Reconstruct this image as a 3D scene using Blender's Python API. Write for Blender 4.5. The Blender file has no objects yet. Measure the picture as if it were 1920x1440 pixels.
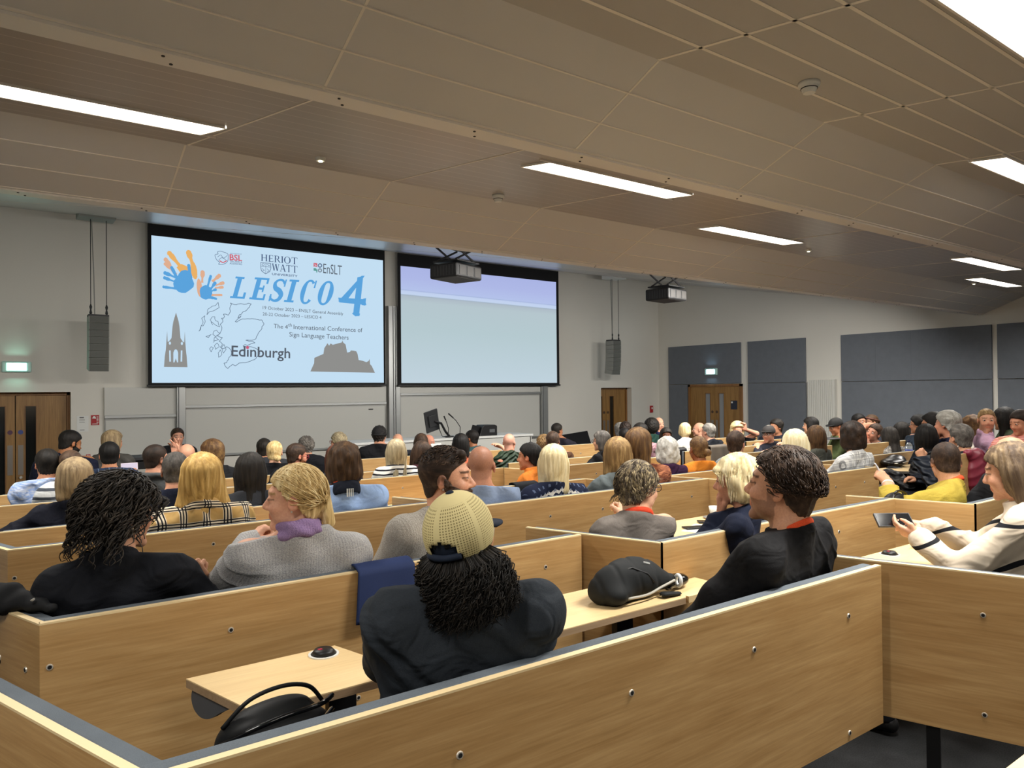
import bpy, math, random, re
import numpy as np
from mathutils import Matrix, Vector, Euler

# ------------------------------------------------------------------ camera
# z = 0 is the height of the camera; the floor of the back rows is 1.70 m below it.
FPX = 1367.5564
YAW, PITCH, ROLL = (math.radians(a) for a in (36.206, 0.5587, -0.5278))
def cam_matrix():
    fwd = np.array([math.sin(YAW)*math.cos(PITCH), math.cos(YAW)*math.cos(PITCH), math.sin(PITCH)])
    rt = np.array([math.cos(YAW), -math.sin(YAW), 0.0]); up = np.cross(rt, fwd)
    r2 = rt*math.cos(ROLL)+up*math.sin(ROLL); u2 = -rt*math.sin(ROLL)+up*math.cos(ROLL)
    return np.stack([r2, u2, -fwd], 1)
CM = cam_matrix()
COL = bpy.context.scene.collection
cd = bpy.data.cameras.new('camera'); cam = bpy.data.objects.new('camera', cd); COL.objects.link(cam)
cd.sensor_width = 36.0; cd.lens = FPX/1920*36.0; cd.clip_start = 0.05; cd.clip_end = 100
m4 = Matrix.Identity(4)
for i in range(3):
    for j in range(3): m4[i][j] = float(CM[i, j])
cam.matrix_world = m4
SC = bpy.context.scene; SC.camera = cam
SC.view_settings.view_transform = 'Standard'; SC.view_settings.look = 'None'
SC.view_settings.gamma = 1.0; SC.view_settings.use_curve_mapping = False
SC.view_settings.exposure = 0.0
SC.cycles.max_bounces = 8; SC.cycles.diffuse_bounces = 5; SC.cycles.glossy_bounces = 3
SC.cycles.caustics_reflective = False; SC.cycles.caustics_refractive = False
SC.cycles.sample_clamp_indirect = 4.0
wd = bpy.data.worlds.new('world'); SC.world = wd; wd.use_nodes = True
wd.node_tree.nodes['Background'].inputs[0].default_value = (0.8, 0.85, 1, 1)
wd.node_tree.nodes['Background'].inputs[1].default_value = 0.02

def ray(px, py):
    return CM @ np.array([(px-960)/FPX, -(py-720)/FPX, -1.0])
def atY(px, py, Y):
    r = ray(px, py); return r*Y/r[1]
def atX(px, py, X):
    r = ray(px, py); return r*X/r[0]
def atZ(px, py, Z):
    r = ray(px, py); return r*Z/r[2]

DW = 13.5        # front wall
WX = 14.78       # right wall
LX = -2.6        # left wall
BY = -3.2        # back wall
ZC = 1.592       # flat ceiling
ZL = 1.323       # lower lip of the folded ceiling
LAMP_W = 52.0

# ceiling luminaires: x0, x1, y0, y1
LIGHTS = [(-0.35, 1.15, 4.50, 4.70, 'strip'), (3.15, 4.65, 3.90, 4.10, 'strip'), (5.77, 7.20, 4.50, 4.70, 'strip'),
          (9.75, 11.35, 3.86, 4.06, 'strip'), (11.75, 13.25, 4.50, 4.70, 'strip'),
          (5.68, 7.1, 2.02, 2.22, 'tile'), (2.55, 4.35, 0.98, 1.36, 'tile'), (9.6, 11.0, 1.2, 1.4, 'tile'),
          (-1.6, -0.2, 1.1, 1.3, 'tile'), (0.4, 1.9, -1.6, -1.4, 'tile'), (5.6, 7.0, -1.6, -1.4, 'tile'),
          (10.6, 12.0, -1.6, -1.4, 'tile')]
def area(name, loc, sx, sy, power, col=(1.0, 0.965, 0.91), rot=(0, 0, 0), parent=None, spread=145):
    ld = bpy.data.lights.new(name, 'AREA'); ld.shape = 'RECTANGLE'; ld.size = sx; ld.size_y = sy
    ld.energy = power; ld.color = col; ld.spread = math.radians(spread)
    o = bpy.data.objects.new(name, ld); COL.objects.link(o); o.location = loc; o.rotation_euler = rot
    if parent: o.parent = parent
    return o
lamp_objs = []
for (x0, x1, y0, y1, k) in LIGHTS:
    lamp_objs.append(area('lamp_glow', ((x0+x1)/2, (y0+y1)/2, ZC-0.012), (x1-x0)-.01, (y1-y0)-.01, LAMP_W*(x1-x0)*(y1-y0)/0.3))

# luminaires of the front zone: they sit in the rising front ceiling, behind the front lip
FRONT = [(-1.2, 6.35, 115), (2.0, 6.35, 140), (5.2, 6.35, 200), (8.4, 6.35, 260), (11.2, 6.35, 130)]
front_lamps = [area('lamp_glow', (x+.75, y, 1.42+.19*(y-5.75)-.03), 1.45, .24, pw, rot=(math.radians(35), 0, 0), spread=170) for x, y, pw in FRONT]

# ------------------------------------------------------------------ materials
def lin(c):
    if isinstance(c, str):
        c = c.lstrip('#'); c = [int(c[i:i+2], 16) for i in (0, 2, 4)]
    out = []
    for v in c:
        v = v/255.0
        out.append(v/12.92 if v <= 0.04045 else ((v+0.055)/1.055)**2.4)
    return tuple(out)+(1.0,)
MATS = {}
class NT:
    def __init__(s, name, col, rough=.6, metal=0.0, spec=.5):
        m = bpy.data.materials.new(name); m.use_nodes = True
        s.m = m; s.n = m.node_tree.nodes; s.l = m.node_tree.links; s.b = s.n['Principled BSDF']
        s.b.inputs['Base Color'].default_value = lin(col); s.b.inputs['Roughness'].default_value = rough
        s.b.inputs['Metallic'].default_value = metal; s.b.inputs['Specular IOR Level'].default_value = spec
        m.diffuse_color = lin(col)
    def node(s, t, **kw):
        n = s.n.new(t)
        for k, v in kw.items():
            if k.startswith('i_'): n.inputs[k[2:].replace('_', ' ')].default_value = v
            else: setattr(n, k, v)
        return n
    def coords(s, scale, kind='Object', rot=(0, 0, 0)):
        tc = s.node('ShaderNodeTexCoord'); mp = s.node('ShaderNodeMapping')
        mp.inputs['Scale'].default_value = scale; mp.inputs['Rotation'].default_value = rot
        s.l.new(tc.outputs[kind], mp.inputs[0]); return mp.outputs[0]
    def noise(s, vec, scale=5, detail=3, rough=.5, dist=0):
        n = s.node('ShaderNodeTexNoise'); n.inputs['Scale'].default_value = scale
        n.inputs['Detail'].default_value = detail; n.inputs['Roughness'].default_value = rough
        n.inputs['Distortion'].default_value = dist
        s.l.new(vec, n.inputs['Vector']); return n.outputs['Fac']
    def ramp(s, fac, stops, interp='LINEAR'):
        r = s.node('ShaderNodeValToRGB'); r.color_ramp.interpolation = interp; e = r.color_ramp.elements
        while len(e) < len(stops): e.new(.5)
        for q, (p, c) in zip(e, stops): q.position = p; q.color = lin(c) if not isinstance(c, tuple) or len(c) != 4 else c
        s.l.new(fac, r.inputs[0]); return r.outputs[0]
    def mix(s, fac, a, b, mode='MIX'):
        n = s.node('ShaderNodeMix', data_type='RGBA', blend_type=mode)
        for sock, v in ((n.inputs[0], fac), (n.inputs[6], a), (n.inputs[7], b)):
            if hasattr(v, 'links'): s.l.new(v, sock)
            elif isinstance(v, (int, float)): sock.default_value = v
            else: sock.default_value = lin(v)
        return n.outputs[2]
    def math(s, op, a, b=0.0):
        n = s.node('ShaderNodeMath', operation=op)
        for sock, v in ((n.inputs[0], a), (n.inputs[1], b)):
            if hasattr(v, 'links'): s.l.new(v, sock)
            else: sock.default_value = v
        return n.outputs[0]
    def sep(s, vec):
        n = s.node('ShaderNodeSeparateXYZ'); s.l.new(vec, n.inputs[0]); return n.outputs
    def col(s, c): s.l.new(c, s.b.inputs['Base Color'])
    def bump(s, h, strength=.3, dist=.002):
        n = s.node('ShaderNodeBump'); n.inputs['Strength'].default_value = strength; n.inputs['Distance'].default_value = dist
        s.l.new(h, n.inputs['Height']); s.l.new(n.outputs[0], s.b.inputs['Normal'])
def mat(key, fn=None, *a, **k):
    if key in MATS: return MATS[key]
    MATS[key] = fn(key, *a, **k); return MATS[key]
def plain(name, col, rough=.6, metal=0.0, spec=.5):
    if name in MATS: return MATS[name]
    MATS[name] = NT(name, col, rough, metal, spec).m; return MATS[name]
def emis(name, col, strength=1.0):
    if name in MATS: return MATS[name]
    t = NT(name, '#000000', 1.0, 0, 0); t.b.inputs['Emission Color'].default_value = lin(col); t.b.inputs['Emission Strength'].default_value = strength
    MATS[name] = t.m; return t.m
def wood(name, dark, mid, light, rough=.5, axis='x', sc=1.0, coat=0.0):
    if name in MATS: return MATS[name]
    t = NT(name, mid, rough)
    s = {'x': (1.3*sc, 32*sc, 32*sc), 'z': (22*sc, 22*sc, 1.1*sc), 'y': (22*sc, 1.1*sc, 22*sc)}[axis]
    s2 = {'x': (.5*sc, 5*sc, 5*sc), 'z': (5*sc, 5*sc, .5*sc), 'y': (5*sc, .5*sc, 5*sc)}[axis]
    v = t.coords(s); v2 = t.coords(s2)
    n1 = t.noise(v, 3, 6, .65, .3); n2 = t.noise(v2, 2.2, 3, .55, 1.2)
    c1 = t.ramp(n1, [(.30, dark), (.52, mid), (.75, light)])
    c2 = t.ramp(n2, [(.35, dark), (.6, light)])
    t.col(t.mix(.35, c1, c2)); t.bump(n1, .08, .001)
    MATS[name] = t.m; return t.m
M_OAK = wood('oak_veneer', '#a17c4c', '#b7905c', '#c8a673', .42)
M_OAKEND = plain('oak_edge', '#e3cb9c', .45)
M_TOP = wood('maple_laminate', '#dabb88', '#e4c794', '#edd3a2', .35, sc=.8)
M_TOPEDGE = wood('table_edge_wood', '#93795a', '#a3886a', '#b09678', .5, sc=1.5)
M_DOOR = wood('door_oak', '#77552a', '#8f6a38', '#a98149', .45, 'z', .8)
M_FRAMEW = wood('door_frame_oak', '#6d4a26', '#845c31', '#94693b', .5, 'z', .8)
def fabric(name, col, rough=.9, sc=500, amt=.12, wr=0):
    if name in MATS: return MATS[name]
    t = NT(name, col, rough, 0, .2); v = t.coords((1, 1, 1)); n = t.noise(v, sc, 2)
    n2 = t.noise(v, 9, 3)
    c = lin(col); d = tuple(x*(1-amt*1.8) for x in c[:3])+(1,); l = tuple(min(1, x*(1+amt*1.8)) for x in c[:3])+(1,)
    t.col(t.ramp(t.math('ADD', t.math('MULTIPLY', n, .6), t.math('MULTIPLY', n2, .4)), [(.3, d), (.7, l)]))
    if wr:
        w1 = t.noise(t.coords((1, 1, 1.4)), wr, 2, .45, 1.1); t.bump(t.math('ADD', t.math('MULTIPLY', n, .03), w1), .7, .028)
    else: t.bump(n, .25, .001)
    MATS[name] = t.m; return t.m
M_PAD = fabric('grey_upholstery', '#5d646b', .85)
M_CARPET = fabric('charcoal_carpet', '#232425', .95, 160, .3)
M_PANELF = fabric('acoustic_fabric', '#6d7279', .95, 300, .06)
def wallmat(name, col):
    t = NT(name, col, .75, 0, .3); v = t.coords((1, 1, 1)); t.bump(t.noise(v, 60, 3), .05, .002)
    n = t.noise(v, .8, 2); c = lin(col)
    t.col(t.ramp(n, [(.3, tuple(x*.96 for x in c[:3])+(1,)), (.7, c)])); return t.m
M_WALL = mat('painted_wall', wallmat, '#dedbd2')
def ceilmat(name, col, rough):
    t = NT(name, col, rough, 0, .5); v = t.coords((1, 1, 1)); t.bump(t.noise(v, 220, 2), .05, .001); return t.m
M_CPANEL = mat('ceiling_panel_paint', ceilmat, '#cfccca', .5)
M_CTILE = mat('ceiling_tile', ceilmat, '#b4b1ae', .6)
M_CLINE = plain('ceiling_grid_line', '#ece5da', .5)
M_CTRIM = plain('ceiling_trim_paint', '#e6e1da', .45)
def plankmat(name):
    t = NT(name, '#b3aaa2', .3, .35, .6); v = t.coords((1, 1, 1)); o = t.sep(v)
    f = t.math('FRACT', t.math('MULTIPLY', o[1], 1/0.10))
    g = t.math('LESS_THAN', f, .05)
    t.col(t.mix(g, '#b4aeaa', '#d2ccc6')); t.bump(t.math('MULTIPLY', g, -1.0), .4, .004); return t.m
M_PLANK = mat('ceiling_plank_metal', plankmat)
M_BLACK = plain('matt_black', '#0e0e10', .6)
M_BLACKM = plain('black_metal', '#121214', .45, .2)
M_DGREY = plain('dark_grey_plastic', '#2b2c2e', .55)
M_ALU = plain('satin_aluminium', '#a9abaa', .35, .7)
M_CHROME = plain('screw_chrome', '#d9d6cd', .38, .9)
M_WHITE = plain('white_plastic', '#dfe0dc', .45)
M_BOARD = plain('whiteboard_enamel', '#c9c9c3', .3)
M_GLASS = plain('dark_glass', '#1b1d1c', .12, 0, .7)
M_SPK = plain('speaker_grey', '#8b8c86', .6)
M_SPKD = plain('speaker_grille_grey', '#5f615c', .7)
M_RAD = plain('radiator_enamel', '#d4d3cb', .45)
M_STEELP = plain('push_plate_steel', '#8f8880', .35, .6)
M_RED = plain('sign_red', '#a8121c', .5)
M_ORANGE = fabric('orange_lanyard', '#e8573a', .7)

# ------------------------------------------------------------------ mesh helpers
def link(o): COL.objects.link(o); return o
def mesh_obj(name, verts, faces, material, parent=None, smooth=False, mats=None, fmi=None):
    me = bpy.data.meshes.new(name); me.from_pydata([tuple(map(float, v)) for v in verts], [], faces)
    for mm in (mats or [material]): me.materials.append(mm)
    if fmi: me.polygons.foreach_set('material_index', fmi)
    if smooth: me.polygons.foreach_set('use_smooth', [True]*len(me.polygons))
    me.update(); o = bpy.data.objects.new(name, me); link(o)
    if parent is not None: o.parent = parent
    return o
class MB:
    def __init__(s): s.v = []; s.f = []; s.mi = []
    def add(s, vs, fs, mi=0):
        b = len(s.v); s.v += [tuple(v) for v in vs]; s.f += [tuple(i+b for i in f) for f in fs]; s.mi += [mi]*len(fs)
    def box(s, x0, x1, y0, y1, z0, z1, mi=0, M=None):
        vs = [(x, y, z) for z in (z0, z1) for y in (y0, y1) for x in (x0, x1)]
        if M is not None: vs = [tuple(M @ Vector(v)) for v in vs]
        s.add(vs, [(0, 2, 3, 1), (4, 5, 7, 6), (0, 1, 5, 4), (2, 6, 7, 3), (0, 4, 6, 2), (1, 3, 7, 5)], mi); return s
    def prism(s, poly, z0, z1, mi=0, M=None):
        n = len(poly); vs = [(x, y, z0) for x, y in poly]+[(x, y, z1) for x, y in poly]
        if M is not None: vs = [tuple(M @ Vector(v)) for v in vs]
        s.add(vs, [tuple(range(n-1, -1, -1)), tuple(range(n, 2*n))]+[(i, (i+1) % n, (i+1) % n+n, i+n) for i in range(n)], mi); return s
    def tube(s, pts, r, seg=8, mi=0, cap=True):
        pts = [Vector(p) for p in pts]; n = len(pts); rs = r if hasattr(r, '__len__') else [r]*n
        up = Vector((0, 0, 1)); vs = []; prev = None
        for i, p in enumerate(pts):
            t = (pts[min(i+1, n-1)]-pts[max(i-1, 0)]).normalized()
            if prev is None:
                a = t.cross(up)
                if a.length < .1: a = t.cross(Vector((1, 0, 0)))
            else: a = prev-t*prev.dot(t)
            if a.length < 1e-6: a = t.orthogonal()
            a.normalize(); prev = a; b = t.cross(a)
            for k in range(seg):
                w = 2*math.pi*k/seg; vs.append(p+a*(math.cos(w)*rs[i])+b*(math.sin(w)*rs[i]))
        fs = [(i*seg+k, i*seg+(k+1) % seg, (i+1)*seg+(k+1) % seg, (i+1)*seg+k) for i in range(n-1) for k in range(seg)]
        if cap: fs += [tuple(range(seg-1, -1, -1)), tuple((n-1)*seg+k for k in range(seg))]
        s.add(vs, fs, mi); return s
    def cyl(s, c, r, z0, z1, seg=24, mi=0, r2=None, M=None):
        r2 = r if r2 is None else r2
        vs = [(c[0]+math.cos(2*math.pi*k/seg)*r, c[1]+math.sin(2*math.pi*k/seg)*r, z0) for k in range(seg)]
        vs += [(c[0]+math.cos(2*math.pi*k/seg)*r2, c[1]+math.sin(2*math.pi*k/seg)*r2, z1) for k in range(seg)]
        if M is not None: vs = [tuple(M @ Vector(v)) for v in vs]
        s.add(vs, [tuple(range(seg-1, -1, -1)), tuple(range(seg, 2*seg))]+[(k, (k+1) % seg, (k+1) % seg+seg, k+seg) for k in range(seg)], mi); return s
    def build(s, name, material, parent=None, smooth=False, bevel=0, loc=None, rot=None, mats=None):
        o = mesh_obj(name, s.v, s.f, material, parent, smooth, mats, s.mi if mats else None)
        if bevel:
            b = o.modifiers.new('bevel', 'BEVEL'); b.width = bevel; b.segments = 2; b.limit_method = 'ANGLE'
        if loc is not None: o.location = loc
        if rot is not None: o.rotation_euler = rot
        return o
def tag(o, label, cat, group=None, kind=None):
    o['label'] = label; o['category'] = cat
    if group: o['group'] = group
    if kind: o['kind'] = kind
    return o
def thing(name, label, cat, loc=(0, 0, 0), rz=0.0, group=None):
    o = bpy.data.objects.new(name, None); link(o); o.empty_display_size = .1
    o.location = loc; o.rotation_euler = (0, 0, rz); return tag(o, label, cat, group)
def struct(o): o['kind'] = 'structure'; return o
# ------------------------------------------------------------------ room shell
def bigbox(name, x0, x1, y0, y1, z0, z1, m): return struct(MB().box(x0, x1, y0, y1, z0, z1).build(name, m))
FLOORS = [(-1.70, BY), (-1.78, 4.95), (-1.81, 6.35), (-1.84, 7.35), (-1.88, 8.6), (-2.10, 10.3)]
def bay_shift(X): return 0.0 if X < 2.6 else (-.30 if X < 5.0 else (-.62 if X < 7.5 else -.95))
def floor_z(X, Y):
    z = FLOORS[0][0]
    for zz, ys in FLOORS:
        if Y >= ys+(bay_shift(X) if zz > -2.05 else 0): z = zz
    return z
fb = MB()
for (xa, xb) in ((LX, 2.6), (2.6, 5.0), (5.0, 7.5), (7.5, WX)):
    sh = bay_shift((xa+xb)/2)
    for i, (zz, ys) in enumerate(FLOORS):
        y0 = BY if i == 0 else ys+(sh if zz > -2.05 else 0)
        y1 = (FLOORS[i+1][1]+(sh if FLOORS[i+1][0] > -2.05 else 0)) if i+1 < len(FLOORS) else DW
        fb.box(xa, xb, y0, y1, -2.4, zz)
struct(fb.build('floor', M_CARPET))

# front wall with two door recesses
WT = .35
dL = (-0.42, 1.19); dLz = .052      # left double door recess (x range, top z)
dR = (12.66, 13.74); dRz = .062
def wall_with_openings(name, x0, x1, z0, z1, ops):
    b = MB(); xs = x0
    for (a, c, zt) in ops:
        b.box(xs, a, DW, DW+WT, z0, z1); b.box(a, c, DW, DW+WT, zt, z1); xs = c
    b.box(xs, x1, DW, DW+WT, z0, z1); return struct(b.build(name, M_WALL))
wall_with_openings('wall_front', LX, WX+.3, -2.1, 3.4, [(dL[0], dL[1], dLz), (dR[0], dR[1], dRz)])
bigbox('wall_right', WX, WX+.3, BY, DW, -2.4, 3.4, M_WALL)
bigbox('wall_left', LX-.3, LX, BY, DW+WT, -2.4, 3.4, M_WALL)
bigbox('wall_back', LX-.3, WX+.3, BY-.3, BY, -2.4, 3.4, M_WALL)

# folded ceiling, section along Y: flat tile field, sloping panels, lip, plank recess, sloping panels, lip, plank field
Y1a, Y1b, Y1c = 2.40, 3.03, 3.15
Y2a, Y2b, Y2c = 4.96, 5.63, 5.75
XA, XB = LX, WX
def quad(b, p, mi=0): b.add(p, [(0, 1, 2, 3)], mi)
def slab(name, ya, za, yb, zb, m, t=.05):
    b = MB(); b.add([(x, y, z) for x in (XA, XB) for (y, z) in ((ya, za), (yb, zb), (yb, zb+t), (ya, za+t))],
                    [(0, 1, 2, 3), (7, 6, 5, 4), (0, 4, 5, 1), (1, 5, 6, 2), (2, 6, 7, 3), (3, 7, 4, 0)])
    return struct(b.build(name, m))
slab('ceiling_tile_field', BY, ZC, Y1a, ZC, M_CTILE)
slab('ceiling_slope_rear', Y1a, ZC, Y1b, ZL, M_CPANEL)
slab('ceiling_recess', Y1c, ZC, Y2a, ZC, M_PLANK)
slab('ceiling_slope_front', Y2a, ZC, Y2b, ZL, M_CPANEL)
ZF0, ZF1 = 1.42, 2.882
slab('ceiling_front', Y2c, ZF0, DW, ZF1, M_PLANK)
for nm, ya, yb, zt in (('ceiling_lip_rear', Y1b, Y1c, ZC), ('ceiling_lip_front', Y2b, Y2c, ZF0)):
    struct(MB().box(XA, XB, ya, yb, ZL-.012, ZL+.02).box(XA, XB, yb-.03, yb, ZL, zt+.02).build(nm, M_CTRIM))
# screw pairs along the lips
b = MB()
for Yl, off in ((Y1b, .0), (Y2b, .35)):
    x = XA+.3+off
    while x < XB:
        for dx, dy in ((0, .03), (.04, .09)):
            b.cyl((x+dx, Yl+dy), .007, ZL-.015, ZL-.011, 8)
        x += .72
struct(b.build('trim_1', M_BLACK))
# joint lines
b = MB(); w = .007; e = .003
def seam(p, q, ww=w):
    p, q = Vector(p), Vector(q); d = (q-p).normalized(); n = Vector((0, 0, 1)); s_ = d.cross(n).normalized()*ww; dn = Vector((0, 0, -e))
    b.add([p-s_+dn, q-s_+dn, q+s_+dn, p+s_+dn, p-s_+dn*-3, q-s_+dn*-3, q+s_+dn*-3, p+s_+dn*-3],
          [(0, 1, 2, 3), (7, 6, 5, 4), (0, 4, 5, 1), (2, 6, 7, 3), (1, 5, 6, 2), (0, 3, 7, 4)])
def seams_slope(ya, yb, x_first, wide):
    for k, t in enumerate((1/3, 2/3)):
        y = ya+(yb-ya)*t; z = ZC+(ZL-ZC)*t; seam((XA, y, z), (XB, y, z), wide)
    x = x_first
    while x > XA: x -= 1.44
    x += 1.44
    while x < XB: seam((x, ya+.005, ZC-.002), (x, yb, ZL), .006); x += 1.44
seams_slope(Y1a, Y1b, 1.216, .006); seams_slope(Y2a, Y2b, 1.07, .0045)
seam((XA, Y1b-.01, ZL+.004), (XB, Y1b-.01, ZL+.004), .008)
seam((XA, Y2b-.01, ZL+.004), (XB, Y2b-.01, ZL+.004), .006)
SK = -.335
def skewed(ya, yb, xref, yref, z0, z1, step=1.44, ww=.006):
    x = xref+(ya-yref)*SK
    while x > XA: x -= step
    while x < XB+1.5:
        x0, y0, x1, y1 = x, ya, x+(yb-ya)*SK, yb
        if x1 > XA+.05 and x0 < XB-.05: seam((x0, y0, z0), (x1, y1, z1), ww)
        x += step
skewed(Y1c, Y2a, 1.084, Y2a, ZC, ZC)
skewed(BY+.1, Y1a, 2.65, Y1a, ZC, ZC, 1.44, .009)
skewed(Y2c, DW, 2.3, DW, ZF0, ZF1, 2.88, .006)
y = Y1a-.2
while y > BY: seam((XA, y, ZC), (XB, y, ZC), .009); y -= .2
struct(b.build('ceiling_joint_lines', M_CLINE))

M_LAMP = emis('lamp_diffuser', '#fff6e6', 7.0)
names = {'strip': ['leftmost long strip light in the front recess, cut by the left edge', 'long strip light in the recess above the second screen', 'shorter strip light in the recess past the projectors', 'upper of the two small far strip lights at right', 'lower of the two small far strip lights at right'],
         'tile': ['strip light at the right edge of the flat tiled ceiling', 'brightest large light in the top right ceiling corner', 'far right strip light in the tiled ceiling', 'strip light in the tiled ceiling over the left rows', 'strip light in the tiled ceiling behind the left rows', 'strip light in the tiled ceiling behind the middle rows', 'strip light in the tiled ceiling behind the right rows']}
cnt = {'strip': 0, 'tile': 0}
for (x0, x1, y0, y1, k), lo in zip(LIGHTS, lamp_objs):
    cx, cy = (x0+x1)/2, (y0+y1)/2
    t = thing('ceiling_light', names[k][cnt[k]], 'ceiling light', (cx, cy, ZC), 0, 'recessed strip lights in the ceiling'); cnt[k] += 1
    hx, hy = (x1-x0)/2, (y1-y0)/2; sk = .5*hy
    MB().prism([(-hx+sk, -hy), (hx+sk, -hy), (hx-sk, hy), (-hx-sk, hy)], -.008, .0).build('diffuser', M_LAMP, t)
    f = MB()
    for q in (-1, 1):
        f.box(-hx-.04, hx+.04, q*hy-.006, q*hy+.006, -.012, .004)
        f.prism([(q*hx+sk-.006, -hy), (q*hx+sk+.006, -hy), (q*hx-sk+.006, hy), (q*hx-sk-.006, hy)], -.012, .004)
    f.build('frame', M_CTRIM, t)
    lo.parent = t; lo.location = (0, 0, -.014)

for i, ((x, y, pw), lo) in enumerate(zip(FRONT, front_lamps)):
    zc = ZF0+(ZF1-ZF0)*(y-Y2c)/(DW-Y2c)
    t = thing('ceiling_light', ['leftmost', 'second from left', 'middle', 'second from right', 'rightmost'][i]+' strip light of the front ceiling, behind the front lip', 'ceiling light', (x+.75, y, zc), 0, 'strip lights behind the front lip')
    MB().box(-.75, .75, -.13, .13, -.012, .0).build('diffuser', M_LAMP, t); MB().box(-.77, .77, -.15, -.13, -.02, .0).box(-.77, .77, .13, .15, -.02, .0).build('frame', M_CTRIM, t)
    lo.parent = t; lo.location = (0, 0, -.03)

# ------------------------------------------------------------------ doors
def door_leaf(parent, x0, x1, z0, z1, y, glass_side, name='door_leaf', plate=True, dot='#3a4a8a', knob=False, mgl=None):
    w_ = x1-x0
    gx0, gx1 = (x0+.13, x0+.13+.16*w_/.8) if glass_side < 0 else (x1-.13-.16*w_/.8, x1-.13)
    gz0, gz1 = z0+.55, z1-.17
    b = MB()
    b.box(x0+.003, gx0, y, y+.045, z0, z1).box(gx1, x1-.003, y, y+.045, z0, z1)
    b.box(gx0, gx1, y, y+.045, z0, gz0).box(gx0, gx1, y, y+.045, gz1, z1)
    lf = b.build(name, M_DOOR, parent)
    MB().box(gx0, gx1, y+.018, y+.027, gz0, gz1).build('glass_panel', mgl or M_GLASS, lf)
    bd = MB()
    for (a, c, d, f_) in ((gx0-.012, gx0, gz0-.012, gz1+.012), (gx1, gx1+.012, gz0-.012, gz1+.012), (gx0, gx1, gz0-.012, gz0), (gx0, gx1, gz1, gz1+.012)):
        bd.box(a, c, y-.008, y+.002, d, f_)
    bd.build('glazing_bead', M_FRAMEW, lf)
    px = x0+.02 if glass_side < 0 else x1-.1
    px = (x0+.065) if glass_side < 0 else (x1-.065)
    if plate:
        MB().box(px-.035, px+.035, y-.006, y, z0+.86, z0+1.32).build('push_plate', M_STEELP, lf)
    c = MB(); R = Matrix.Translation((px, y, z0+1.52)) @ Matrix.Rotation(math.pi/2, 4, 'X')
    c.cyl((0, 0), .035, 0, .004, 20, 0, None, R); c.build('door_disc_sign', plain('disc_'+dot, dot, .5), lf)
    if knob:
        c = MB(); R = Matrix.Translation((px, y, z0+.82)) @ Matrix.Rotation(math.pi/2, 4, 'X')
        c.cyl((0, 0), .028, 0, .05, 16, 0, .02, R); c.build('door_knob', M_CHROME, lf)
    return lf
def door_set(name, x0, x1, zt, zb, xs, kw):
    t = bpy.data.objects.new(name, None); link(t); struct(t); t.location = (0, DW, 0)
    yd = .16
    MB().box(x0, x0+.04, yd, yd+.1, zb, zt).box(x1-.045, x1, yd, yd+.1, zb, zt).box(x0, x1, yd, yd+.1, zt-.05, zt).build('door_frame', M_FRAMEW, t)
    for (a, c, side, k2) in xs: door_leaf(t, a, c, zb+.01, zt-.05, yd+.03, side, **k2)
    return t
door_set('door_1', dL[0], dL[1], dLz, -2.1, [(-.38, .462, 1, dict(dot='#54304a')), (.468, 1.145, -1, dict(dot='#3a4a8a', knob=True))], {})
door_set('door_2', dR[0]+.0, dR[1], dRz, -2.1, [(12.70, 13.0, 1, dict(dot='#4a3528')), (13.005, 13.69, -1, dict(dot='#4a3528'))], {})
for nm, (a, c) in (('wall_recess_left', dL), ('wall_recess_right', dR)):
    struct(MB().box(a, c, DW+WT-.02, DW+WT+.02, -2.1, .1).build(nm, M_BLACK))
# right wall double door: faces -X.  local x runs along -Y
t = bpy.data.objects.new('door_3', None); link(t); struct(t); t.location = (WX-.0, 12.45, 0); t.rotation_euler = (0, 0, -math.pi/2)
zt = .125; WD = 1.62
MB().box(0, .06, -.06, .05, -2.1, zt).box(WD-.06, WD, -.06, .05, -2.1, zt).box(0, WD, -.06, .05, zt-.06, zt).build('door_frame', M_FRAMEW, t)
M_GLL = plain('lit_glass', '#8d9195', .25, 0, .6)
door_leaf(t, .06, WD/2-.002, -2.08, zt-.06, -.035, 1, dot='#4a3528', mgl=M_GLL)
door_leaf(t, WD/2+.002, WD-.06, -2.08, zt-.06, -.035, -1, dot='#4a3528', mgl=M_GLL)
nt = MB().box(1.30, 1.48, -.045, -.036, -.49, -.28).build('notice_plate', plain('navy_sign', '#1f2738', .4), t)
MB().box(1.31, 1.36, -.048, -.0455, -.34, -.30).build('notice_text', M_WHITE, nt)

# ------------------------------------------------------------------ acoustic panels and radiator on the right wall
def ypx(px): return float(atX(px, 720, WX)[1])
ZT, ZS = 1.12, .135
def wall_panel(y0, y1, seams, label, lower_from=None):
    t = thing('acoustic_panel', label, 'wall panel', (WX-.004, y0, 0), 0, 'grey acoustic panels on the right wall')
    L = y1-y0
    MB().box(-.05, 0, 0, L, ZS+.006, ZT).build('upper_board', M_PANELF, t, bevel=.004)
    lo = 0 if lower_from is None else lower_from-y0
    MB().box(-.05, 0, lo, L, -2.05, ZS-.006).build('lower_board', M_PANELF, t, bevel=.004)
    b = MB()
    for (yy, za, zb) in seams: b.box(-.053, -.0495, yy-y0-.004, yy-y0+.004, za, zb)
    if seams: b.build('panel_seam', plain('panel_seam_grey', '#6c7178', .9), t)
wall_panel(10.86, 13.11, [], 'grey acoustic panel around the far double door under the blue exit light', 12.48)
wall_panel(9.16, 10.65, [(9.9, ZS, ZT)], 'narrow grey acoustic panel between the far door and the white radiator')
wall_panel(5.49, 8.33, [(7.6, ZS, ZT), (6.9, ZS, ZT), (6.2, ZS, ZT), (6.75, -2.0, ZS)], 'widest grey acoustic panel on the right wall, beyond the radiator')
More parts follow.
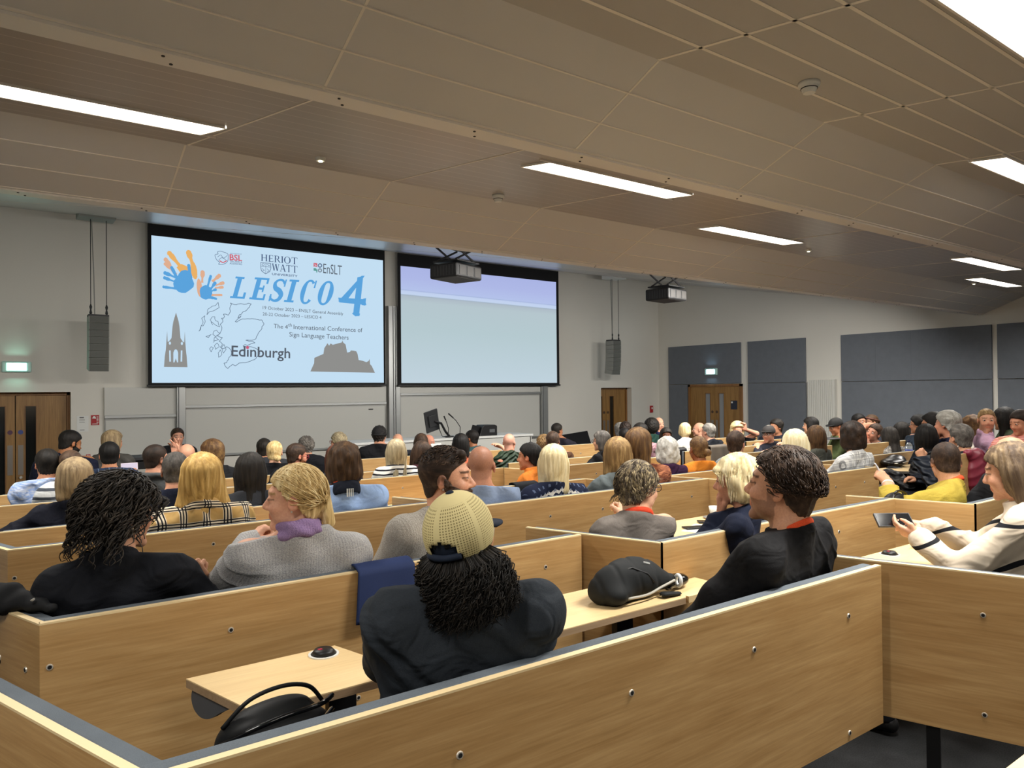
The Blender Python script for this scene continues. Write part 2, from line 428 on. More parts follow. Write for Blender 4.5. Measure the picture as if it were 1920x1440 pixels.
wall_panel(2.6, 5.40, [(4.6, ZS, ZT)], 'grey acoustic panel cut by the right edge of the view')
t = thing('radiator', 'tall white ribbed radiator on the right wall between grey panels', 'radiator', (WX-.004, 8.45, -1.9))
b = MB()
for k in range(14): b.box(-.10, -.035, .03+k*.043, .03+k*.043+.036, 0, 2.08)
b.build('fins', M_RAD, t, bevel=.006)
MB().box(-.11, -.02, .0, .025, -.0, 2.09).box(-.03, 0, .05, .10, .3, .36).box(-.03, 0, .05, .10, 1.7, 1.76).build('side_cover', M_RAD, t)

# ------------------------------------------------------------------ exit signs, notices, alarms
def exit_sign(loc, rz, colr, label):
    t = thing('exit_sign', label, 'exit sign', loc, rz)
    b = MB(); b.box(-.19, .19, -.05, 0, -.085, .085); b.build('housing', plain('sign_housing_'+colr, '#bfe6dc' if colr[1] < 'c' else '#cfe6f2', .4), t, bevel=.02)
    MB().box(-.125, .125, -.056, -.05, -.055, .055).build('lit_face', emis('exit_face_'+colr, colr, 9.0), t)
    for sg in (1, -1):
        l = area('sign_glow', (0, -.03, sg*.10), .3, .04, 2.6, lin(colr)[:3], (math.pi/2*(1+sg)-sg*.55*0, 0, 0), t)
        l.rotation_euler = (math.pi if sg > 0 else 0, 0, 0); l.rotation_euler[0] += sg*.9*(1 if sg > 0 else 1)
        l.data.size = .28; l.data.size_y = .05
    return t
p = atY(31, 688, DW); exit_sign((p[0], DW, p[2]), 0, '#a8ffe4', 'glowing green exit sign on the wall above the left double door')
p = atX(1337, 697, WX); exit_sign((WX-.05, p[1], p[2]), -math.pi/2, '#bfe9ff', 'glowing pale blue exit sign on grey panel above the far door')
def notice(px0, py0, px1, py1, name, label, m, cat='notice', extra=None):
    a = atY(px0, py0, DW); c = atY(px1, py1, DW)
    t = thing(name, label, cat, ((a[0]+c[0])/2, DW, (a[2]+c[2])/2)); hw, hh = (c[0]-a[0])/2, (a[2]-c[2])/2
    MB().box(-hw, hw, -.006, 0, -hh, hh).build('sheet', m, t)
    if extra: extra(t, hw, hh)
def ex_fire(t, hw, hh):
    b = MB(); b.prism([(-hw*.75, hh*.35), (-hw*.4, hh*.8), (hw*.0, hh*.8), (hw*.25, hh*.3)], 0, .002, M=Matrix.Translation((0, -.007, 0)) @ Matrix.Rotation(math.pi/2, 4, 'X'))
    for k in range(5): b.box(hw*.35, hw*.8, -.009, -.006, hh*(.6-k*.28), hh*(.72-k*.28))
    b.box(-hw*.7, hw*.7, -.009, -.006, -hh*.8, -hh*.7); b.build('pictogram', M_WHITE, t)
def ex_txt(t, hw, hh):
    b = MB()
    b.box(-hw*.55, hw*.2, -.008, -.006, hh*.72, hh*.85)
    for k in range(3): b.box(-hw*.6, hw*.35, -.008, -.006, hh*(.5-.16*k), hh*(.54-.16*k))
    b.box(-hw*.5, hw*.3, -.008, -.006, -hh*.82, -hh*.75); b.build('printed_text', plain('print_grey', '#5c5c5a', .7), t)
notice(144, 780, 166, 809, 'poster', 'white printed sheet on the wall right of the left door', M_WHITE, 'poster', ex_txt)
notice(170.5, 778.5, 186, 797, 'fire_notice', 'square red fire notice beside the white sheet, left wall part', M_RED, 'sign', ex_fire)
notice(161.5, 852, 169.5, 861, 'fire_notice', 'small red fire sign low on the wall behind the seated people', M_RED, 'sign', ex_fire)
notice(161.8, 862, 169.5, 873, 'instruction_card', 'small beige instruction card under the small red fire sign', plain('beige_card', '#a9a38c', .7), 'notice', ex_txt)
a = atX(1216, 762, WX)
t = thing('fire_alarm_point', 'small red fire alarm box on the wall near the far corner', 'fire alarm', (atY(1220.5, 767, DW)[0], DW, atY(1220, 767, DW)[2]))
MB().box(-.045, .045, -.04, 0, -.09, .09).build('box', M_RED, t, bevel=.004); MB().box(-.02, .02, -.043, -.04, .0, .05).build('call_window', M_WHITE, t)

# ------------------------------------------------------------------ whiteboards
def xz(px, py, Y=DW): a = atY(px, py, Y); return float(a[0]), float(a[2])
def board(px0, px1, zb, zt_, zmid, label, pen=False):
    x0 = xz(px0, 760)[0]; x1 = xz(px1, 760)[0]
    t = thing('whiteboard', label, 'whiteboard', (x0, DW, 0)); L = x1-x0
    MB().box(0, L, -.05, -.005, zmid, zt_).build('upper_board', M_BOARD, t)
    MB().box(0, L, -.035, -.003, zb, zmid).build('lower_board', M_BOARD, t)
    MB().box(0, L, -.075, -.045, zmid-.03, zmid+.02).box(0, L, -.06, -.03, zb-.04, zb+.0).build('pen_tray', M_ALU, t, bevel=.004)
    MB().box(-.0, .02, -.04, -.036, zb, zmid).box(L-.02, L, -.04, -.036, zb, zmid).box(0, L, -.038, -.035, zmid-.06, zmid-.045).build('trim', plain('board_trim', '#8c8d8a', .4, .5), t)
    if pen:
        MB().box(L*.9, L*.9+.09, -.06, -.04, zmid-.135, zmid-.115).build('latch', M_BLACK, t)
    return t
zb = xz(415, 850)[1]; zm = xz(345, 762)[1]
board(345, 722, zb, .3, zm, 'wide sliding whiteboard under the slide screen', True)
board(748, 1011, zb, .3, xz(750, 739)[1], 'sliding whiteboard under the right blank screen')
board(195, 329, zb-.02, .12, zb+.7, 'partly hidden pale whiteboard left of the aluminium post')
def post(px0, px1, ztop, label, ridges):
    x0 = xz(px0, 730)[0]; x1 = xz(px1, 730)[0]
    t = thing('whiteboard_post', label, 'post', (x0, DW, -2.1)); L = x1-x0
    MB().box(0, L, -.11, 0, 0, ztop+2.1).build('column', M_ALU, t, bevel=.004)
    b = MB()
    for r in ridges: b.box(L*r-.006, L*r+.006, -.118, -.11, 0, ztop+2.09)
    b.build('groove', plain('dark_groove', '#4a4c4d', .5), t)
post(329, 345, .25, 'aluminium whiteboard post below the left end of the slide screen', [.2])
post(724, 746, xz(735, 575)[1], 'wide aluminium post between the two projection screens', [.02, .42, .6])
post(1011, 1022, .25, 'aluminium whiteboard post near the right end of the blank screen', [.15])
# ------------------------------------------------------------------ projection screens and slide
M_SCRB = plain('screen_black_border', '#08080b', .8)
SCY = DW-.16
def screen(px0, pt0, px1, pb, label, imgc, ix0, iy0, ix1, iy1, xr):
    a = atY(px0, pt0, DW); k = SCY/DW
    X0, Zt = a[0], a[2]
    c = atY(px1, pb, DW); X1, Zb = c[0], c[2]
    t = thing('projection_screen', label, 'projection screen', (X0*k, SCY, 0)); L = (X1-X0)*k; Zt *= k; Zb *= k
    MB().box(0, L, 0, .012, Zb, Zt).build('black_border', M_SCRB, t)
    MB().box(-.02, L+.02, -.02, .03, Zb-.035, Zb).build('bottom_bar', M_BLACKM, t, bevel=.006)
    i0 = atY(ix0, iy0, SCY); i1 = atY(ix1, iy1, SCY)
    im = MB().box(i0[0]-X0*k, i1[0]-X0*k, -.004, 0, i1[2], i0[2]).build('projected_image', imgc, t)
    return t, X0*k, im, (i0[0]-X0*k, i1[0]-X0*k, i1[2], i0[2])
M_SLIDE = emis('slide_pale_blue', '#c3def2', 1.0)
s1, SX, simg, sbox = screen(276.8, 416.3, 723, 720.5, 'left projection screen showing the pale blue LESICO 4 conference slide', M_SLIDE, 283.8, 441.3, 719.5, 717.5, None)
def blankmat(name):
    t = NT(name, '#000000', 1, 0, 0)
    v = t.coords((1, 1, 1), 'Object'); o = t.sep(v)
    # a camera picture of the ceiling: lilac top, pale trim band, pale grey wall below
    zz = t.math('SUBTRACT', o[2], t.math('MULTIPLY', o[0], -.017))
    f = t.math('MULTIPLY', t.math('SUBTRACT', zz, .15), 1/2.6)
    c = t.ramp(f, [(0, '#c1d3de'), (.45, '#b5c9cf'), (.66, '#b5c6cd'), (.705, '#aebbc6'), (.712, '#9fb0c2'), (.716, '#c3d4ee'), (.745, '#c0cfee'), (.748, '#93a6cd'), (.752, '#b4c2ea'), (.85, '#aeb8e6'), (1, '#a8b2e2')])
    t.l.new(c, t.b.inputs['Emission Color']); t.b.inputs['Emission Strength'].default_value = 1.0; return t.m
s2, SX2, _, _ = screen(745.5, 473.8, 1049, 720.5, 'right projection screen showing a blank grey blue picture', mat('blank_feed', blankmat), 751, 498.5, 1044.2, 717.8, None)

YS = SCY-.008
def sxz(px, py, Y=YS): a = atY(px, py, Y); return float(a[0])-SX, float(a[2])
def flat(name, polys, m, lay=0, px=True, parent=None):
    b = MB(); y = -.006-.0015*lay
    for P in polys:
        Q = [sxz(*q) for q in P] if px else P
        n = len(Q); b.add([(x, y, z) for x, z in Q], [tuple(range(n))])
    o = b.build(name, m, parent or s1); return o
def stroke(pts, w, closed=False):
    """polyline -> quads of width w in px space"""
    out = []; n = len(pts)
    for i in range(n if closed else n-1):
        (x0, y0), (x1, y1) = pts[i], pts[(i+1) % n]; d = math.hypot(x1-x0, y1-y0) or 1
        ux, uy = (x1-x0)/d*w*.3, (y1-y0)/d*w*.3; nx, ny = -(y1-y0)/d*w/2, (x1-x0)/d*w/2
        x0 -= ux; y0 -= uy; x1 += ux; y1 += uy
        out.append([(x0+nx, y0+ny), (x1+nx, y1+ny), (x1-nx, y1-ny), (x0-nx, y0-ny)])
    return out
def vstroke(pts, ws):
    L = []; R = []; n = len(pts)
    for i in range(n):
        a = pts[max(i-1, 0)]; c = pts[min(i+1, n-1)]; d = math.hypot(c[0]-a[0], c[1]-a[1]) or 1
        nx, ny = -(c[1]-a[1])/d*ws[i]/2, (c[0]-a[0])/d*ws[i]/2
        L.append((pts[i][0]+nx, pts[i][1]+ny)); R.append((pts[i][0]-nx, pts[i][1]-ny))
    return [[L[i], L[i+1], R[i+1], R[i]] for i in range(n-1)]
def spl(pts, k=6):
    out = []; n = len(pts)
    for i in range(n-1):
        p0 = pts[max(i-1, 0)]; p1 = pts[i]; p2 = pts[i+1]; p3 = pts[min(i+2, n-1)]
        for j in range(k):
            t = j/k; out.append(tuple(.5*((2*p1[a])+(-p0[a]+p2[a])*t+(2*p0[a]-5*p1[a]+4*p2[a]-p3[a])*t*t+(-p0[a]+3*p1[a]-3*p2[a]+p3[a])*t**3) for a in range(len(p1))))
    out.append(tuple(pts[-1])); return out
E_BLUE = emis('slide_blue', '#5ba3dc', 1.0); E_OR = emis('slide_orange', '#e9b168', 1.0); E_PEACH = emis('slide_peach', '#dfae90', 1.0)
E_GREY = emis('slide_grey', '#8f8f8d', 1.0); E_DK = emis('slide_dark_text', '#565d68', 1.0); E_LINE = emis('slide_line', '#66788c', 1.0)
E_RED = emis('slide_red', '#d06070', 1.0); E_NAVY = emis('slide_navy', '#43567a', 1.0); E_PK = emis('slide_pink', '#c8607c', 1.0); E_TEAL = emis('slide_teal', '#5f9d98', 1.0)
# letter drawing in a unit box (x right, y up 0..1), slab serif italic
def glyph(ch):
    T, S = .23, .09   # stem, serif thickness
    R = lambda x0, x1, y0, y1: [(x0, y0), (x1, y0), (x1, y1), (x0, y1)]
    if ch == 'L': return [R(.12, .12+T, 0, 1), R(0, .46, 1-S, 1), R(0, .72, 0, S), R(.62, .74, 0, .3)], .74
    if ch == 'E': return [R(.12, .12+T, 0, 1), R(0, .74, 1-S, 1), R(0, .76, 0, S), R(.66, .76, 0, .28), R(.64, .74, .74, 1), R(.3, .6, .46, .56), R(.52, .6, .36, .66)], .78
    if ch == 'I': return [R(.13, .13+T, 0, 1), R(0, .48, 1-S, 1), R(0, .48, 0, S)], .48
    if ch in 'CO':
        a0, a1 = (50, 318) if ch == 'C' else (0, 360)
        out = []; N = 36; prev = None
        for i in range(N+1):
            a = math.radians(a0+(a1-a0)*i/N); w = .10+.14*abs(math.cos(a)); ox, oy = math.cos(a), math.sin(a)
            cur = ((.38+.38*ox, .5+.52*oy), (.38+(.38-w)*ox, .5+(.52-.09)*oy))
            if prev: out.append([prev[0], cur[0], cur[1], prev[1]])
            prev = cur
        if ch == 'C': out += [R(.62, .70, .68, 1.0)]
        return out, .76
    if ch == 'S':
        c = spl([(.60, .80), (.46, .95), (.26, .95), (.13, .80), (.20, .60), (.42, .48), (.56, .30), (.48, .10), (.28, .04), (.10, .12), (.06, .24)], 5)
        ws = [.10+.13*math.sin(math.pi*min(1, max(0, (i/len(c)-.22)/.56)))+(.0) for i in range(len(c))]
        return vstroke(c, ws)+[R(.58, .65, .68, 1.0), R(.03, .10, .0, .32)], .66
def place(gl, x, base, h, wd, sl, dydx):
    out = []
    for P in gl:
        Q = []
        for (u, v) in P:
            X = x+u*wd+v*h*sl; Q.append((X, base-v*h+(X-x)*dydx))
        out.append(Q)
    return out
P = []
for ch, x, base, h, wd in (('L', 431, 558.5, 41, 37), ('E', 467, 561, 42, 37), ('S', 502, 564.5, 43, 38), ('I', 532, 566, 43, 37), ('C', 558, 568.5, 45, 35), ('O', 591, 570.5, 45, 36)):
    g, wv = glyph(ch); P += place(g, x, base, h, wd, .27, .075)
flat('slide_title_lettering', P, E_BLUE, 1)
four = [[(678, 517), (684, 517), (648, 566.5), (634, 565)], [(634, 558), (684, 561), (687, 572), (636, 567)], [(670, 520), (681, 517.5), (673.5, 590), (662, 589)], [(681, 560), (686.5, 559), (685, 573), (678, 572)], [(660, 588), (663, 585), (675, 588), (674, 592.5), (666, 593)]]
flat('slide_numeral', four, E_BLUE, 2)
# hand prints
def blob(cx, cy, rx, ry, rot=0, n=14, wob=.06, seed=1):
    r_ = random.Random(seed); out = []
    for i in range(n):
        a = 2*math.pi*i/n; q = 1+r_.uniform(-wob, wob); x, y = rx*q*math.cos(a), ry*q*math.sin(a)
        out.append((cx+x*math.cos(rot)-y*math.sin(rot), cy+x*math.sin(rot)+y*math.cos(rot)))
    return out
def finger(x0, y0, x1, y1, w0, w1):
    n = 6; pts = [(x0+(x1-x0)*i/n, y0+(y1-y0)*i/n) for i in range(n+1)]; ws = [w0, w0*.8, w0*.72, w0*.8, w1, w1*1.1, w1*.75]
    return vstroke(pts, ws)+[blob(x1, y1, w1*.55, w1*.55, 0, 10, .1)]
flat('handprint_orange', [blob(347, 508, 17, 9, .6, 16, .1, 3), blob(364, 508, 6, 17, -.15, 12, .08, 4)]+finger(340, 502, 318, 475, 8, 9)+finger(361, 495, 354, 474, 8, 10)+finger(366, 520, 362, 497, 9, 8), E_OR, 1)
flat('handprint_peach', finger(330, 515, 311, 487, 5, 8)+finger(331, 514, 310, 495, 4, 6)+finger(330, 517, 322, 505, 5, 5), E_PEACH, 1)
flat('handprint_peach', finger(379, 530, 380, 511, 5, 8)+finger(398, 528, 411, 517, 6, 7)+finger(404, 535, 418, 530.5, 4, 6)+finger(403, 540, 417, 538.5, 4, 5)+finger(396, 553, 415, 553, 5, 4)+[blob(374, 540, 5, 18, -.1, 12, .06, 6)], E_PEACH, 1)
flat('handprint_blue', [blob(344, 532, 19, 17, 0, 18, .06, 2), blob(347, 520, 14, 14, 0, 12, .05, 8), blob(386, 548, 12, 13, .2, 14, .08, 5)]+finger(357, 520, 354, 498, 7, 6)+finger(334, 525, 322, 502, 7, 6)+finger(331, 521, 310, 512, 5, 7)+finger(330, 529, 309, 521, 4, 6)+finger(330, 541, 307, 538, 5, 5)+finger(389, 538, 395, 518, 5, 5)+finger(395, 542, 403, 531, 5, 6)+finger(396, 546, 404, 543, 4, 5)+finger(392, 557, 405, 560, 7, 4), E_BLUE, 2)
# silhouettes
mon = [(307.5, 688), (309, 668), (311, 655), (312, 641), (313.2, 620), (314.4, 641), (317, 640), (321.5, 634), (323.5, 612), (325, 603), (330, 586), (335, 603), (336.5, 612), (338.5, 634), (343, 641), (345.5, 642), (346.5, 621), (347.5, 642), (348.5, 655), (350, 668), (351.5, 688.5)]
flat('monument_silhouette', [mon], E_GREY, 1)
flat('monument_openings', [blob(329.5, 664, 4.6, 9, 0, 16, 0)+[], [(325, 664), (334, 664), (334, 679.5), (325, 679.5)], [(317, 657), (320, 657), (320.5, 678), (317.5, 678)], [(339, 657), (342, 657), (341.5, 678), (338.5, 678)], blob(318.5, 643.5, 2.2, 3, 0, 8, 0), blob(341, 644, 2.2, 3, 0, 8, 0)], M_SLIDE, 2)
flat('monument_statue', [[(327, 679.5), (329.5, 672), (332, 679.5)]], E_GREY, 3)
cas = [(582, 696.5), (589, 681), (589.5, 671), (606.5, 663.5), (608, 653), (612, 647), (614, 643.5), (617, 648), (620, 644), (624, 646.5), (633, 644), (641, 642), (642, 638), (643.5, 642), (648, 646), (651, 661), (656, 660), (658, 657), (663, 657.5), (668, 658.5), (670.5, 664), (672.5, 675), (680, 676.5), (687, 679), (691, 677), (693, 673), (694, 683), (697, 686), (703, 699)]
flat('castle_silhouette', [cas], E_GREY, 1)
# map outline
coast = [(423, 613.5), (429, 609), (437, 601), (440, 597), (447, 594), (452, 590), (449, 586), (446, 584), (450, 583.5), (463, 585), (474, 587), (482, 588), (487, 589), (490, 588)]
coast = [(428, 591), (430, 588), (432, 584), (431, 577), (434, 571), (432, 568), (439, 571), (455, 570), (468, 569), (471, 570), (463, 581), (449, 590), (446, 596), (452, 592), (441, 603), (444, 604), (455, 598), (468, 598), (482, 599), (491, 600), (495, 607), (489, 619), (483, 628), (480, 635), (468, 638), (461, 638), (474, 640), (478, 643), (468, 646), (456, 648), (457, 651), (468, 650), (481, 654), (487, 659), (487, 664), (480, 672), (470, 677), (460, 680), (448, 681), (441, 686), (436, 683), (431, 687), (427, 691), (422, 686), (420, 681), (425, 680), (432, 668), (434, 660), (429, 652), (425, 650), (418, 654), (413, 651), (417, 645), (411, 640), (417, 633), (408, 630), (414, 622), (416, 614), (413, 608), (418, 603), (415, 597), (421, 594), (419, 589), (428, 591)]
def jag(pts, seed, amp=1.1):
    r_ = random.Random(seed); out = []
    for i in range(len(pts)-1):
        (x0, y0), (x1, y1) = pts[i], pts[i+1]; out.append(pts[i]); d = math.hypot(x1-x0, y1-y0); k = int(d/3.2)
        for j in range(1, k): out.append((x0+(x1-x0)*j/k+r_.uniform(-amp, amp), y0+(y1-y0)*j/k+r_.uniform(-amp, amp)))
    out.append(pts[-1]); return out
flat('map_outline', stroke(jag(coast, 4), 1.05), E_LINE, 1)
for i, isl in enumerate([[(409, 567), (404, 573), (398, 574), (389, 581), (388, 590), (392, 585), (400, 583), (411, 577), (409, 567)], [(384, 592), (378, 597), (381, 604), (377, 611), (381, 611), (385, 603), (383, 597), (384, 592)], [(377, 612), (373, 621), (376, 618), (377, 612)], [(398, 594), (394, 600), (399, 609), (396, 603), (405, 610), (412, 613), (409, 603), (404, 601), (403, 594), (398, 594)], [(386, 631), (396, 627), (391, 633), (386, 631)], [(401, 621), (406, 619), (412, 625), (402, 633), (401, 639), (410, 637), (399, 627), (401, 621)], [(402, 648), (407, 643), (411, 650), (404, 655), (402, 648)], [(393, 654), (396, 650), (400, 652), (396, 660), (393, 654)], [(409, 662), (413, 656), (416, 665), (410, 670), (409, 662)], [(415, 652), (420, 646), (424, 655), (419, 662), (415, 652)], [(400, 642), (402, 640)]]):
    flat('map_island', stroke(jag(isl, i+9, .8), .95), E_LINE, 1)
flat('map_dot', [blob(464, 651.5, 3, 3, 0, 14, 0)], E_PK, 3)
# crest and logos
P = stroke([(489, 492), (507.5, 494), (508, 503), (506, 509), (498, 513.5), (490.5, 508), (489, 502)], .9, True)
P += stroke([(489.3, 499), (508, 501)], .7)+stroke([(498.5, 493), (498, 513)], .6)+stroke(blob(493.5, 496, 2.4, 2, 0, 8, 0), .6, True)+stroke([(501, 504), (505, 508), (501, 509)], .6)+stroke([(491, 503), (496, 507), (492, 508)], .6)+stroke([(500.5, 496), (505.5, 498)], .8)
flat('university_crest', P, E_NAVY, 1)
P = stroke(spl([(405, 485), (403, 478), (409, 476), (408, 472), (414, 471), (420, 473), (427, 476), (428, 484), (426, 491), (420, 495), (410, 495.5), (412, 492), (408, 489), (405, 485)], 3), .8)+stroke(spl([(408, 482), (414, 478), (419, 484), (426, 479)], 4), .7)+stroke(spl([(410, 488), (416, 483), (424, 488)], 4), .7)
flat('association_emblem', P, E_NAVY, 1)
flat('association_emblem_accent', stroke(spl([(412, 489), (418, 492), (425, 489)], 4), 1.8), E_RED, 2)
sq = lambda x, y, s: [(x, y), (x+s, y+.6), (x+s, y+s+.6), (x, y+s)]
flat('logo_square_red', [sq(588, 493, 7)], E_RED, 1); flat('logo_square_navy', stroke(blob(600, 497.8, 3.2, 3.2, 0, 12, 0), 1.6, True), E_NAVY, 1)
flat('logo_square_teal', [sq(588, 502.5, 5), [(593, 505), (595.5, 505), (595, 511), (593, 511)]], E_TEAL, 1); flat('logo_square_dark', stroke(blob(600, 507, 3, 3, 0, 12, 0), 1.4, True), E_DK, 1)
flat('logo_detail', stroke([(589.5, 495), (593, 498), (589.5, 499)], .8), M_SLIDE, 2)
# plain text by the built-in font
def text(name, s, px0, py0, px1, py1, m, bold=0, lay=2, shear=0, ratio=.72):
    """baseline from (px0,py0) to (px1,py1) in photograph pixels on the screen plane, fitted to that length"""
    x0, z0 = sxz(px0, py0); x1, z1 = sxz(px1, py1)
    cu = bpy.data.curves.new(name, 'FONT'); cu.body = s; cu.size = 1; cu.offset = bold; cu.shear = shear; cu.resolution_u = 3
    o = bpy.data.objects.new(name, cu); link(o); bpy.context.view_layer.update()
    dg = bpy.context.evaluated_depsgraph_get(); me = bpy.data.meshes.new_from_object(o.evaluated_get(dg)); bpy.data.objects.remove(o)
    xs = [v.co.x for v in me.vertices]; L = max(xs)-min(xs); d = math.hypot(x1-x0, z1-z0); k = d/L; mx = min(xs)
    sy = k*ratio/.72; ux, uz = (x1-x0)/d, (z1-z0)/d
    for v in me.vertices:
        a, c = (v.co.x-mx)*k, v.co.y*sy
        v.co = (x0+ux*a-uz*c, -.006-.0015*lay, z0+uz*a+ux*c)
    me.materials.clear(); me.materials.append(m)
    o = bpy.data.objects.new(name, me); link(o); o.parent = s1; return o
text('slide_city_name', 'Edinburgh', 434, 667.5, 544, 671.5, E_DK, .012)
text('slide_date_text', '19 October 2023 \u2013 ENSLT General Assembly', 492.5, 579.5, 643.5, 591, E_DK)
text('slide_date_text', '20-22 October 2023 \u2013 LESICO 4', 492.5, 591.5, 602.5, 598, E_DK)
text('slide_subtitle', 'The 4', 513, 615, 539.5, 617, E_DK); text('slide_subtitle', 'th', 540, 612, 547, 612.6, E_DK); text('slide_subtitle', 'International Conference of', 550.5, 617, 679.5, 623, E_DK)
text('slide_subtitle', 'Sign Language Teachers', 542.5, 631, 653.5, 637, E_DK)
def serif(ch):
    k, n = .15, .06   # thick and thin strokes
    R = lambda x0, x1, y0, y1: [(x0, y0), (x1, y0), (x1, y1), (x0, y1)]
    S = lambda x, y: R(x-.07, x+k+.07, y-(.0 if y < .5 else .05), y+(.05 if y < .5 else 0))
    ln = lambda x0, y0, x1, y1, w: [(x0-w/2, y0), (x0+w/2, y0), (x1+w/2, y1), (x1-w/2, y1)]
    if ch == 'H': return [R(.1, .1+k, 0, 1), R(.7, .7+k, 0, 1), R(.2, .75, .48, .48+n), S(.1, 0), S(.1, 1), S(.7, 0), S(.7, 1)], 1.0
    if ch == 'E': return [R(.1, .1+k, 0, 1), S(.1, 0), R(.1, .68, 0, n), R(.1, .66, 1-n, 1), R(.2, .55, .48, .48+n), R(.64, .69, 0, .2), R(.62, .67, .8, 1), R(.52, .56, .4, .62)], .78
    if ch == 'R': return [R(.1, .1+k, 0, 1), S(.1, 0), R(.02, .5, 1-n, 1), R(.2, .5, .48, .48+n), R(.55, .68, .58, .92), [(.45, 1), (.55, 1), (.68, .88), (.55, .88)], [(.45, .48), (.55, .5), (.68, .62), (.55, .64)], ln(.45, .5, .78, 0, .15), R(.7, .92, 0, .05)], .9
    if ch == 'I': return [R(.1, .1+k, 0, 1), S(.1, 0), S(.1, 1)], .38
    if ch == 'T': return [R(.33, .33+k, 0, 1), S(.33, 0), R(.0, .82, 1-n, 1), R(0, .05, .8, 1), R(.77, .82, .8, 1)], .85
    if ch == 'A': return [ln(.12, 0, .42, 1, .06), ln(.78, 0, .45, 1, .16), R(.22, .66, .32, .32+n), R(.0, .24, 0, .05), R(.62, .94, 0, .05)], .92
    if ch == 'W': return [ln(.32, 0, .10, 1, .15), ln(.32, 0, .56, 1, .06), ln(.80, 0, .58, 1, .15), ln(.80, 0, 1.04, 1, .06), R(-.02, .24, .95, 1), R(.44, .74, .95, 1), R(.94, 1.14, .95, 1)], 1.15
    out = []; prev = None
    for i in range(25):
        a = 2*math.pi*i/24; w = .06+.11*abs(math.cos(a)); cur = ((.46+.46*math.cos(a), .5+.53*math.sin(a)), (.46+(.46-w)*math.cos(a), .5+(.53-.06)*math.sin(a)))
        if prev: out.append([prev[0], cur[0], cur[1], prev[1]])
        prev = cur
    return out, 1.0
def serif_word(s, x0, y0, x1, y1, h):
    gl = [serif(c) for c in s]; tot = sum(g[1] for g in gl)+.04*(len(s)-1); k = (x1-x0)/tot; x = x0; P = []
    for g, w in gl: P += place(g, x, y0+(y1-y0)*(x-x0)/(x1-x0), h, k, 0, (y1-y0)/(x1-x0)); x += (w+.04)*k
    flat('university_name_lettering', P, E_NAVY, 2)
serif_word('HERIOT', 489, 489, 558, 496, 12.5); serif_word('WATT', 510, 507, 558, 512, 13)
text('university_name_lettering', 'UNIVERSITY', 510, 515.5, 558, 519.8, E_NAVY, .01, 2, 0, .45)
text('association_lettering', 'BSL', 430.5, 487.5, 454, 489.5, E_RED, .02); text('association_lettering', 'TEACHERS &', 430.5, 491, 454, 493, E_NAVY); text('association_lettering', 'ASSESSORS', 430.5, 495.2, 454, 497.2, E_NAVY); text('association_lettering', 'ASSOCIATION OF', 431, 475.8, 453, 477.5, E_NAVY)
text('network_lettering', 'EnSLT', 606, 512, 641, 515.8, E_DK, 0, 2, 0, 1.25)

# ------------------------------------------------------------------ hanging line-array speakers
def line_array(px, ptop, pbot, Y, label, ceilpx, n=8):
    a = atY(px, ptop, Y); c = atY(px, pbot, Y); Ht = a[2]-c[2]
    t = thing('line_array_speaker', label, 'loudspeaker', (a[0], Y, a[2]), 0)
    W_, D_ = .27, .26; z = 0; y = 0; h_ = Ht/n; ang = 0
    for k in range(n):
        ang = math.radians(max(0, k-1)**1.3*.9)
        M = Matrix.Translation((0, y, z)) @ Matrix.Rotation(ang, 4, 'X')
        sp = MB().box(-W_/2, W_/2, 0, D_, -h_+.004, 0, 0, M).build('speaker_module', M_SPK, t, bevel=.004)
        MB().box(-W_/2+.012, W_/2-.012, -.006, 0, -h_+.008, -.004, 0, M).build('grille', M_SPKD, sp)
        z -= h_*math.cos(ang); y += h_*math.sin(ang)
    zc = ZF0+(ZF1-ZF0)*(Y-Y2c)/(DW-Y2c)
    MB().box(-W_/2, W_/2, .02, D_-.02, 0, .03).build('rigging_frame', M_DGREY, t)
    top = zc-a[2]
    for (x, yy) in ((-W_/2+.03, .05), (W_/2-.03, .05)):
        b = MB(); b.tube([(x, yy, .03), (x, yy, top)], .006, 6); b.tube([(x, yy, .03), (x, yy, .05), (x, yy, .10), (x, yy, .14), (x, yy, .18)], [.012, .02, .01, .02, .008], 8)
        b.build('hanging_cable', M_DGREY, t)
    MB().tube([(-W_/2+.09, .12, .0), (-W_/2+.08, .12, .6), (-W_/2+.05, .12, top)], .008, 6).build('signal_cable', M_SPK, t)
    b = MB(); b.box(-.28, .22, -.12, .22, top-.05, top+.06); b.build('ceiling_mount', M_WHITE if px > 900 else M_SPK, t, bevel=.01)
line_array(186, 593, 697, 12.5, 'grey hanging line array speaker left of the slide screen', 385)
line_array(1157, 639, 703, 12.7, 'smaller grey hanging line array speaker above the far right recess door', 515)

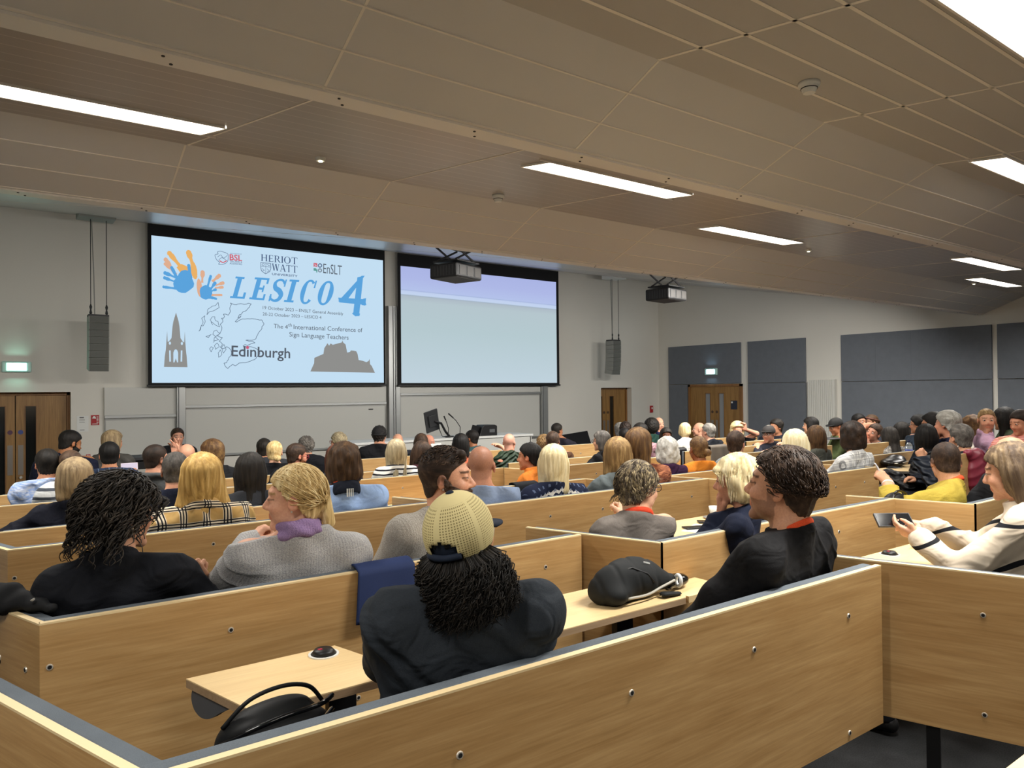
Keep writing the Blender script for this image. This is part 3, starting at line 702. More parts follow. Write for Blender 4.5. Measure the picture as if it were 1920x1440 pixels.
# ------------------------------------------------------------------ ceiling projectors
def projector(px, py, Y, label, rz, w_=.50, d_=.42, h_=.17, sil=False):
    a = atY(px, py, Y); t = thing('ceiling_projector', label, 'projector', a.tolist(), rz)
    zc = ZF0+(ZF1-ZF0)*(Y-Y2c)/(DW-Y2c)-a[2]
    bd = MB().box(-w_/2, w_/2, -d_/2, d_/2, -h_/2, h_/2).build('body', M_BLACKM, t, bevel=.018)
    b = MB()
    for k in range(3): b.box(-w_/2+.05+k*.15, -w_/2+.17+k*.15, -d_/2-.004, -d_/2, -h_/2+.03, h_/2-.03)
    b.build('vent_grille', plain('vent_brown', '#2b2825', .5), bd)
    b = MB()
    for k in range(7): b.box(-w_/2-.003, -w_/2, -d_/2+.05+k*.045, -d_/2+.075+k*.045, -h_/2+.03, h_/2-.03)
    b.build('side_vent', M_BLACK, bd)
    MB().box(-w_/2+.02, w_/2-.02, -d_/2+.02, d_/2-.02, -h_/2-.002, -h_/2+.002).build('underside_cover', plain('warm_grey_plastic', '#3c3936', .6), bd)
    c = MB(); R = Matrix.Translation((.08, d_/2, 0)) @ Matrix.Rotation(-math.pi/2, 4, 'X'); c.cyl((0, 0), .06, 0, .05, 20, 0, .055, R); c.build('lens', M_BLACKM, bd)
    MB().box(-.20, .24, -.18, .2, h_/2+.03, h_/2+.05).build('mounting_plate', M_BLACKM, t, bevel=.004)
    MB().box(-.03, .03, -.03, .03, h_/2, h_/2+.03).build('plate_spacer', M_BLACKM, t)
    for sx in (-.14, .14):
        b = MB(); b.tube([(-.18, sx, h_/2+.05), (.20, sx, zc-.01)], .013, 6); b.tube([(.20, sx, h_/2+.05), (-.22, sx, zc-.01)], .013, 6)
        b.build('scissor_arm', M_BLACKM, t)
    b = MB(); b.box(-.36, .30, -.10, .10, zc-.016, zc+.09); b.build('ceiling_bracket', M_DGREY, t, bevel=.006)
projector(855, 512, 7.6, 'black ceiling projector in front of the right screen', .35)
projector(1249, 554, 7.6, 'black ceiling projector with grey vents, farther right', .15)

# ------------------------------------------------------------------ small ceiling devices
def detector(px, py, label, r=.055, zc=None):
    a = atZ(px, py, ZC)
    t = thing('smoke_detector', label, 'smoke detector', (a[0], a[1], ZC))
    MB().cyl((0, 0), r, -.018, 0, 24).build('base', M_WHITE, t, True); MB().cyl((0, 0), r*.55, -.055, -.018, 24, 0, r*.85).build('sensor_head', M_WHITE, t)
    MB().cyl((0, 0), r*.78, -.034, -.030, 24).build('air_slot', M_DGREY, t)
detector(1517, 155, 'white smoke detector on the flat tiles, upper right of the view'); detector(934, 366, 'white smoke detector in the recess above the right screen', .05)
def spot(px, py, label, on):
    a = atZ(px, py, ZC); t = thing('small_ceiling_sensor', label, 'sensor', (a[0], a[1], ZC))
    MB().cyl((0, 0), .03, -.022, 0, 16, 0, .035).build('housing', M_WHITE, t)
    MB().cyl((0, 0), .014, -.026, -.022, 12).build('lens', emis('sensor_glow', '#fff3c8', 12.0 if on else 1.5), t)
spot(601, 296, 'tiny bright spot lamp in the plank recess, above the slide screen', True); spot(1516, 468, 'tiny white sensor beside the shorter strip light', False); spot(1826, 530, 'tiny white sensor beside the lowest far strip light', False)

# ------------------------------------------------------------------ front desk, monitor, microphones
FZ = -2.10
YD = 11.2
a0 = atY(700, 829, YD); a1 = atY(1000, 820, YD)
t = thing('lecture_desk', 'long white lecture desk in front of the right whiteboard', 'desk', (a0[0]-.4, YD, FZ)); L = a1[0]-a0[0]+.4; hz = a0[2]-FZ
MB().box(0, L, 0, .75, hz-.04, hz).build('desk_top', M_WHITE, t, bevel=.004); MB().box(.04, L-.04, .03, .06, 0, hz-.04).build('front_panel', M_BOARD, t)
for x in (.02, L-.06): MB().box(x, x+.04, .03, .72, 0, hz-.04).build('side_panel', M_BOARD, t)
MB().box(.04, L-.04, .01, .035, hz*.62, hz*.66).build('rail', M_ALU, t)
DZ = FZ+hz
def P3(px, Y): return float(atY(px, 800, Y)[0])
x = P3(815, 11.5)
t = thing('monitor', 'black monitor seen from behind, tilted on an arm on the desk', 'monitor', (x, 11.5, DZ))
Mm = Matrix.Translation((-.05, 0, .30)) @ Matrix.Rotation(math.radians(-16), 4, 'Y') @ Matrix.Rotation(math.radians(12), 4, 'X')
MB().box(-.14, .14, 0, .03, -.20, .20, 0, Mm).box(-.08, .08, -.03, 0, -.1, .12, 0, Mm).build('display', M_DGREY, t, bevel=.006)
MB().tube([(-.02, -.03, .30), (.10, -.06, .26), (.20, -.05, .10), (.30, -.02, .012)], .022, 8).build('arm', M_BLACKM, t)
MB().cyl((.30, -.02), .08, 0, .02, 20).build('base', M_BLACKM, t)
MB().tube([(.05, -.03, .22), (.12, .02, .12), (.14, -.03, .02), (.2, -.03, .012)], .007, 6).build('cable', M_BLACK, t)
for (px, dx, hh, lab) in ((840, -.07, .36, 'upright gooseneck microphone beside the monitor'), (862, -.20, .40, 'leaning gooseneck microphone right of the upright one')):
    x = P3(px, 11.4); t = thing('gooseneck_microphone', lab, 'microphone', (x, 11.4, DZ))
    MB().cyl((0, 0), .05, 0, .015, 16).build('base', M_BLACKM, t)
    MB().tube([(0, 0, .01), (.01, 0, hh*.45), (dx*.4, 0, hh*.75), (dx*.8, 0, hh*.92)], .007, 6).build('gooseneck', M_BLACK, t)
    MB().tube([(dx*.7, 0, hh*.88), (dx*1.2, 0, hh*1.08)], .013, 8).build('microphone_head', M_BLACK, t)
x = P3(893, 11.4); t = thing('laptop', 'open black laptop seen from behind on the desk', 'laptop', (x, 11.4, DZ))
MB().box(-.13, .15, 0, .2, 0, .02).build('keyboard_base', M_BLACK, t)
MB().box(-.14, .14, 0, .012, 0, .17, 0, Matrix.Translation((0, 0, .02)) @ Matrix.Rotation(.2, 4, 'Y') @ Matrix.Rotation(.25, 4, 'X')).build('lid', M_BLACK, t)
x = P3(916, 11.3); t = thing('equipment_case', 'boxy black equipment case on the right of the desk', 'case', (x, 11.3, DZ))
MB().prism([(-.20, 0), (.20, 0), (.20, .18), (.15, .2), (-.10, .2), (-.15, .15)], 0, .25, M=Matrix.Rotation(math.pi/2, 4, 'X') @ Matrix.Translation((0, 0, -.25))).build('shell', M_BLACKM, t, bevel=.01)
MB().box(.02, .14, -.004, 0, .06, .12).build('label_plate', plain('worn_label', '#55585a', .6), t)
a = atY(1088, 836, 11.0); x0 = float(atY(1056, 830, 11.0)[0]); x1 = float(atY(1110, 830, 11.0)[0])
t = thing('draped_lectern', 'low lectern draped in black cloth beside the far door', 'lectern', ((x0+x1)/2, 11.0, FZ)); hw = (x1-x0)/2; zt_ = float(atY(1080, 812, 11.0)[2])-FZ
b = MB(); b.prism([(-hw, 0), (hw, 0), (hw, .45), (-hw, .45)], 0, zt_-.25); b.build('body', M_BLACK, t)
b = MB(); b.add([(-hw*1.0, -.03, zt_-.28), (hw*.9, -.03, zt_-.25), (hw*1.15, .2, zt_+.02), (-hw*.75, .2, zt_-.04), (-hw, .47, zt_-.28), (hw*.9, .47, zt_-.25)], [(0, 1, 2, 3), (3, 2, 5, 4), (0, 3, 4), (1, 5, 2)]); b.build('cloth_top', fabric('black_cloth', '#101012', .9), t)
# low dark desk in front at left
a = atY(255, 866, 10.6); t = thing('side_table', 'low dark table at the front left behind the seated people', 'table', (float(a[0]), 10.6, FZ))
zz = float(atY(255, 858, 10.6)[2])-FZ
MB().box(-.45, .5, 0, .5, zz-.04, zz).build('table_top', M_DGREY, t, bevel=.004)
MB().box(-.42, .46, .04, .46, zz-.16, zz-.04).build('apron', M_BLACKM, t)
for sx in (-.42, .42):
    for sy in (.06, .44): MB().box(sx-.02, sx+.02, sy-.02, sy+.02, 0, zz-.04).build('leg', M_BLACKM, t)
# ------------------------------------------------------------------ seating: benches, partitions, tables
PT = .022
M_SCREW = plain('screw_ring', '#c4bcae', .35, .25)
def bolt(parent, x, y, z, face):
    """chrome screw head in the panel face; face = -1 looks towards -y of the parent"""
    M = Matrix.Translation((x, y, z)) @ Matrix.Rotation(face*math.pi/2, 4, 'X')
    b = MB(); b.cyl((0, 0), .0105, 0, .003, 14, 0, .009, M); o = b.build('screw_head', M_SCREW, parent)
    b = MB(); b.cyl((0, 0), .0062, .0031, .0036, 12, 0, None, M); b.build('screw_socket', M_BLACK, o)
def panel_board(t, L, zt, zb, bolts, pad0, pad1):
    """x runs along the board, visible face looks to -y, upholstery on +y"""
    bd = MB().box(0, L, 0, PT, zb, zt-.006).build('back_panel', M_OAK, t)
    MB().box(0, L, 0, PT, zt-.006, zt).box(-.0, .0015, .001, PT-.001, zb, zt).build('edge_strip', M_OAKEND, bd)
    if pad1 > pad0:
        MB().box(pad0, pad1, PT, PT+.05, zt-.48, zt-.001).build('backrest_pad', M_PAD, t, bevel=.009)
    for (x, z) in bolts: bolt(bd, x, 0, z, 1)
def bench(x0, x1, Y, zt, fz, label, group, bolts=None, seat=True, ends=(0, 0)):
    t = thing('bench', label, 'bench', (x0, Y, 0), 0, group); L = x1-x0
    zb = max(zt-.637, fz+.12)
    if bolts is None:
        n = max(2, int(round(L/.62))); bolts = [(.14+(L-.28)*i/(n-1), zt-.17) for i in range(n)]+[(.14+(L-.28)*i/(n-1), zb+.09) for i in range(n)]
    panel_board(t, L, zt, zb, bolts, .015, L-.015)
    if seat:
        sz = fz+.43
        MB().box(.08, L-.08, PT+.05, PT+.44, sz-.07, sz).build('seat_cushion', M_PAD, t, bevel=.02)
        MB().box(.10, L-.10, PT+.1, PT+.38, sz-.10, sz-.07).build('seat_board', M_BLACKM, t)
        n = 2 if L > 1.3 else 1
        for i in range(n):
            x = L/2 if n == 1 else L*(.2+.6*i)
            lg = MB().cyl((x, PT+.25), .03, fz, sz-.10, 14).build('pedestal', M_BLACKM, t)
            MB().cyl((x, PT+.25), .15, fz, fz+.014, 28, 0, .145).build('foot_disc', plain('grey_foot', '#63656a', .4, .5), lg)
    return t
def partition(xn, yn, L, zt, fz, label, bolts, group='angled wooden partitions'):
    """from near end (xn,yn) running away at the partition angle; face with screws looks left"""
    ang = math.radians(109.07)
    t = thing('partition', label, 'partition', (xn, yn, 0), ang, group)
    zt -= .0015
    zb = max(zt-.637, fz+.12)
    bd = MB().box(0, L, -PT, 0, zb, zt-.006).build('panel', M_OAK, t)
    MB().box(0, L, -PT, 0, zt-.006, zt).build('edge_strip', M_OAKEND, bd)
    MB().box(.02, L-.02, -PT-.05, -PT, zt-.48, zt-.0045).build('backrest_pad', M_PAD, t, bevel=.009)
    for (x, z) in bolts: bolt(bd, x, 0, z, -1)
    MB().box(L*.45, L*.45+.05, -PT-.03, -PT+.0, fz, zb+.06).build('support_post', M_BLACKM, t)
    return t
def table(x0, x1, y0, y1, zt, fz, label, group, socket=(), slant=0.15, fin=True, legs=(.5,), edge=None):
    t = thing('bench_table', label, 'table', (x0, y0, 0), 0, group); L, D = x1-x0, y1-y0
    s_ = -slant*D/.4
    pl = [(0, .02), (.02, 0), (L-.02, 0), (L, .02), (L+s_, D), (s_, D)]
    tp = MB().prism(pl, zt-.004, zt).build('table_top', M_TOP, t)
    MB().prism(pl, zt-.028, zt-.004).build('table_edge', edge or M_TOPEDGE, tp)
    for (sx, sy) in socket:
        sx, sy = sx-x0, sy-y0
        so = MB().cyl((sx, sy), .052, zt, zt+.004, 28).build('power_socket', M_WHITE, t)
        b = MB(); b.cyl((sx, sy), .044, zt+.004, zt+.02, 28, 0, .03); b.build('socket_dome', M_BLACKM, so, True)
        MB().box(sx-.02, sx-.006, sy-.006, sy+.006, zt+.0195, zt+.0215).build('indicator', plain('socket_red', '#b0304a', .4), so)
    if fin:
        b = MB(); b.prism(spl([(0, 0), (-.006, -.03), (.012, -.060), (.055, -.074), (.11, -.062), (.17, -.028), (.23, 0)], 6), 0, .018, M=Matrix.Translation((s_+.03, D-.02, zt-.03)) @ Matrix.Rotation(math.radians(-75), 4, 'Z') @ Matrix.Rotation(math.pi/2, 4, 'X'))
        b.build('end_bracket', plain('bracket_grey', '#4a5057', .5), t)
    for f_ in legs:
        lg = MB().box(L*f_-.05, L*f_+.05, D*.62, D*.62+.04, fz, zt-.028).build('leg', M_BLACKM, t, bevel=.004)
        MB().box(L*f_-.06, L*f_+.06, D*.12, D*.95, fz, fz+.02).build('foot', M_BLACKM, lg)
    return t
dA = .72
GB = 'long wooden benches in rows'
# row A (nearest)
F0 = -1.70
bench(.235, 2.955, 1.513, -dA, F0, 'nearest wooden bench back running across the foreground', GB,
      [(x_, z_) for x_, z_ in ((float(atY(px, py, 1.513)[0])-.235, float(atY(px, py, 1.513)[2])) for px, py in ((862, 1416), (1184, 1299), (1414, 1218), (1591, 1155), (1593, 1374)))])
partition(3.235, .94, .98, -dA, F0, 'nearest angled partition at the right edge, over dark carpet', [(.29, -.885), (.10, -.885), (.29, -1.27), (.10, -1.27)])
partition(.36, 1.19, 1.5, -dA, F0, 'angled partition in the bottom left corner with grey padding', [])
# row B
bench(.155, 2.43, 2.745, -dA, F0, 'second wooden bench back, behind which the woman in the grey sweater sits', GB,
      [(float(atY(px, py, 2.745)[0])-.155, float(atY(px, py, 2.745)[2])) for px, py in ((93, 1251), (433, 1181), (1023, 1063), (672, 1308))])
partition(2.59, 2.37, .76, -dA, F0, 'angled partition directly behind the black backpack', [])
bench(2.60, 4.815, 2.36, -dA, F0, 'wooden bench back between the man in black and the yellow sweater corner', GB,
      [(float(atY(px, py, 2.36)[0])-2.60, float(atY(px, py, 2.36)[2])) for px, py in ((1573, 997), (1651, 979), (1300, 1120))])
partition(4.94, 1.95, .73, -dA, F0, 'angled partition in front of the person in the yellow sweater', [(.24, -.885), (.10, -.885)])
bench(4.95, 7.3, 1.94, -dA, F0, 'wooden bench back at the right edge beside the beige sweater', GB)
# row B left return
partition(.155, 2.745, .62, -dA, F0, 'short left end panel of the second bench, under the dark jacket', [(.30, -.885), (.1, -.885)])
# row C
bench(.11, 2.44, 4.145, -dA, F0, 'third wooden bench back, in front of the plaid scarf', GB,
      [(float(atY(px, py, 4.145)[0])-.11, float(atY(px, py, 4.145)[2])) for px, py in ((27, 1084), (746, 985), (400, 1020))])
partition(.11, 4.145, .6, -dA, F0, 'left end panel of the third bench at the left edge', [(.1, -.88)])
partition(2.55, 3.84, .76, -dA, F0, 'angled partition beside the light blue sweater, white cloth behind it', [])
bench(2.56, 4.765, 3.82, -dA, F0, 'wooden bench back running behind the taupe shirt', GB,
      [(float(atY(px, py, 3.82)[0])-2.56, float(atY(px, py, 3.82)[2])) for px, py in ((1032, 968), (1130, 954), (1297, 931))])
partition(4.89, 3.42, .76, -dA, F0, 'angled partition behind the woman with white blond hair', [])
bench(4.90, 6.62, 3.40, -dA, F0, 'wooden bench back under the white checked shirt', GB,
      [(float(atY(px, py, 3.40)[0])-4.90, float(atY(px, py, 3.40)[2])) for px, py in ((1567, 913), (1621, 904), (1620, 980))])
partition(6.62, 3.40, .55, -dA, F0, 'end panel of the bench with the checked shirt, beside the dark table', [])
# row D
bench(.10, 2.3, 5.23, -.80, -1.78, 'fourth bench back, in front of the navy sweater man', GB)
bench(2.98, 3.75, 4.98, -.80, -1.78, 'short bench back with a black coat hung over its end', GB)
bench(4.22, 4.45, 4.95, -.80, -1.78, 'very short bench back left of the grey green top', GB, seat=False)
partition(4.56, 4.62, .36, -.80, -1.78, 'short angled partition left of the grey green top', [(.1, -.95)])
bench(4.58, 6.85, 4.62, -.80, -1.78, 'bench back in front of the purple and orange tops', GB)
bench(7.25, 9.5, 4.32, -.78, -1.78, 'bench back in front of the olive grey top', GB)
# row E
bench(.12, 2.68, 6.7, -.83, -1.81, 'fifth bench back, in front of the striped sleeve', GB)
bench(2.80, 4.60, 6.45, -.83, -1.81, 'bench back in front of the striped top and the long fair hair', GB,
      [(float(atY(px, py, 6.45)[0])-2.80, float(atY(px, py, 6.45)[2])) for px, py in ((755, 915), (880, 905))])
partition(4.72, 6.12, .35, -.83, -1.81, 'short angled partition behind the orange turtleneck', [(.08, -.95)])
bench(4.74, 7.15, 6.18, -.83, -1.81, 'bench back in front of the glasses wearer in black', GB,
      [(float(atY(px, py, 6.18)[0])-4.74, float(atY(px, py, 6.18)[2])) for px, py in ((1118, 888), (1158, 883))])
bench(7.6, 9.9, 5.75, -.82, -1.81, 'bench back in front of the reclining man and the dark laptop', GB,
      [(float(atY(px, py, 5.75)[0])-7.6, float(atY(px, py, 5.75)[2])) for px, py in ((1661, 861), (1640, 846))])
bench(10.1, 11.9, 5.4, -.80, -1.81, 'far right bench back under the blue labelled water bottle', GB)
# row F
bench(.15, 2.7, 7.70, -.86, -1.84, 'sixth bench back, in front of the dark checked shirt', GB)
bench(2.8, 4.98, 7.30, -.86, -1.84, 'bench back in front of the green padded vest', GB)
bench(5.1, 7.3, 7.05, -.86, -1.84, 'bench back below the pink and red tops', GB, [(float(atY(px, py, 7.05)[0])-5.1, float(atY(px, py, 7.05)[2])) for px, py in ((1089, 850), (1142, 845))])
bench(7.9, 10.0, 6.75, -.86, -1.84, 'bench back below the man with gesturing hands', GB)
# row G
bench(.3, 2.6, 9.2, -.92, -1.88, 'far left front bench back near the door', GB)
bench(3.95, 6.35, 8.95, -.88, -1.88, 'front bench back below the person in the dark hat', GB)
bench(7.2, 9.1, 8.75, -.86, -1.88, 'front bench back under the draped black lectern', GB, [(float(atY(1089, 850, 8.75)[0])-7.2, float(atY(1089, 850, 8.75)[2])), (.3, -1.3)])
bench(9.4, 11.6, 8.2, -.86, -1.88, 'front bench back below the curly blond woman', GB)
bench(9.9, 11.9, 7.2, -.84, -1.84, 'bench back beyond the cap wearer in olive', GB)

GT = 'fixed wooden writing tables'
TZ = -.91
k_ = .91/1.0
def so_(px, py): a = atZ(px, py, TZ); return (float(a[0]), float(a[1]))
table(.63, 1.13, 2.13, 2.51, TZ, F0, 'pale table end in the foreground left of the person in the cap', GT, [so_(607, 1227)], .10, True, (.75,))
tb = table(1.36, 2.52, 2.14, 2.51, TZ, F0, 'pale table carrying the flat black backpack', GT, [so_(1128, 1103)], .0, False, (.45, .86))
MB().prism([(2.52-1.36, 0), (2.78-1.36, 0), (2.80-1.36, .03), (2.80-1.36, .20), (2.59-1.36, .20), (2.52-1.36, .34)], TZ-.028, TZ, M=Matrix.Identity(4)).build('table_end', M_TOP, tb)
table(.50, 2.25, 3.28, 3.66, TZ, F0, 'pale table in front of the grey sweater and the bearded person', GT, [so_(757, 1032)], .1, False, (.3, .7))
table(2.75, 4.55, 2.98, 3.43, TZ, F0, 'pale table with phones and a cup beside the taupe shirt', GT, (), .1, False, (.3, .7))
table(3.50, 4.8, 1.63, 2.07, TZ, F0, 'pale table under the forearms of the beige sweater', GT, [so_(1668, 1040)], .1, False, (.6,))
table(1.86, 2.75, .33, .72, TZ, F0, 'pale table corner at the bottom right edge', GT, (), .1, False, (.5,))
table(.6, 2.3, 4.80, 5.2, -1.07, -1.78, 'table behind the fourth bench, before the plaid scarf', GT, (), .1, False)
table(2.75, 4.4, 6.0, 6.42, -1.09, -1.81, 'pale table strip with a crumpled white cloth', GT, (), .1, False)
table(5.0, 6.6, 4.15, 4.58, -1.07, -1.78, 'table in front of the shawl, mostly hidden', GT, (), .1, False)
M_DTAB = plain('dark_table_edge', '#57534d', .6)
table(8.35, 9.6, 3.55, 4.2, TZ, F0, 'table on a thick black pedestal at right with a black case', GT, (), .25, False, (), M_DTAB)
tb = [o for o in bpy.data.objects if o.name.startswith('bench_table')][-1]
lg = MB().box(.42, .56, .12, .24, F0, TZ-.028).build('leg', M_BLACKM, tb, bevel=.006); MB().box(.0, .9, .05, .35, F0, F0+.2).build('foot', M_BLACKM, lg, bevel=.01)
table(7.3, 8.9, 6.1, 6.5, -1.06, -1.81, 'table strip in front of the reclining man', GT, (), .1, False, (.5,), M_DTAB)
table(6.6, 7.5, 5.9, 6.2, -1.0, -1.81, 'table end visible between the purple and orange tops', GT, (), .1, False, (.6,))
# ------------------------------------------------------------------ people: bodies grown as one implicit surface
f32 = np.float32
def V3(*a): return np.array(a, dtype=np.float64)
def smin(a, b, k):
    h = np.clip(.5+.5*(b-a)/k, 0, 1); return b+(a-b)*h-k*h*(1-h)
def rcone(p, a, b, r1, r2):
    a = np.asarray(a, float); ba = np.asarray(b, float)-a; L = max(float(ba@ba), 1e-9)
    pa = p-a; t = np.clip(pa@ba/L, 0, 1); d = pa-t[:, None]*ba
    return np.sqrt((d*d).sum(1))-(r1+(r2-r1)*t)
def ell(p, c, r):
    q = p-np.asarray(c, float); r = np.asarray(r, float); k0 = np.sqrt(((q/r)**2).sum(1)); k1 = np.sqrt(((q/(r*r))**2).sum(1))
    return k0*(k0-1)/np.maximum(k1, 1e-6)
def torus(p, c, n, R, r, squash=1.0):
    q = p-np.asarray(c, float); n = np.asarray(n, float)/np.linalg.norm(n); h = q@n; rad = np.sqrt(np.maximum((q*q).sum(1)-h*h, 0))
    return np.sqrt((rad-R)**2+(h*squash)**2)-r
def rotz(a): c, s = math.cos(a), math.sin(a); return np.array([[c, -s, 0], [s, c, 0], [0, 0, 1.0]])
def rotx(a): c, s = math.cos(a), math.sin(a); return np.array([[1, 0, 0], [0, c, -s], [0, s, c.real]])
def roty(a): c, s = math.cos(a), math.sin(a); return np.array([[c, 0, s], [0, 1, 0], [-s, 0, c]])
def surface(fn, lo, hi, h):
    """sparse surface nets of fn(points) < 0"""
    lo = np.asarray(lo, float); B = 8; nb = np.ceil((np.asarray(hi)-lo)/(h*B)).astype(int)+1; n = nb*B
    g = np.stack(np.meshgrid(*[np.arange(k) for k in nb], indexing='ij'), -1).reshape(-1, 3)
    cen = lo+(g*B+B/2-.5)*h; dc = fn(cen); act = np.abs(dc) < h*B*1.05+.012
    G = np.empty(tuple(n), f32)
    G[...] = np.repeat(np.repeat(np.repeat(np.where(dc < 0, -1, 1).astype(f32).reshape(tuple(nb)), B, 0), B, 1), B, 2)
    ga = g[act]
    if len(ga) == 0: return np.zeros((0, 3)), np.zeros((0, 4), int)
    off = np.stack(np.meshgrid(*[np.arange(B)]*3, indexing='ij'), -1).reshape(-1, 3)
    for s in range(0, len(ga), 400):
        gg = ga[s:s+400]; idx = (gg[:, None, :]*B+off[None]).reshape(-1, 3)
        G[idx[:, 0], idx[:, 1], idx[:, 2]] = fn(lo+idx*h)
    S = G < 0
    c = np.zeros(tuple(n-1), np.int8)
    for dx in (0, 1):
        for dy in (0, 1):
            for dz in (0, 1): c += S[dx:n[0]-1+dx, dy:n[1]-1+dy, dz:n[2]-1+dz]
    cells = np.argwhere((c > 0) & (c < 8)); m = len(cells)
    idm = np.full(tuple(n-1), -1, np.int32); idm[cells[:, 0], cells[:, 1], cells[:, 2]] = np.arange(m)
    acc = np.zeros((m, 3)); num = np.zeros(m)
    cor = [(0, 0, 0), (1, 0, 0), (0, 1, 0), (1, 1, 0), (0, 0, 1), (1, 0, 1), (0, 1, 1), (1, 1, 1)]
    val = [G[cells[:, 0]+x, cells[:, 1]+y, cells[:, 2]+z] for x, y, z in cor]
    for a, b in ((0, 1), (2, 3), (4, 5), (6, 7), (0, 2), (1, 3), (4, 6), (5, 7), (0, 4), (1, 5), (2, 6), (3, 7)):
        va, vb = val[a], val[b]; x = (va < 0) != (vb < 0); t = np.where(x, va/np.where(x, va-vb, 1), 0)
        pa = np.array(cor[a], float); pb = np.array(cor[b], float); acc += np.where(x[:, None], pa+(pb-pa)*t[:, None], 0); num += x
    V = lo+(cells+acc/np.maximum(num, 1)[:, None])*h
    F = []
    for ax in range(3):
        o1, o2 = [(1, 2), (2, 0), (0, 1)][ax]
        sl = [slice(1, n[k]-1) for k in range(3)]; sl2 = list(sl); sl[ax] = slice(0, n[ax]-1); sl2[ax] = slice(1, n[ax])
        A = S[tuple(sl)]; Bq = S[tuple(sl2)]; e = np.argwhere(A != Bq)
        if len(e) == 0: continue
        base = e.copy()
        for k in range(3):
            if k != ax: base[:, k] += 1
        inside = A[e[:, 0], e[:, 1], e[:, 2]]
        def cid(d1, d2):
            q = base.copy(); q[:, o1] -= d1; q[:, o2] -= d2; q = np.minimum(q, n-2); return idm[q[:, 0], q[:, 1], q[:, 2]]
        Q = np.stack([cid(1, 1), cid(0, 1), cid(0, 0), cid(1, 0)], 1)
        Q[~inside] = Q[~inside][:, ::-1]; F.append(Q)
    F = np.concatenate(F) if F else np.zeros((0, 4), int); F = F[(F >= 0).all(1)]
    return V, F
def np_mesh(name, V, F, material, parent, attr=None):
    me = bpy.data.meshes.new(name); me.vertices.add(len(V)); me.vertices.foreach_set('co', V.astype(f32).ravel())
    k = F.shape[1] if len(F) else 4
    me.loops.add(len(F)*k); me.loops.foreach_set('vertex_index', F.astype(np.int32).ravel()); me.polygons.add(len(F))
    me.polygons.foreach_set('loop_start', np.arange(0, len(F)*k, k, dtype=np.int32)); me.polygons.foreach_set('use_smooth', np.ones(len(F), bool))
    if attr is not None:
        ca = me.color_attributes.new('tint', 'FLOAT_COLOR', 'POINT'); ca.data.foreach_set('color', attr.astype(f32).ravel())
    me.update(calc_edges=True); me.materials.append(material)
    o = bpy.data.objects.new(name, me); link(o); o.parent = parent; return o

# ---- the head, in its own frame: x right, y forward, z up, origin between the ears
def head_sdf(p, fem=0.0, nose=1.0):
    q = p.copy(); q[:, 0] = np.abs(q[:, 0])
    d = ell(q, (0, -.014, .038), (.073, .094, .084))
    d = smin(d, ell(q, (0, .034, -.028), (.052-.003*fem, .056, .080)), .03)
    d = smin(d, ell(q, (.034, .022, -.058), (.024-.003*fem, .038, .030)), .022)
    d = smin(d, ell(q, (0, .073, -.098), (.021-.003*fem, .018, .017)), .022)
    d = smin(d, ell(q, (.036, .062, -.026), (.022, .022, .022)), .02)
    d = smin(d, rcone(q, (0, .082, .030), (.036, .070, .030), .012, .011), .014)
    d = -smin(-d, rcone(q, (.029, .106, .008), (.033, .102, .006), .014, .012), .012)
    ec = (.031, .0785, .0075); lid = np.sqrt(((q-np.array(ec))**2).sum(1))-.0142; lid = np.maximum(lid, -ell(q, (.031, .094, .0070), (.0125, .014, .0042))); d = smin(d, lid, .004)
    d = smin(d, rcone(q, (0, .084, .012), (0, .104*nose+.000, -.024), .008, .0125), .010)
    d = smin(d, ell(q, (.011, .094, -.030), (.009, .011, .008)), .006)
    d = smin(d, rcone(q, (0, .086, -.056), (.016, .078, -.058), .0085, .005), .006)
    d = smin(d, rcone(q, (0, .084, -.068), (.014, .077, -.067), .0085, .005), .005)
    d = -smin(-d, rcone(q, (0, .096, -.062), (.018, .086, -.062), .0018, .001), .002)
    e = ell(q, (.077, -.008, -.002), (.010, .020, .031)); e = -smin(-e, ell(q, (.086, -.004, .002), (.007, .011, .017)), .004)
    return smin(d, e, .006)
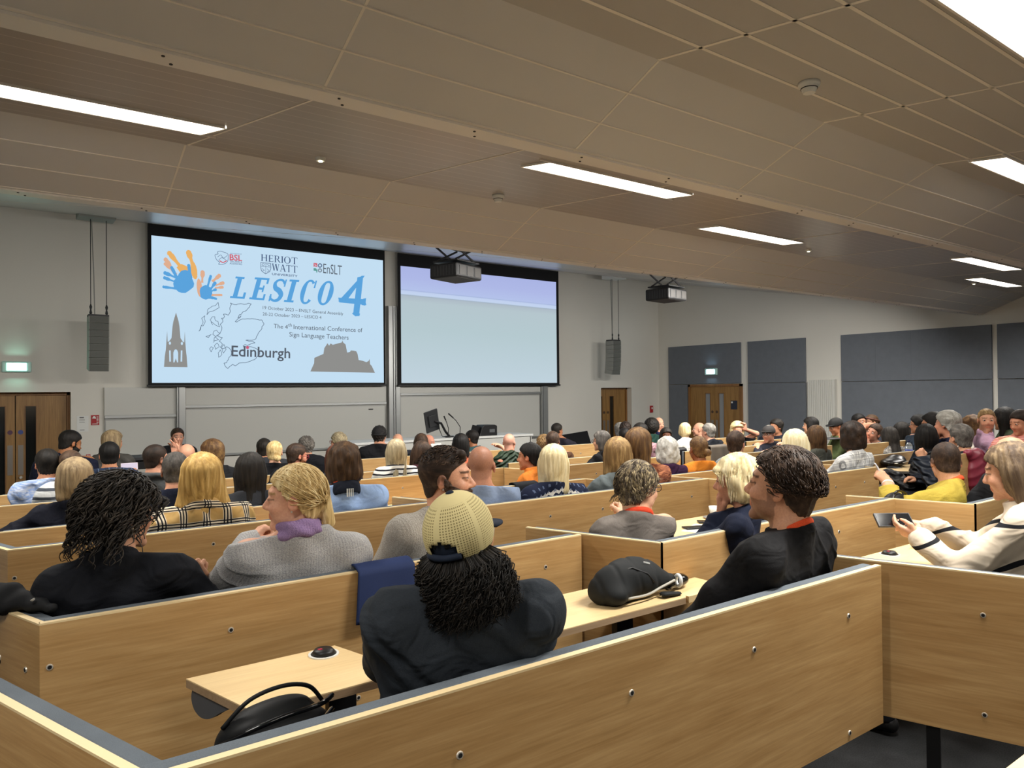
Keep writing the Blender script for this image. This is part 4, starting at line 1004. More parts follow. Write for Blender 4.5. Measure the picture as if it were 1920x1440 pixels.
def face_tint(p, skin, P, w):
    """surface colours of the head: brows, lips, cheeks, shaved hair, stubble"""
    q = p.copy(); q[:, 0] = np.abs(q[:, 0]); n = len(q); s = np.array(lin(skin)[:3]); col = np.tile(s, (n, 1))
    def paint(mask, c, a): 
        m = np.clip(mask, 0, 1)[:, None]*a; col[:] = col*(1-m)+np.array(c)*m
    red = s*np.array([1.05, .66, .60])
    g = lambda c, r: np.exp(-(((q-np.array(c))/np.array(r))**2).sum(1))
    paint(g((.042, .066, -.028), (.022, .03, .018)), s*np.array([1.0, .78, .74]), .5); paint(g((0, .11, -.028), (.014, .012, .012)), s*np.array([1, .75, .7]), .6)
    paint(g((.08, -.008, 0), (.02, .03, .035)), s*np.array([1, .76, .70]), .6)
    paint(((q[:, 1] > .074) & (np.abs(q[:, 2]+.062) < .0125-.28*q[:, 0]) & (q[:, 0] < .021)).astype(float), red*.8, .85)
    hc = np.array(lin(P.get('brow', P.get('hair', '#3a2c20')))[:3])
    paint(((q[:, 1] > .05) & (np.abs(q[:, 2]-(.030+.06*(.03-np.abs(q[:, 0]-.02)))) < .0035+w*.15) & (q[:, 0] > .012) & (q[:, 0] < .050)).astype(float), hc, .8)
    paint(((q[:, 1] > .06) & (np.abs(q[:, 2]-.008) < .0035) & (np.abs(q[:, 0]-.031) < .014)).astype(float), s*.12, .8)
    if P.get('stubble'):
        zl = -.035-.03*np.clip((.06-q[:, 1])/.06, -1, 1)
        m = (q[:, 2] < -.038) & (q[:, 1] > .0) | ((q[:, 2] < 0) & (np.abs(q[:, 1]-.012) < .014) & (q[:, 0] > .05))
        m &= ~((np.abs(q[:, 2]+.062) < .008) & (q[:, 0] < .018)); paint(m.astype(float)*(q[:, 2] > -.13), hc, P['stubble'])
    if P.get('buzz'):
        m = np.clip((q[:, 2]-hairline(q[:, 1]))/.012, 0, 1)*(1-np.clip((q[:, 2]-.09)/.03, 0, 1)*P.get('bald_top', 0)); paint(m, hc, P['buzz'])
    return np.c_[col, np.ones(n)]
def hairline(y): return np.interp(y, [-.11, -.075, -.05, -.015, .012, .03, .05, .075, .10], [-.085, -.075, -.055, -.008, .0, .035, .052, .068, .082])

def two_bone(S, T, l1, l2, pole):
    S = np.array(S, float); T = np.array(T, float); d = T-S; L = np.linalg.norm(d); u = d/max(L, 1e-6); L = min(L, (l1+l2)*.995); T = S+u*L
    a = (l1*l1-l2*l2+L*L)/(2*L); h = math.sqrt(max(l1*l1-a*a, 0)); pole = np.array(pole, float); w = pole-u*(pole@u); w /= max(np.linalg.norm(w), 1e-6)
    return S+u*a+w*h, T
def hand_sdf(p, W, fd, pn, side, curl=.5, spread=.12, r=1.0):
    """W wrist, fd finger direction, pn palm normal (towards the palm side)"""
    fd = fd/np.linalg.norm(fd); pn = pn-fd*(pn@fd); pn /= max(np.linalg.norm(pn), 1e-6); sd = np.cross(fd, pn)*side
    q = np.stack([(p-W)@sd, (p-W)@fd, (p-W)@pn], 1)   # x = thumb side, y = towards finger tips, z = palm side
    d = rcone(q, (0, -.01, 0), (0, .02, 0), .024, .022); k = .012
    for i, (x, L) in enumerate(((.030, .070), (.010, .078), (-.010, .072), (-.028, .056))):
        mc = (x, .088-.006*abs(i-1), 0); d = smin(d, rcone(q, (x*.5, .02, 0), mc, .016*r, .0115*r), k)
    e = None
    for i, (x, L) in enumerate(((.030, .070), (.010, .078), (-.010, .072), (-.028, .056))):
        a = V3(x, .088-.006*abs(i-1), 0); ang = 0; sp = spread*(1.3-i*.9); c = curl*(1+.12*i)
        for j, f_ in enumerate((.45, .30, .25)):
            ang += c*(.9, 1.1, .7)[j]; dr = V3(math.sin(sp)*math.cos(ang), math.cos(sp)*math.cos(ang), math.sin(ang)); b = a+dr*L*f_*1.05
            s_ = rcone(q, a, b, (.0095, .0085, .0078)[j]*r, (.0085, .0078, .0068)[j]*r); e = s_ if e is None else smin(e, s_, .0025); a = b
    d = smin(d, e, .006)
    a = V3(.018, .018, .006); b = V3(.045, .045, .016+.01*curl); c = V3(.052-.018*curl, .075, .022+.02*curl); e2 = V3(.048-.030*curl, .098, .028+.026*curl)
    t = smin(rcone(q, a, b, .016*r, .0115*r), smin(rcone(q, b, c, .0115*r, .0095*r), rcone(q, c, e2, .0095*r, .0075*r), .003), .005)
    return smin(d, t, .008)

# ---- materials for clothes, skin and hair
def skin_mat(tone):
    k = 'skin_'+tone
    if k in MATS: return MATS[k]
    t = NT(k, tone, .5, 0, .35); a = t.node('ShaderNodeVertexColor', layer_name='tint'); v = t.coords((1, 1, 1))
    n = t.noise(v, 130, 3); t.col(t.mix(.14, a.outputs[0], t.ramp(n, [(.3, '#7a4a3a'), (.7, '#ffe6d0')]), 'OVERLAY')); t.bump(n, .12, .001)
    t.b.inputs['Subsurface Weight'].default_value = .0
    MATS[k] = t.m; return t.m
def hair_mat(dark, mid, light, sc=1.0, flow='z'):
    k = 'hair_%s%s%s%s%g' % (dark, mid, light, flow, sc)
    if k in MATS: return MATS[k]
    t = NT(k, mid, .64, 0, .3); s = {'z': (70*sc, 70*sc, 7*sc), 'y': (70*sc, 9*sc, 40*sc), 'c': (40*sc, 40*sc, 40*sc)}[flow]
    v = t.coords(s); n = t.noise(v, 1.0, 5, .62, .5); v2 = t.coords(tuple(x*.28 for x in s)); n2 = t.noise(v2, 1, 3, .5, .8)
    g = t.node('ShaderNodeNewGeometry'); rnd = g.outputs['Random Per Island']
    f = t.math('ADD', t.math('MULTIPLY', n, .65), t.math('MULTIPLY', n2, .35))
    f = t.math('ADD', f, t.math('MULTIPLY', t.math('SUBTRACT', rnd, .5), .25))
    t.col(t.ramp(f, [(.34, dark), (.5, mid), (.66, light)])); t.bump(n, .7, .004); MATS[k] = t.m; return t.m
HC = {'black': ('#0b0908', '#17130f', '#2c2620'), 'softblack': ('#15120f', '#25201b', '#453d35'), 'darkbrown': ('#1c130c', '#33241a', '#544030'), 'brown': ('#3a2818', '#5c4229', '#86683f'),
      'lightbrown': ('#54402a', '#80643f', '#b39565'), 'mousy': ('#4b3b2c', '#7a664c', '#a8926e'), 'blond': ('#9c7f4e', '#cdb078', '#efdcab'), 'gold': ('#a07c40', '#cfa964', '#eed79c'), 'platinum': ('#c0ab7c', '#e4d4a8', '#faf2d4'), 'ash': ('#7d7159', '#a89a7a', '#d3c8a8'), 'grey': ('#4d4a45', '#77736c', '#a8a49b'), 'darkgrey': ('#33302d', '#55504b', '#807a72'), 'silver': ('#8b8880', '#b9b6ae', '#e2e0da'),
      'ginger': ('#42220f', '#70401f', '#a0683a'), 'streak': ('#2a221b', '#51463a', '#c0ae88'), 'dyedred': ('#24130f', '#3d2119', '#5c3527')}
def hmat(h, flow='z', sc=1.0): return hair_mat(*HC[h], sc, flow)
def cloth_mat(spec):
    if spec in MATS: return MATS[spec]
    kind, *c = spec.split(':')
    if kind[0] == '#' : MATS[spec] = fabric('cloth_'+kind[1:], kind, .85, 260, .1, 6.5); return MATS[spec]
    t = NT('cloth_'+kind, c[0], .9, 0, .2); v = t.coords((1, 1, 1)); o = t.sep(v)
    if kind == 'knit':
        w_ = t.math('SINE', t.math('MULTIPLY', t.math('ADD', o[0], t.math('MULTIPLY', o[1], .6)), 520)); n = t.noise(v, 240, 3)
        t.col(t.ramp(t.math('ADD', t.math('MULTIPLY', w_, .03), n), [(.25, c[1]), (.7, c[0])])); t.bump(t.math('ADD', t.math('MULTIPLY', w_, .25), t.math('MULTIPLY', n, 2.5)), .6, .003)
    elif kind == 'stripe':
        f = t.math('FRACT', t.math('MULTIPLY', t.math('ADD', o[2], t.math('MULTIPLY', t.noise(v, 5, 2), .03)), float(c[2]))); t.col(t.mix(t.math('LESS_THAN', f, float(c[3]) if len(c) > 3 else .35), c[0], c[1]))
    elif kind == 'pin':
        f = t.math('FRACT', t.math('MULTIPLY', t.math('ADD', o[0], o[1]), 130)); t.col(t.mix(t.math('LESS_THAN', f, .3), c[0], c[1])); t.bump(t.noise(v, 30, 2), .3, .01)
    elif kind in ('plaid', 'tartan', 'check'):
        s_ = float(c[3]); k = t.mix(0, c[0], c[0]); wob = t.math('MULTIPLY', t.noise(v, 6, 2), .02)
        A = t.math('FRACT', t.math('MULTIPLY', t.math('ADD', t.math('ADD', o[0], t.math('MULTIPLY', o[1], .4)), wob), s_)); Bz = t.math('FRACT', t.math('MULTIPLY', t.math('ADD', t.math('ADD', o[2], t.math('MULTIPLY', o[1], .25)), wob), s_))
        def band(src, lo, hi): return t.math('MULTIPLY', t.math('GREATER_THAN', src, lo), t.math('LESS_THAN', src, hi))
        for src in (A, Bz):
            k = t.mix(t.math('MULTIPLY', band(src, .10, .50), .85), k, c[1]) if kind == 'tartan' else t.mix(t.math('MULTIPLY', band(src, .1, .55), .45), k, c[1])
        if kind == 'tartan':
            for src in (A, Bz):
                for a_, b_ in ((.13, .19), (.27, .33), (.41, .47)): k = t.mix(band(src, a_, b_), k, c[2])
        else:
            for src in (A, Bz): k = t.mix(t.math('MULTIPLY', band(src, .72, .80), .7), k, c[2])
        t.col(k)
    elif kind == 'nordic':
        # rows of light zigzags and dots on navy around the yoke
        u = t.math('MULTIPLY', t.math('ADD', o[0], t.math('MULTIPLY', o[1], .5)), 26); tri = t.math('ABSOLUTE', t.math('SUBTRACT', t.math('FRACT', u), .5))
        zz = t.math('ADD', o[2], t.math('ADD', t.math('MULTIPLY', tri, .035), t.math('MULTIPLY', t.math('ABSOLUTE', o[0]), .28)))
        k = t.mix(0, c[0], c[0])
        for z0 in (1.015, .965):
            k = t.mix(t.math('LESS_THAN', t.math('ABSOLUTE', t.math('SUBTRACT', zz, z0)), .012), k, c[1])
        f2 = t.math('FRACT', t.math('MULTIPLY', zz, 22)); dots = t.math('MULTIPLY', t.math('LESS_THAN', t.math('ABSOLUTE', t.math('SUBTRACT', f2, .5)), .22), t.math('LESS_THAN', tri, .14))
        k = t.mix(t.math('MULTIPLY', dots, .8), k, c[2]); t.col(k); t.bump(t.noise(v, 200, 2), .4, .003)
    elif kind == 'bands':
        w_ = t.math('ADD', o[2], t.math('ADD', t.math('MULTIPLY', t.noise(v, 2.5, 1), .16), t.math('MULTIPLY', o[1], .35))); f = t.math('FRACT', t.math('MULTIPLY', w_, 6.2)); t.col(t.mix(t.math('LESS_THAN', f, .12), c[0], c[1])); t.bump(t.noise(v, 250, 2), .3, .002)
    elif kind == 'quilt':
        f = t.math('SINE', t.math('MULTIPLY', t.math('ADD', o[2], t.math('MULTIPLY', t.math('ABSOLUTE', o[0]), .6)), 110)); t.bump(f, .8, .01); t.b.inputs['Roughness'].default_value = .45
    elif kind == 'print':
        n = t.noise(v, 60, 3, .6, 1.0); t.col(t.ramp(n, [(.42, c[0]), (.5, c[1]), (.58, c[2])]))
    elif kind == 'blur':
        n = t.noise(t.coords((6, 6, 30)), 1.2, 3, .6, 2.0); t.col(t.ramp(n, [(.35, c[0]), (.5, c[1]), (.62, c[0])]))
    if kind in ('plaid', 'tartan', 'check', 'stripe', 'bands', 'print', 'blur', 'pin'): t.bump(t.noise(t.coords((1, 1, 1.4)), 6.5, 2, .45, 1.1), .7, .025)
    MATS[spec] = t.m; return t.m

PEOPLE_N = 0
def person(cx, cy, Y, a=0, b=0, hair='short', hc='darkbrown', top='#20242c', skin='#d9a88a', label='', s=1.0, tilt=0, roll=0, L=(), R=(), build=1.0, fz=None, lean=.05, coat=None, lanyard=None, glasses=None, beard=None,
           scarf=None, hat=None, fem=None, hipdx=0.0, opts={}, group=None, sleeves='long', vox=None, legs='#1c1e24', stand=False, depth=0.0, curl=.55, strands=0, headw=1.0, extra=None):
    """cx, cy, Y: where the head is; a: where the face points as seen by the viewer (0 away, 90 right, 180 towards); b: body heading, 0 = front wall"""
    global PEOPLE_N
    PEOPLE_N += 1
    Hw = atY(cx, cy, Y); az = math.atan2(Hw[0], Hw[1]); dist = math.hypot(Hw[0], Hw[1])
    hh = az+math.radians(a); bh = math.radians(b)
    if fz is None: fz = floor_z(Hw[0], Y+.05)
    Rb = rotz(-bh); Rb2 = Rb.T         # local -> world is Rb
    seat = .47
    # root below the head, moved by the lean so that the hips sit forward of the neck
    off = Rb@V3(hipdx, lean, 0)
    O = V3(Hw[0]+off[0], Hw[1]+off[1], fz)
    loc = lambda w: Rb2@(np.asarray(w, float)-O)
    H = loc(Hw)
    Rh = rotz(-(hh-bh))@rotx(math.radians(tilt))@roty(math.radians(roll)); s_ = s
    root = thing('person', label, 'person', O.tolist(), -bh, group)
    if vox is None: vox = .0055 if dist < 3.6 else (.0075 if dist < 6 else (.0095 if dist < 9 else .012))
    fem = (1.0 if hair in ('long', 'bob', 'pony', 'bun') else 0.0) if fem is None else fem
    bw = build*s_*(.95 if fem else 1.04)
    N = H+Rh@V3(0, -.022, -.075)*s_+V3(0, -.012, -.062)*s_
    hip = V3(0, 0, seat+.09) if not stand else V3(0, 0, .92)
    if not stand and N[2]-hip[2] < .36: hip = V3(0, 0, max(.3, N[2]-.40))
    tz = (N-hip)/np.linalg.norm(N-hip); tx = V3(1, 0, 0); ty = np.cross(tz, tx); ty /= np.linalg.norm(ty); tx = np.cross(ty, tz)
    TR = np.stack([tx, ty, tz])       # rows
    Lt = np.linalg.norm(N-hip)
    def T(x, y, z): return hip+tx*x+ty*y+tz*z*Lt
    SL, SR = T(-.172*bw, -.01, .865), T(.172*bw, -.01, .865)
    arms = []
    for side, S, spec in ((-1, SL, L), (1, SR, R)):
        sp = dict(spec) if spec else {}
        tg = np.array(sp.get('t', (side*.15, .30, .50+.24 if not stand else .75)), float)
        if 'head' in sp: tg = H+Rh@np.array(sp['head'], float)*s_
        pole = np.array(sp.get('pole', (side*.7, -.35, -1.0)), float)
        E, W = two_bone(S, tg, .285*s_, .255*s_, pole); fd = W-E; fd = np.array(sp.get('fd', fd/np.linalg.norm(fd)), float); pn = np.array(sp.get('pn', (0, 0, -1)), float)
        if abs(fd@pn)/np.linalg.norm(fd) > .95: pn = V3(-side, 0, 0)
        arms.append((side, S, E, W, fd, pn, sp.get('curl', curl), sp.get('spread', .10)))
    def torso(p, g=0.0):
        q = (p-hip)@TR.T; q[:, 1] /= .66; z = Lt
        w = bw
        d = rcone(q, (-.075*w, 0, -.01), (.075*w, 0, -.01), .125*w+g, .125*w+g)
        d = smin(d, rcone(q, (-.05*w, .0, .05), (-.06*w, 0, z*.62), .115*w+g, .125*w+g), .06); d = smin(d, rcone(q, (.05*w, .0, .05), (.06*w, 0, z*.62), .115*w+g, .125*w+g), .06)
        d = smin(d, rcone(q, (-.085*w, -.012, z*.74), (.085*w, -.012, z*.74), .100*w+g, .100*w+g), .05)
        d = smin(d, rcone(q, (-.160*w, -.01, z*.885), (.160*w, -.01, z*.885), .050*w+g, .050*w+g), .06)
        for sx in (-1, 1): d = smin(d, rcone(q, (sx*.13*w, -.012, z*.915), (sx*.02, -.01, z*1.05), .040*w+g, .046*w+g), .045)
        if fem: d = smin(d, ell(q, (.062, .115, z*.62), (.055+g, .055+g, .06+g)), .04); 
        if fem: d = smin(d, ell(q, (-.062, .115, z*.62), (.055+g, .055+g, .06+g)), .04)
        d = smin(d, rcone(q, (0, -.008, z*.90), (0, 0, z*1.0), .075*w+g, .052*w+g), .045)
        return d*.85
    def armz(p, g=0.0, frac=1.0, d=None):
        for side, S, E, W, *_ in arms:
            e = rcone(p, S, E, .054*bw+g, .042*bw+g)
            if frac > .5: e = smin(e, rcone(p, E, E+(W-E)*(frac*2-1 if frac < 1 else 1.0), .043*bw+g, (.030 if frac == 1 else .034)*bw+g), .02)
            d = e if d is None else smin(d, e, .05 if g == 0 else .055)
        return d
    if stand: knees = [(V3(sd*.10, .02, .48), V3(sd*.11, -.03, .07)) for sd in (-1, 1)]
    else: knees = [(V3(sd*.12, .42, seat+.06), V3(sd*.12, .46, .08)) for sd in (-1, 1)]
    def legz(p, g=0.0):
        d = None
        for sd, (K, A) in zip((-1, 1), knees):
            e = smin(rcone(p, hip+V3(sd*.085, 0, 0), K, .085+g, .060+g), rcone(p, K, A, .056+g, .040+g), .03); d = e if d is None else smin(d, e, .02)
        return d
    def shoe(p):
        d = None
        for (K, A) in knees:
            e = rcone(p, A+V3(0, -.02, -.03), A+V3(0, .15, -.045), .042, .033); d = e if d is None else np.minimum(d, e)
        return d
    # -- body skin
    hv = Rh.T/s_
    def toh(p): return (p-H)@hv.T
    hw_ = headw
    def bodyf(p):
        q = toh(p); q[:, 0] /= hw_; near = (q*q).sum(1) < .06
        d = np.full(len(p), 9.0)
        if near.any(): d[near] = head_sdf(q[near], fem)*s_
        far = ~near; d[far] = (np.sqrt((q[far]**2).sum(1))-.11)*s_
        neck = rcone(p, H+Rh@V3(0, -.028, -.045)*s_, N-V3(0, 0, .02), (.050 if fem else .057)*s_, (.053 if fem else .060)*s_)
        d = smin(d, neck, .022)
        tt = torso(p, -.016); tt = armz(p, -.004, 1.0, tt); d = smin(d, tt, .03)
        d = smin(d, legz(p, -.012), .03)
        for side, S, E, W, fd, pn, cu, spd in arms:
            m = ((p-W)**2).sum(1) < .055
            if m.any(): d[m] = smin(d[m], hand_sdf(p[m], W, fd, pn, side, cu, spd, max(1.0, vox/.0085)*s_), .012)
        for (K, A) in knees: d = smin(d, rcone(p, A+V3(0, 0, -.01), A+V3(0, .10, -.04), .034, .026), .02)
        return d
    pts = [H+V3(0, 0, .14), H-V3(.14, .16, .2), H+V3(.14, .16, 0), SL-V3(.1, .1, .1), SR+V3(.1, .1, .1), V3(-.25, -.2, -.0), V3(.25, .64, .2), hip-V3(.2, .2, .15)]
    for side, S, E, W, fd, *_ in arms: pts += [E-.09, E+.09, W-.21, W+.21]
    lo = np.min(pts, 0)-.03; hi = np.max(pts, 0)+.03; lo[2] = max(lo[2], -.0)
    V, F = surface(bodyf, lo, hi, vox)
    q = toh(V); q[:, 0] /= hw_; P = dict(opts); P.setdefault('hair', HC[hc][0]); att = np.tile(np.array(lin(skin)), (len(V), 1)); nh = (q*q).sum(1) < .035
    att[nh] = face_tint(q[nh], skin, P, vox)
    body = np_mesh('body', V, F, skin_mat(skin), root, att)
    # -- eyes
    if vox < .008 or abs(((a+180) % 360)-180) > 60:
        for sx in (-1, 1):
            c = H+Rh@(V3(sx*.031*hw_, .0785, .0075)*s_)
            b = MB(); n_ = 10; rr = .0118*s_
            M = Matrix.Translation(c.tolist()) @ Matrix([list(map(float, r)) for r in Rh]).to_4x4()
            vs = []; fs = []; mi = []
            for i in range(n_+1):
                th = math.pi*i/n_
                for j in range(14): ph = 2*math.pi*j/14; vs.append(M @ Vector((rr*math.sin(th)*math.cos(ph), rr*math.cos(th), rr*math.sin(th)*math.sin(ph))))
            for i in range(n_):
                for j in range(14): fs.append((i*14+j, i*14+(j+1) % 14, (i+1)*14+(j+1) % 14, (i+1)*14+j)); mi.append(1 if i < 2 else 0)
            b.v = vs; b.f = fs; b.mi = mi; b.build('eye', None, root, True, mats=[plain('eye_white', '#cfc8c0', .25), plain('eye_iris', '#2c211a', .2)])
    # -- clothes
    rng = random.Random(PEOPLE_N*7+3); ks = [(V3(rng.uniform(-1, 1), rng.uniform(-1, 1), rng.uniform(-1, 1))*k, rng.uniform(0, 6)) for k in (16, 22, 34, 48)]
    amp = .006 if top.startswith('knit') else .0115
    def folds(p):
        x = p[:, 0]; w = sum(np.sin(p@k+ph+1.5*np.sin(p@k[::-1]*.5)) for k, ph in ks); 
        u = p@ks[0][0]*1.3+2.2*np.sin(p@ks[1][0]*.45+1); cr = 1-np.abs(np.sin(u)); cr = cr**3
        env = np.clip(np.sin(p@V3(9, 5, 11)+ks[0][1])+.3, 0, 1)
        return w*amp*.4-cr*env*amp*.9
    g = .012 + (.010 if coat == 'puffy' else 0)
    slv = {'long': .985, 'short': .42, 'rolled': .8, 'none': 0}[sleeves]
    nd = (H-N)/np.linalg.norm(H-N)
    def shirtf(p):
        d = torso(p, g)
        d = smin(d, rcone(p, N-V3(0, 0, .10), N+nd*.0, .060*s_+g, .062*s_+g), .03)
        if slv: d = armz(p, g+.004, slv, d)
        d = d+folds(p)
        if coat == 'puffy':
            d = d-.010*np.abs(np.sin((p[:, 2])*42))
        d = np.maximum(d, ((p-N)@nd)-.026*s_)
        if coat in ('hood',): d = smin(d, torus(p, N+V3(0, -.030, .0), V3(0, .35, 1), .082, .020), .03)
        if coat in ('collar', 'puffy', 'blazer', 'polo'): d = smin(d, torus(p, N+V3(0, -.005, .012), nd+V3(0, .25, 0), .064*s_, .010, .38), .008)
        if coat == 'turtle': d = smin(d, torus(p, N+nd*.03, nd, .056*s_, .014, .45), .01)
        return d
    slo = lo.copy(); shi = hi.copy(); slo[2] = max(hip[2]-.16, 0); shi[2] = max(N[2]+.14, max(x[2][2] for x in arms)+.1, max(x[3][2] for x in arms)+.06)
    nm = {'puffy': 'padded_jacket', 'blazer': 'blazer', 'hood': 'hooded_jacket', 'collar': 'shirt', 'polo': 'sweater', 'turtle': 'turtleneck'}.get(coat, 'sweater' if top.startswith('knit') else 'top')
    V, F = surface(shirtf, slo, shi, max(vox, .0065)); sh = np_mesh(nm, V, F, cloth_mat(top), root)
    tv = max(vox, .012)
    V, F = surface(lambda p: np.maximum(smin(legz(p, .006), np.maximum(torso(p, .004), p[:, 2]-hip[2]-.04), .03), -p[:, 2]+.06), (-.3, -.25, .02), (.3, .62, hip[2]+.15), tv); np_mesh('trousers', V, F, cloth_mat(legs), root)
    for (K, A) in knees:
        V, F = surface(lambda p: rcone(p, A+V3(0, -.02, -.03), A+V3(0, .15, -.045), .042, .033), A-V3(.08, .10, .12), A+V3(.08, .22, .05), tv); np_mesh('shoe', V, F, M_BLACKM, root)
    # -- neck wear
    def small(name, fn, lo_, hi_, m, v_=None):
        V, F = surface(fn, lo_, hi_, v_ or max(vox*.75, .004))
        if len(F): return np_mesh(name, V, F, m, root)
    if lanyard: small('lanyard', lambda p: torus(p, N+nd*(.045 if scarf else opts.get('lz', .016))+V3(0, -.004, 0), nd+V3(0, .45, 0), .070*s_, .0075*max(1, vox/.006), .55), N-.14, N+.14, cloth_mat(lanyard) if lanyard[0] == '#' else M_ORANGE)
    if scarf:
        def sf(p):
            d = smin(torus(p, N+nd*.010, nd+V3(0, .3, .2), .066*s_, .026), torus(p, N+nd*.045, nd+V3(.1, .1, 0), .062*s_, .022), .012)
            return d+.003*np.sin(p@V3(60, 50, 90))
        small('scarf', sf, N-.2, N+.2, cloth_mat(scarf))
    # -- hair
    ho = None
    if hair != 'bald':
        hs = dict(opts.get('hp', {})); thick = hs.get('t', {'crop': .005, 'short': .014, 'medium': .022, 'full': .034, 'bob': .022, 'long': .022, 'pony': .010, 'bun': .010, 'curly': .034, 'afro': .055}[hair]); ln = hs.get('len', {'bob': .13, 'long': .30}.get(hair, .12))
        amp2 = {'crop': .0, 'short': .0025, 'medium': .004, 'full': .006, 'curly': .010, 'afro': .006}.get(hair, .0035)
        amp2 = hs.get('amp', amp2); seed = PEOPLE_N*1.7; part = hs.get('part', .25)
        def hairf(p):
            q = toh(p); q0 = q.copy(); q[:, 0] /= hw_
            sk = smin(ell(q, (0, -.014, .038), (.073, .094, .084)), ell(q, (0, -.02, -.03), (.066, .07, .07)), .02)
            up = np.clip((q[:, 2]+.02)/.1, .0, 1); tt = thick*(.55+.45*up)
            d = sk-tt
            face = hairline(q[:, 1]+(0.0))-q[:, 2]+hs.get('hl', 0)
            if hair in ('bob', 'long', 'full'):
                d = smin(d, ell(q, (0, -.022, -.005), (.086+thick*.5, .092+thick*.3, .10)), .02)
                bz = ln
                rr = .050 if hair == 'long' else .045
                for sx in (-1, 1):
                    d = smin(d, rcone(q*np.array([1, 1.15, 1]), (sx*.048, -.03, 0), (sx*(.062+hs.get('fl', 0)), -.045, -bz+.02), rr, rr*(.75 if hair == 'long' else .92)), .03)
                d = smin(d, rcone(q*np.array([1, 1.2, 1]), (0, -.07, 0), (0, -.085, -bz), .045, .036), .03)
                if hs.get('front'):
                    for sx in (-1, 1): d = smin(d, rcone(q, (sx*.07, .03, .02), (sx*.078, .035, -ln*.8), .018, .016), .02)
                opening = ell(q, (0, .135, -.045), (.062+hs.get('open', .0), .105, .115)); d = np.maximum(d, -opening)
                fr = hairline(q[:, 1])-q[:, 2]; m = q[:, 1] > .03; d = np.where(m, np.maximum(d, np.minimum(fr*.9-.004+hs.get('hl', 0), 1)), d)
                if hs.get('fringe'): d = smin(d, rcone(q, (-.045, .075, .058), (.045, .075, .058), .020, .020), .02)
            elif hs.get('low'):
                rx, ry, rz, cz = hs['low']; d = smin(d, ell(q, (0, -.035, cz), (rx, ry, rz)), .03); d = np.maximum(d, -ell(q, (0, .13, -.06), (.07, .10, .14)))
            elif hair == 'afro' or hair == 'curly':
                d = np.minimum(d, ell(q, (0, -.02, .03), (.075+thick, .095+thick*.8, .085+thick))); d = np.maximum(d, (hairline(q[:, 1]-.01)-.012-(ln-.12)-q[:, 2])*.8)
                d = np.maximum(d, -ell(q, (0, .13, -.04), (.06, .085, .095)))
            else:
                d = np.maximum(d, face*.8)
                if hs.get('quiff'): d = smin(d, rcone(q, (-.03, .06, .095), (.035, .065, .10), .018, .02), .02)
            if hair == 'pony':
                d = smin(d, rcone(q, (0, -.10, .0), (hs.get('px', 0), -.125, -ln), .030, .022), .02)
            if hair == 'bun': d = smin(d, ell(q, (hs.get('px', 0), -.118, hs.get('pz', .02)), (.036, .034, .034)), .006)
            ang = np.arctan2(q[:, 0], -q[:, 1]-.01)
            wv = np.sin(ang*22+seed+6*q[:, 2]*np.sin(seed))*.6+np.sin(ang*37+14*q[:, 2]+seed)*.4
            if hair in ('curly', 'afro'): wv = np.sin(q[:, 0]*150+seed)*np.sin(q[:, 1]*140+2)*np.sin(q[:, 2]*150+1)*1.5
            if hair in ('full', 'medium'): wv = wv*.5+np.sin(q[:, 0]*60+seed)*np.sin(q[:, 1]*55+2)*np.sin(q[:, 2]*60+1)
            return (d+wv*amp2)*s_
        ext = (ln+.06 if hair in ('bob', 'long', 'pony', 'full') else .12)*s_; e2 = .19*s_
        hl_, hh_ = H-V3(e2, e2, ext), H+V3(e2, e2, .2*s_)
        if hair in ('long', 'pony'): hl_ = H-V3(e2+.05, e2+.12, ext+.05); hh_ = H+V3(e2+.05, e2+.12, .2*s_)
        fl = 'c' if hair in ('curly', 'afro', 'full') else ('z' if hair in ('bob', 'long', 'pony') else 'y')
        hm = hmat(opts.get('hcol', hc), hs.get('flow', fl), 1.0 if dist < 4 else .6)
        # the hair mesh is built in head space so that its texture follows the head
        Vh, Fh = surface(hairf, hl_, hh_, max(vox*.85, .0048))
        if len(Fh):
            Vl = (Vh-H)@Rh; ho = np_mesh('hair', Vl, Fh, hm, root); Mh = Matrix([list(map(float, r)) for r in Rh]).to_4x4(); Mh.translation = Vector(H.tolist()); ho.matrix_local = Mh
        if strands:
            strand_hair(root, H, Rh, s_, strands, opts.get('strand', {}), hmat(opts.get('hcol', hc), 'c', 1.0), PEOPLE_N, hw_)
    if beard:
        bt = opts.get('bt', .007)
        def bf(p):
            q = toh(p); q[:, 0] /= hw_; d = head_sdf(q)-bt; ax = np.abs(q[:, 0])
            top_ = np.interp(q[:, 1], [-.01, .01, .03, .06, .09], [.01, .01, -.020, -.034, -.044])
            d = np.maximum(d, q[:, 2]-top_); d = np.maximum(d, -(q[:, 1]-.002)); d = np.maximum(d, -q[:, 2]-.125)
            d = np.maximum(d, -ell(q, (0, .10, -.062), (.019, .03, .008))); return (d+.0015*np.sin(q[:, 0]*400)*np.sin(q[:, 2]*380))*s_
        small('beard', bf, H-.19, H+.12, hmat(beard, 'c', 1.4), max(vox*.8, .004))
    # -- glasses
    Mh = Matrix([list(map(float, r)) for r in Rh]).to_4x4(); Mh.translation = Vector(H.tolist()); Mh = Mh @ Matrix.Diagonal((s_*hw_, s_, s_, 1))
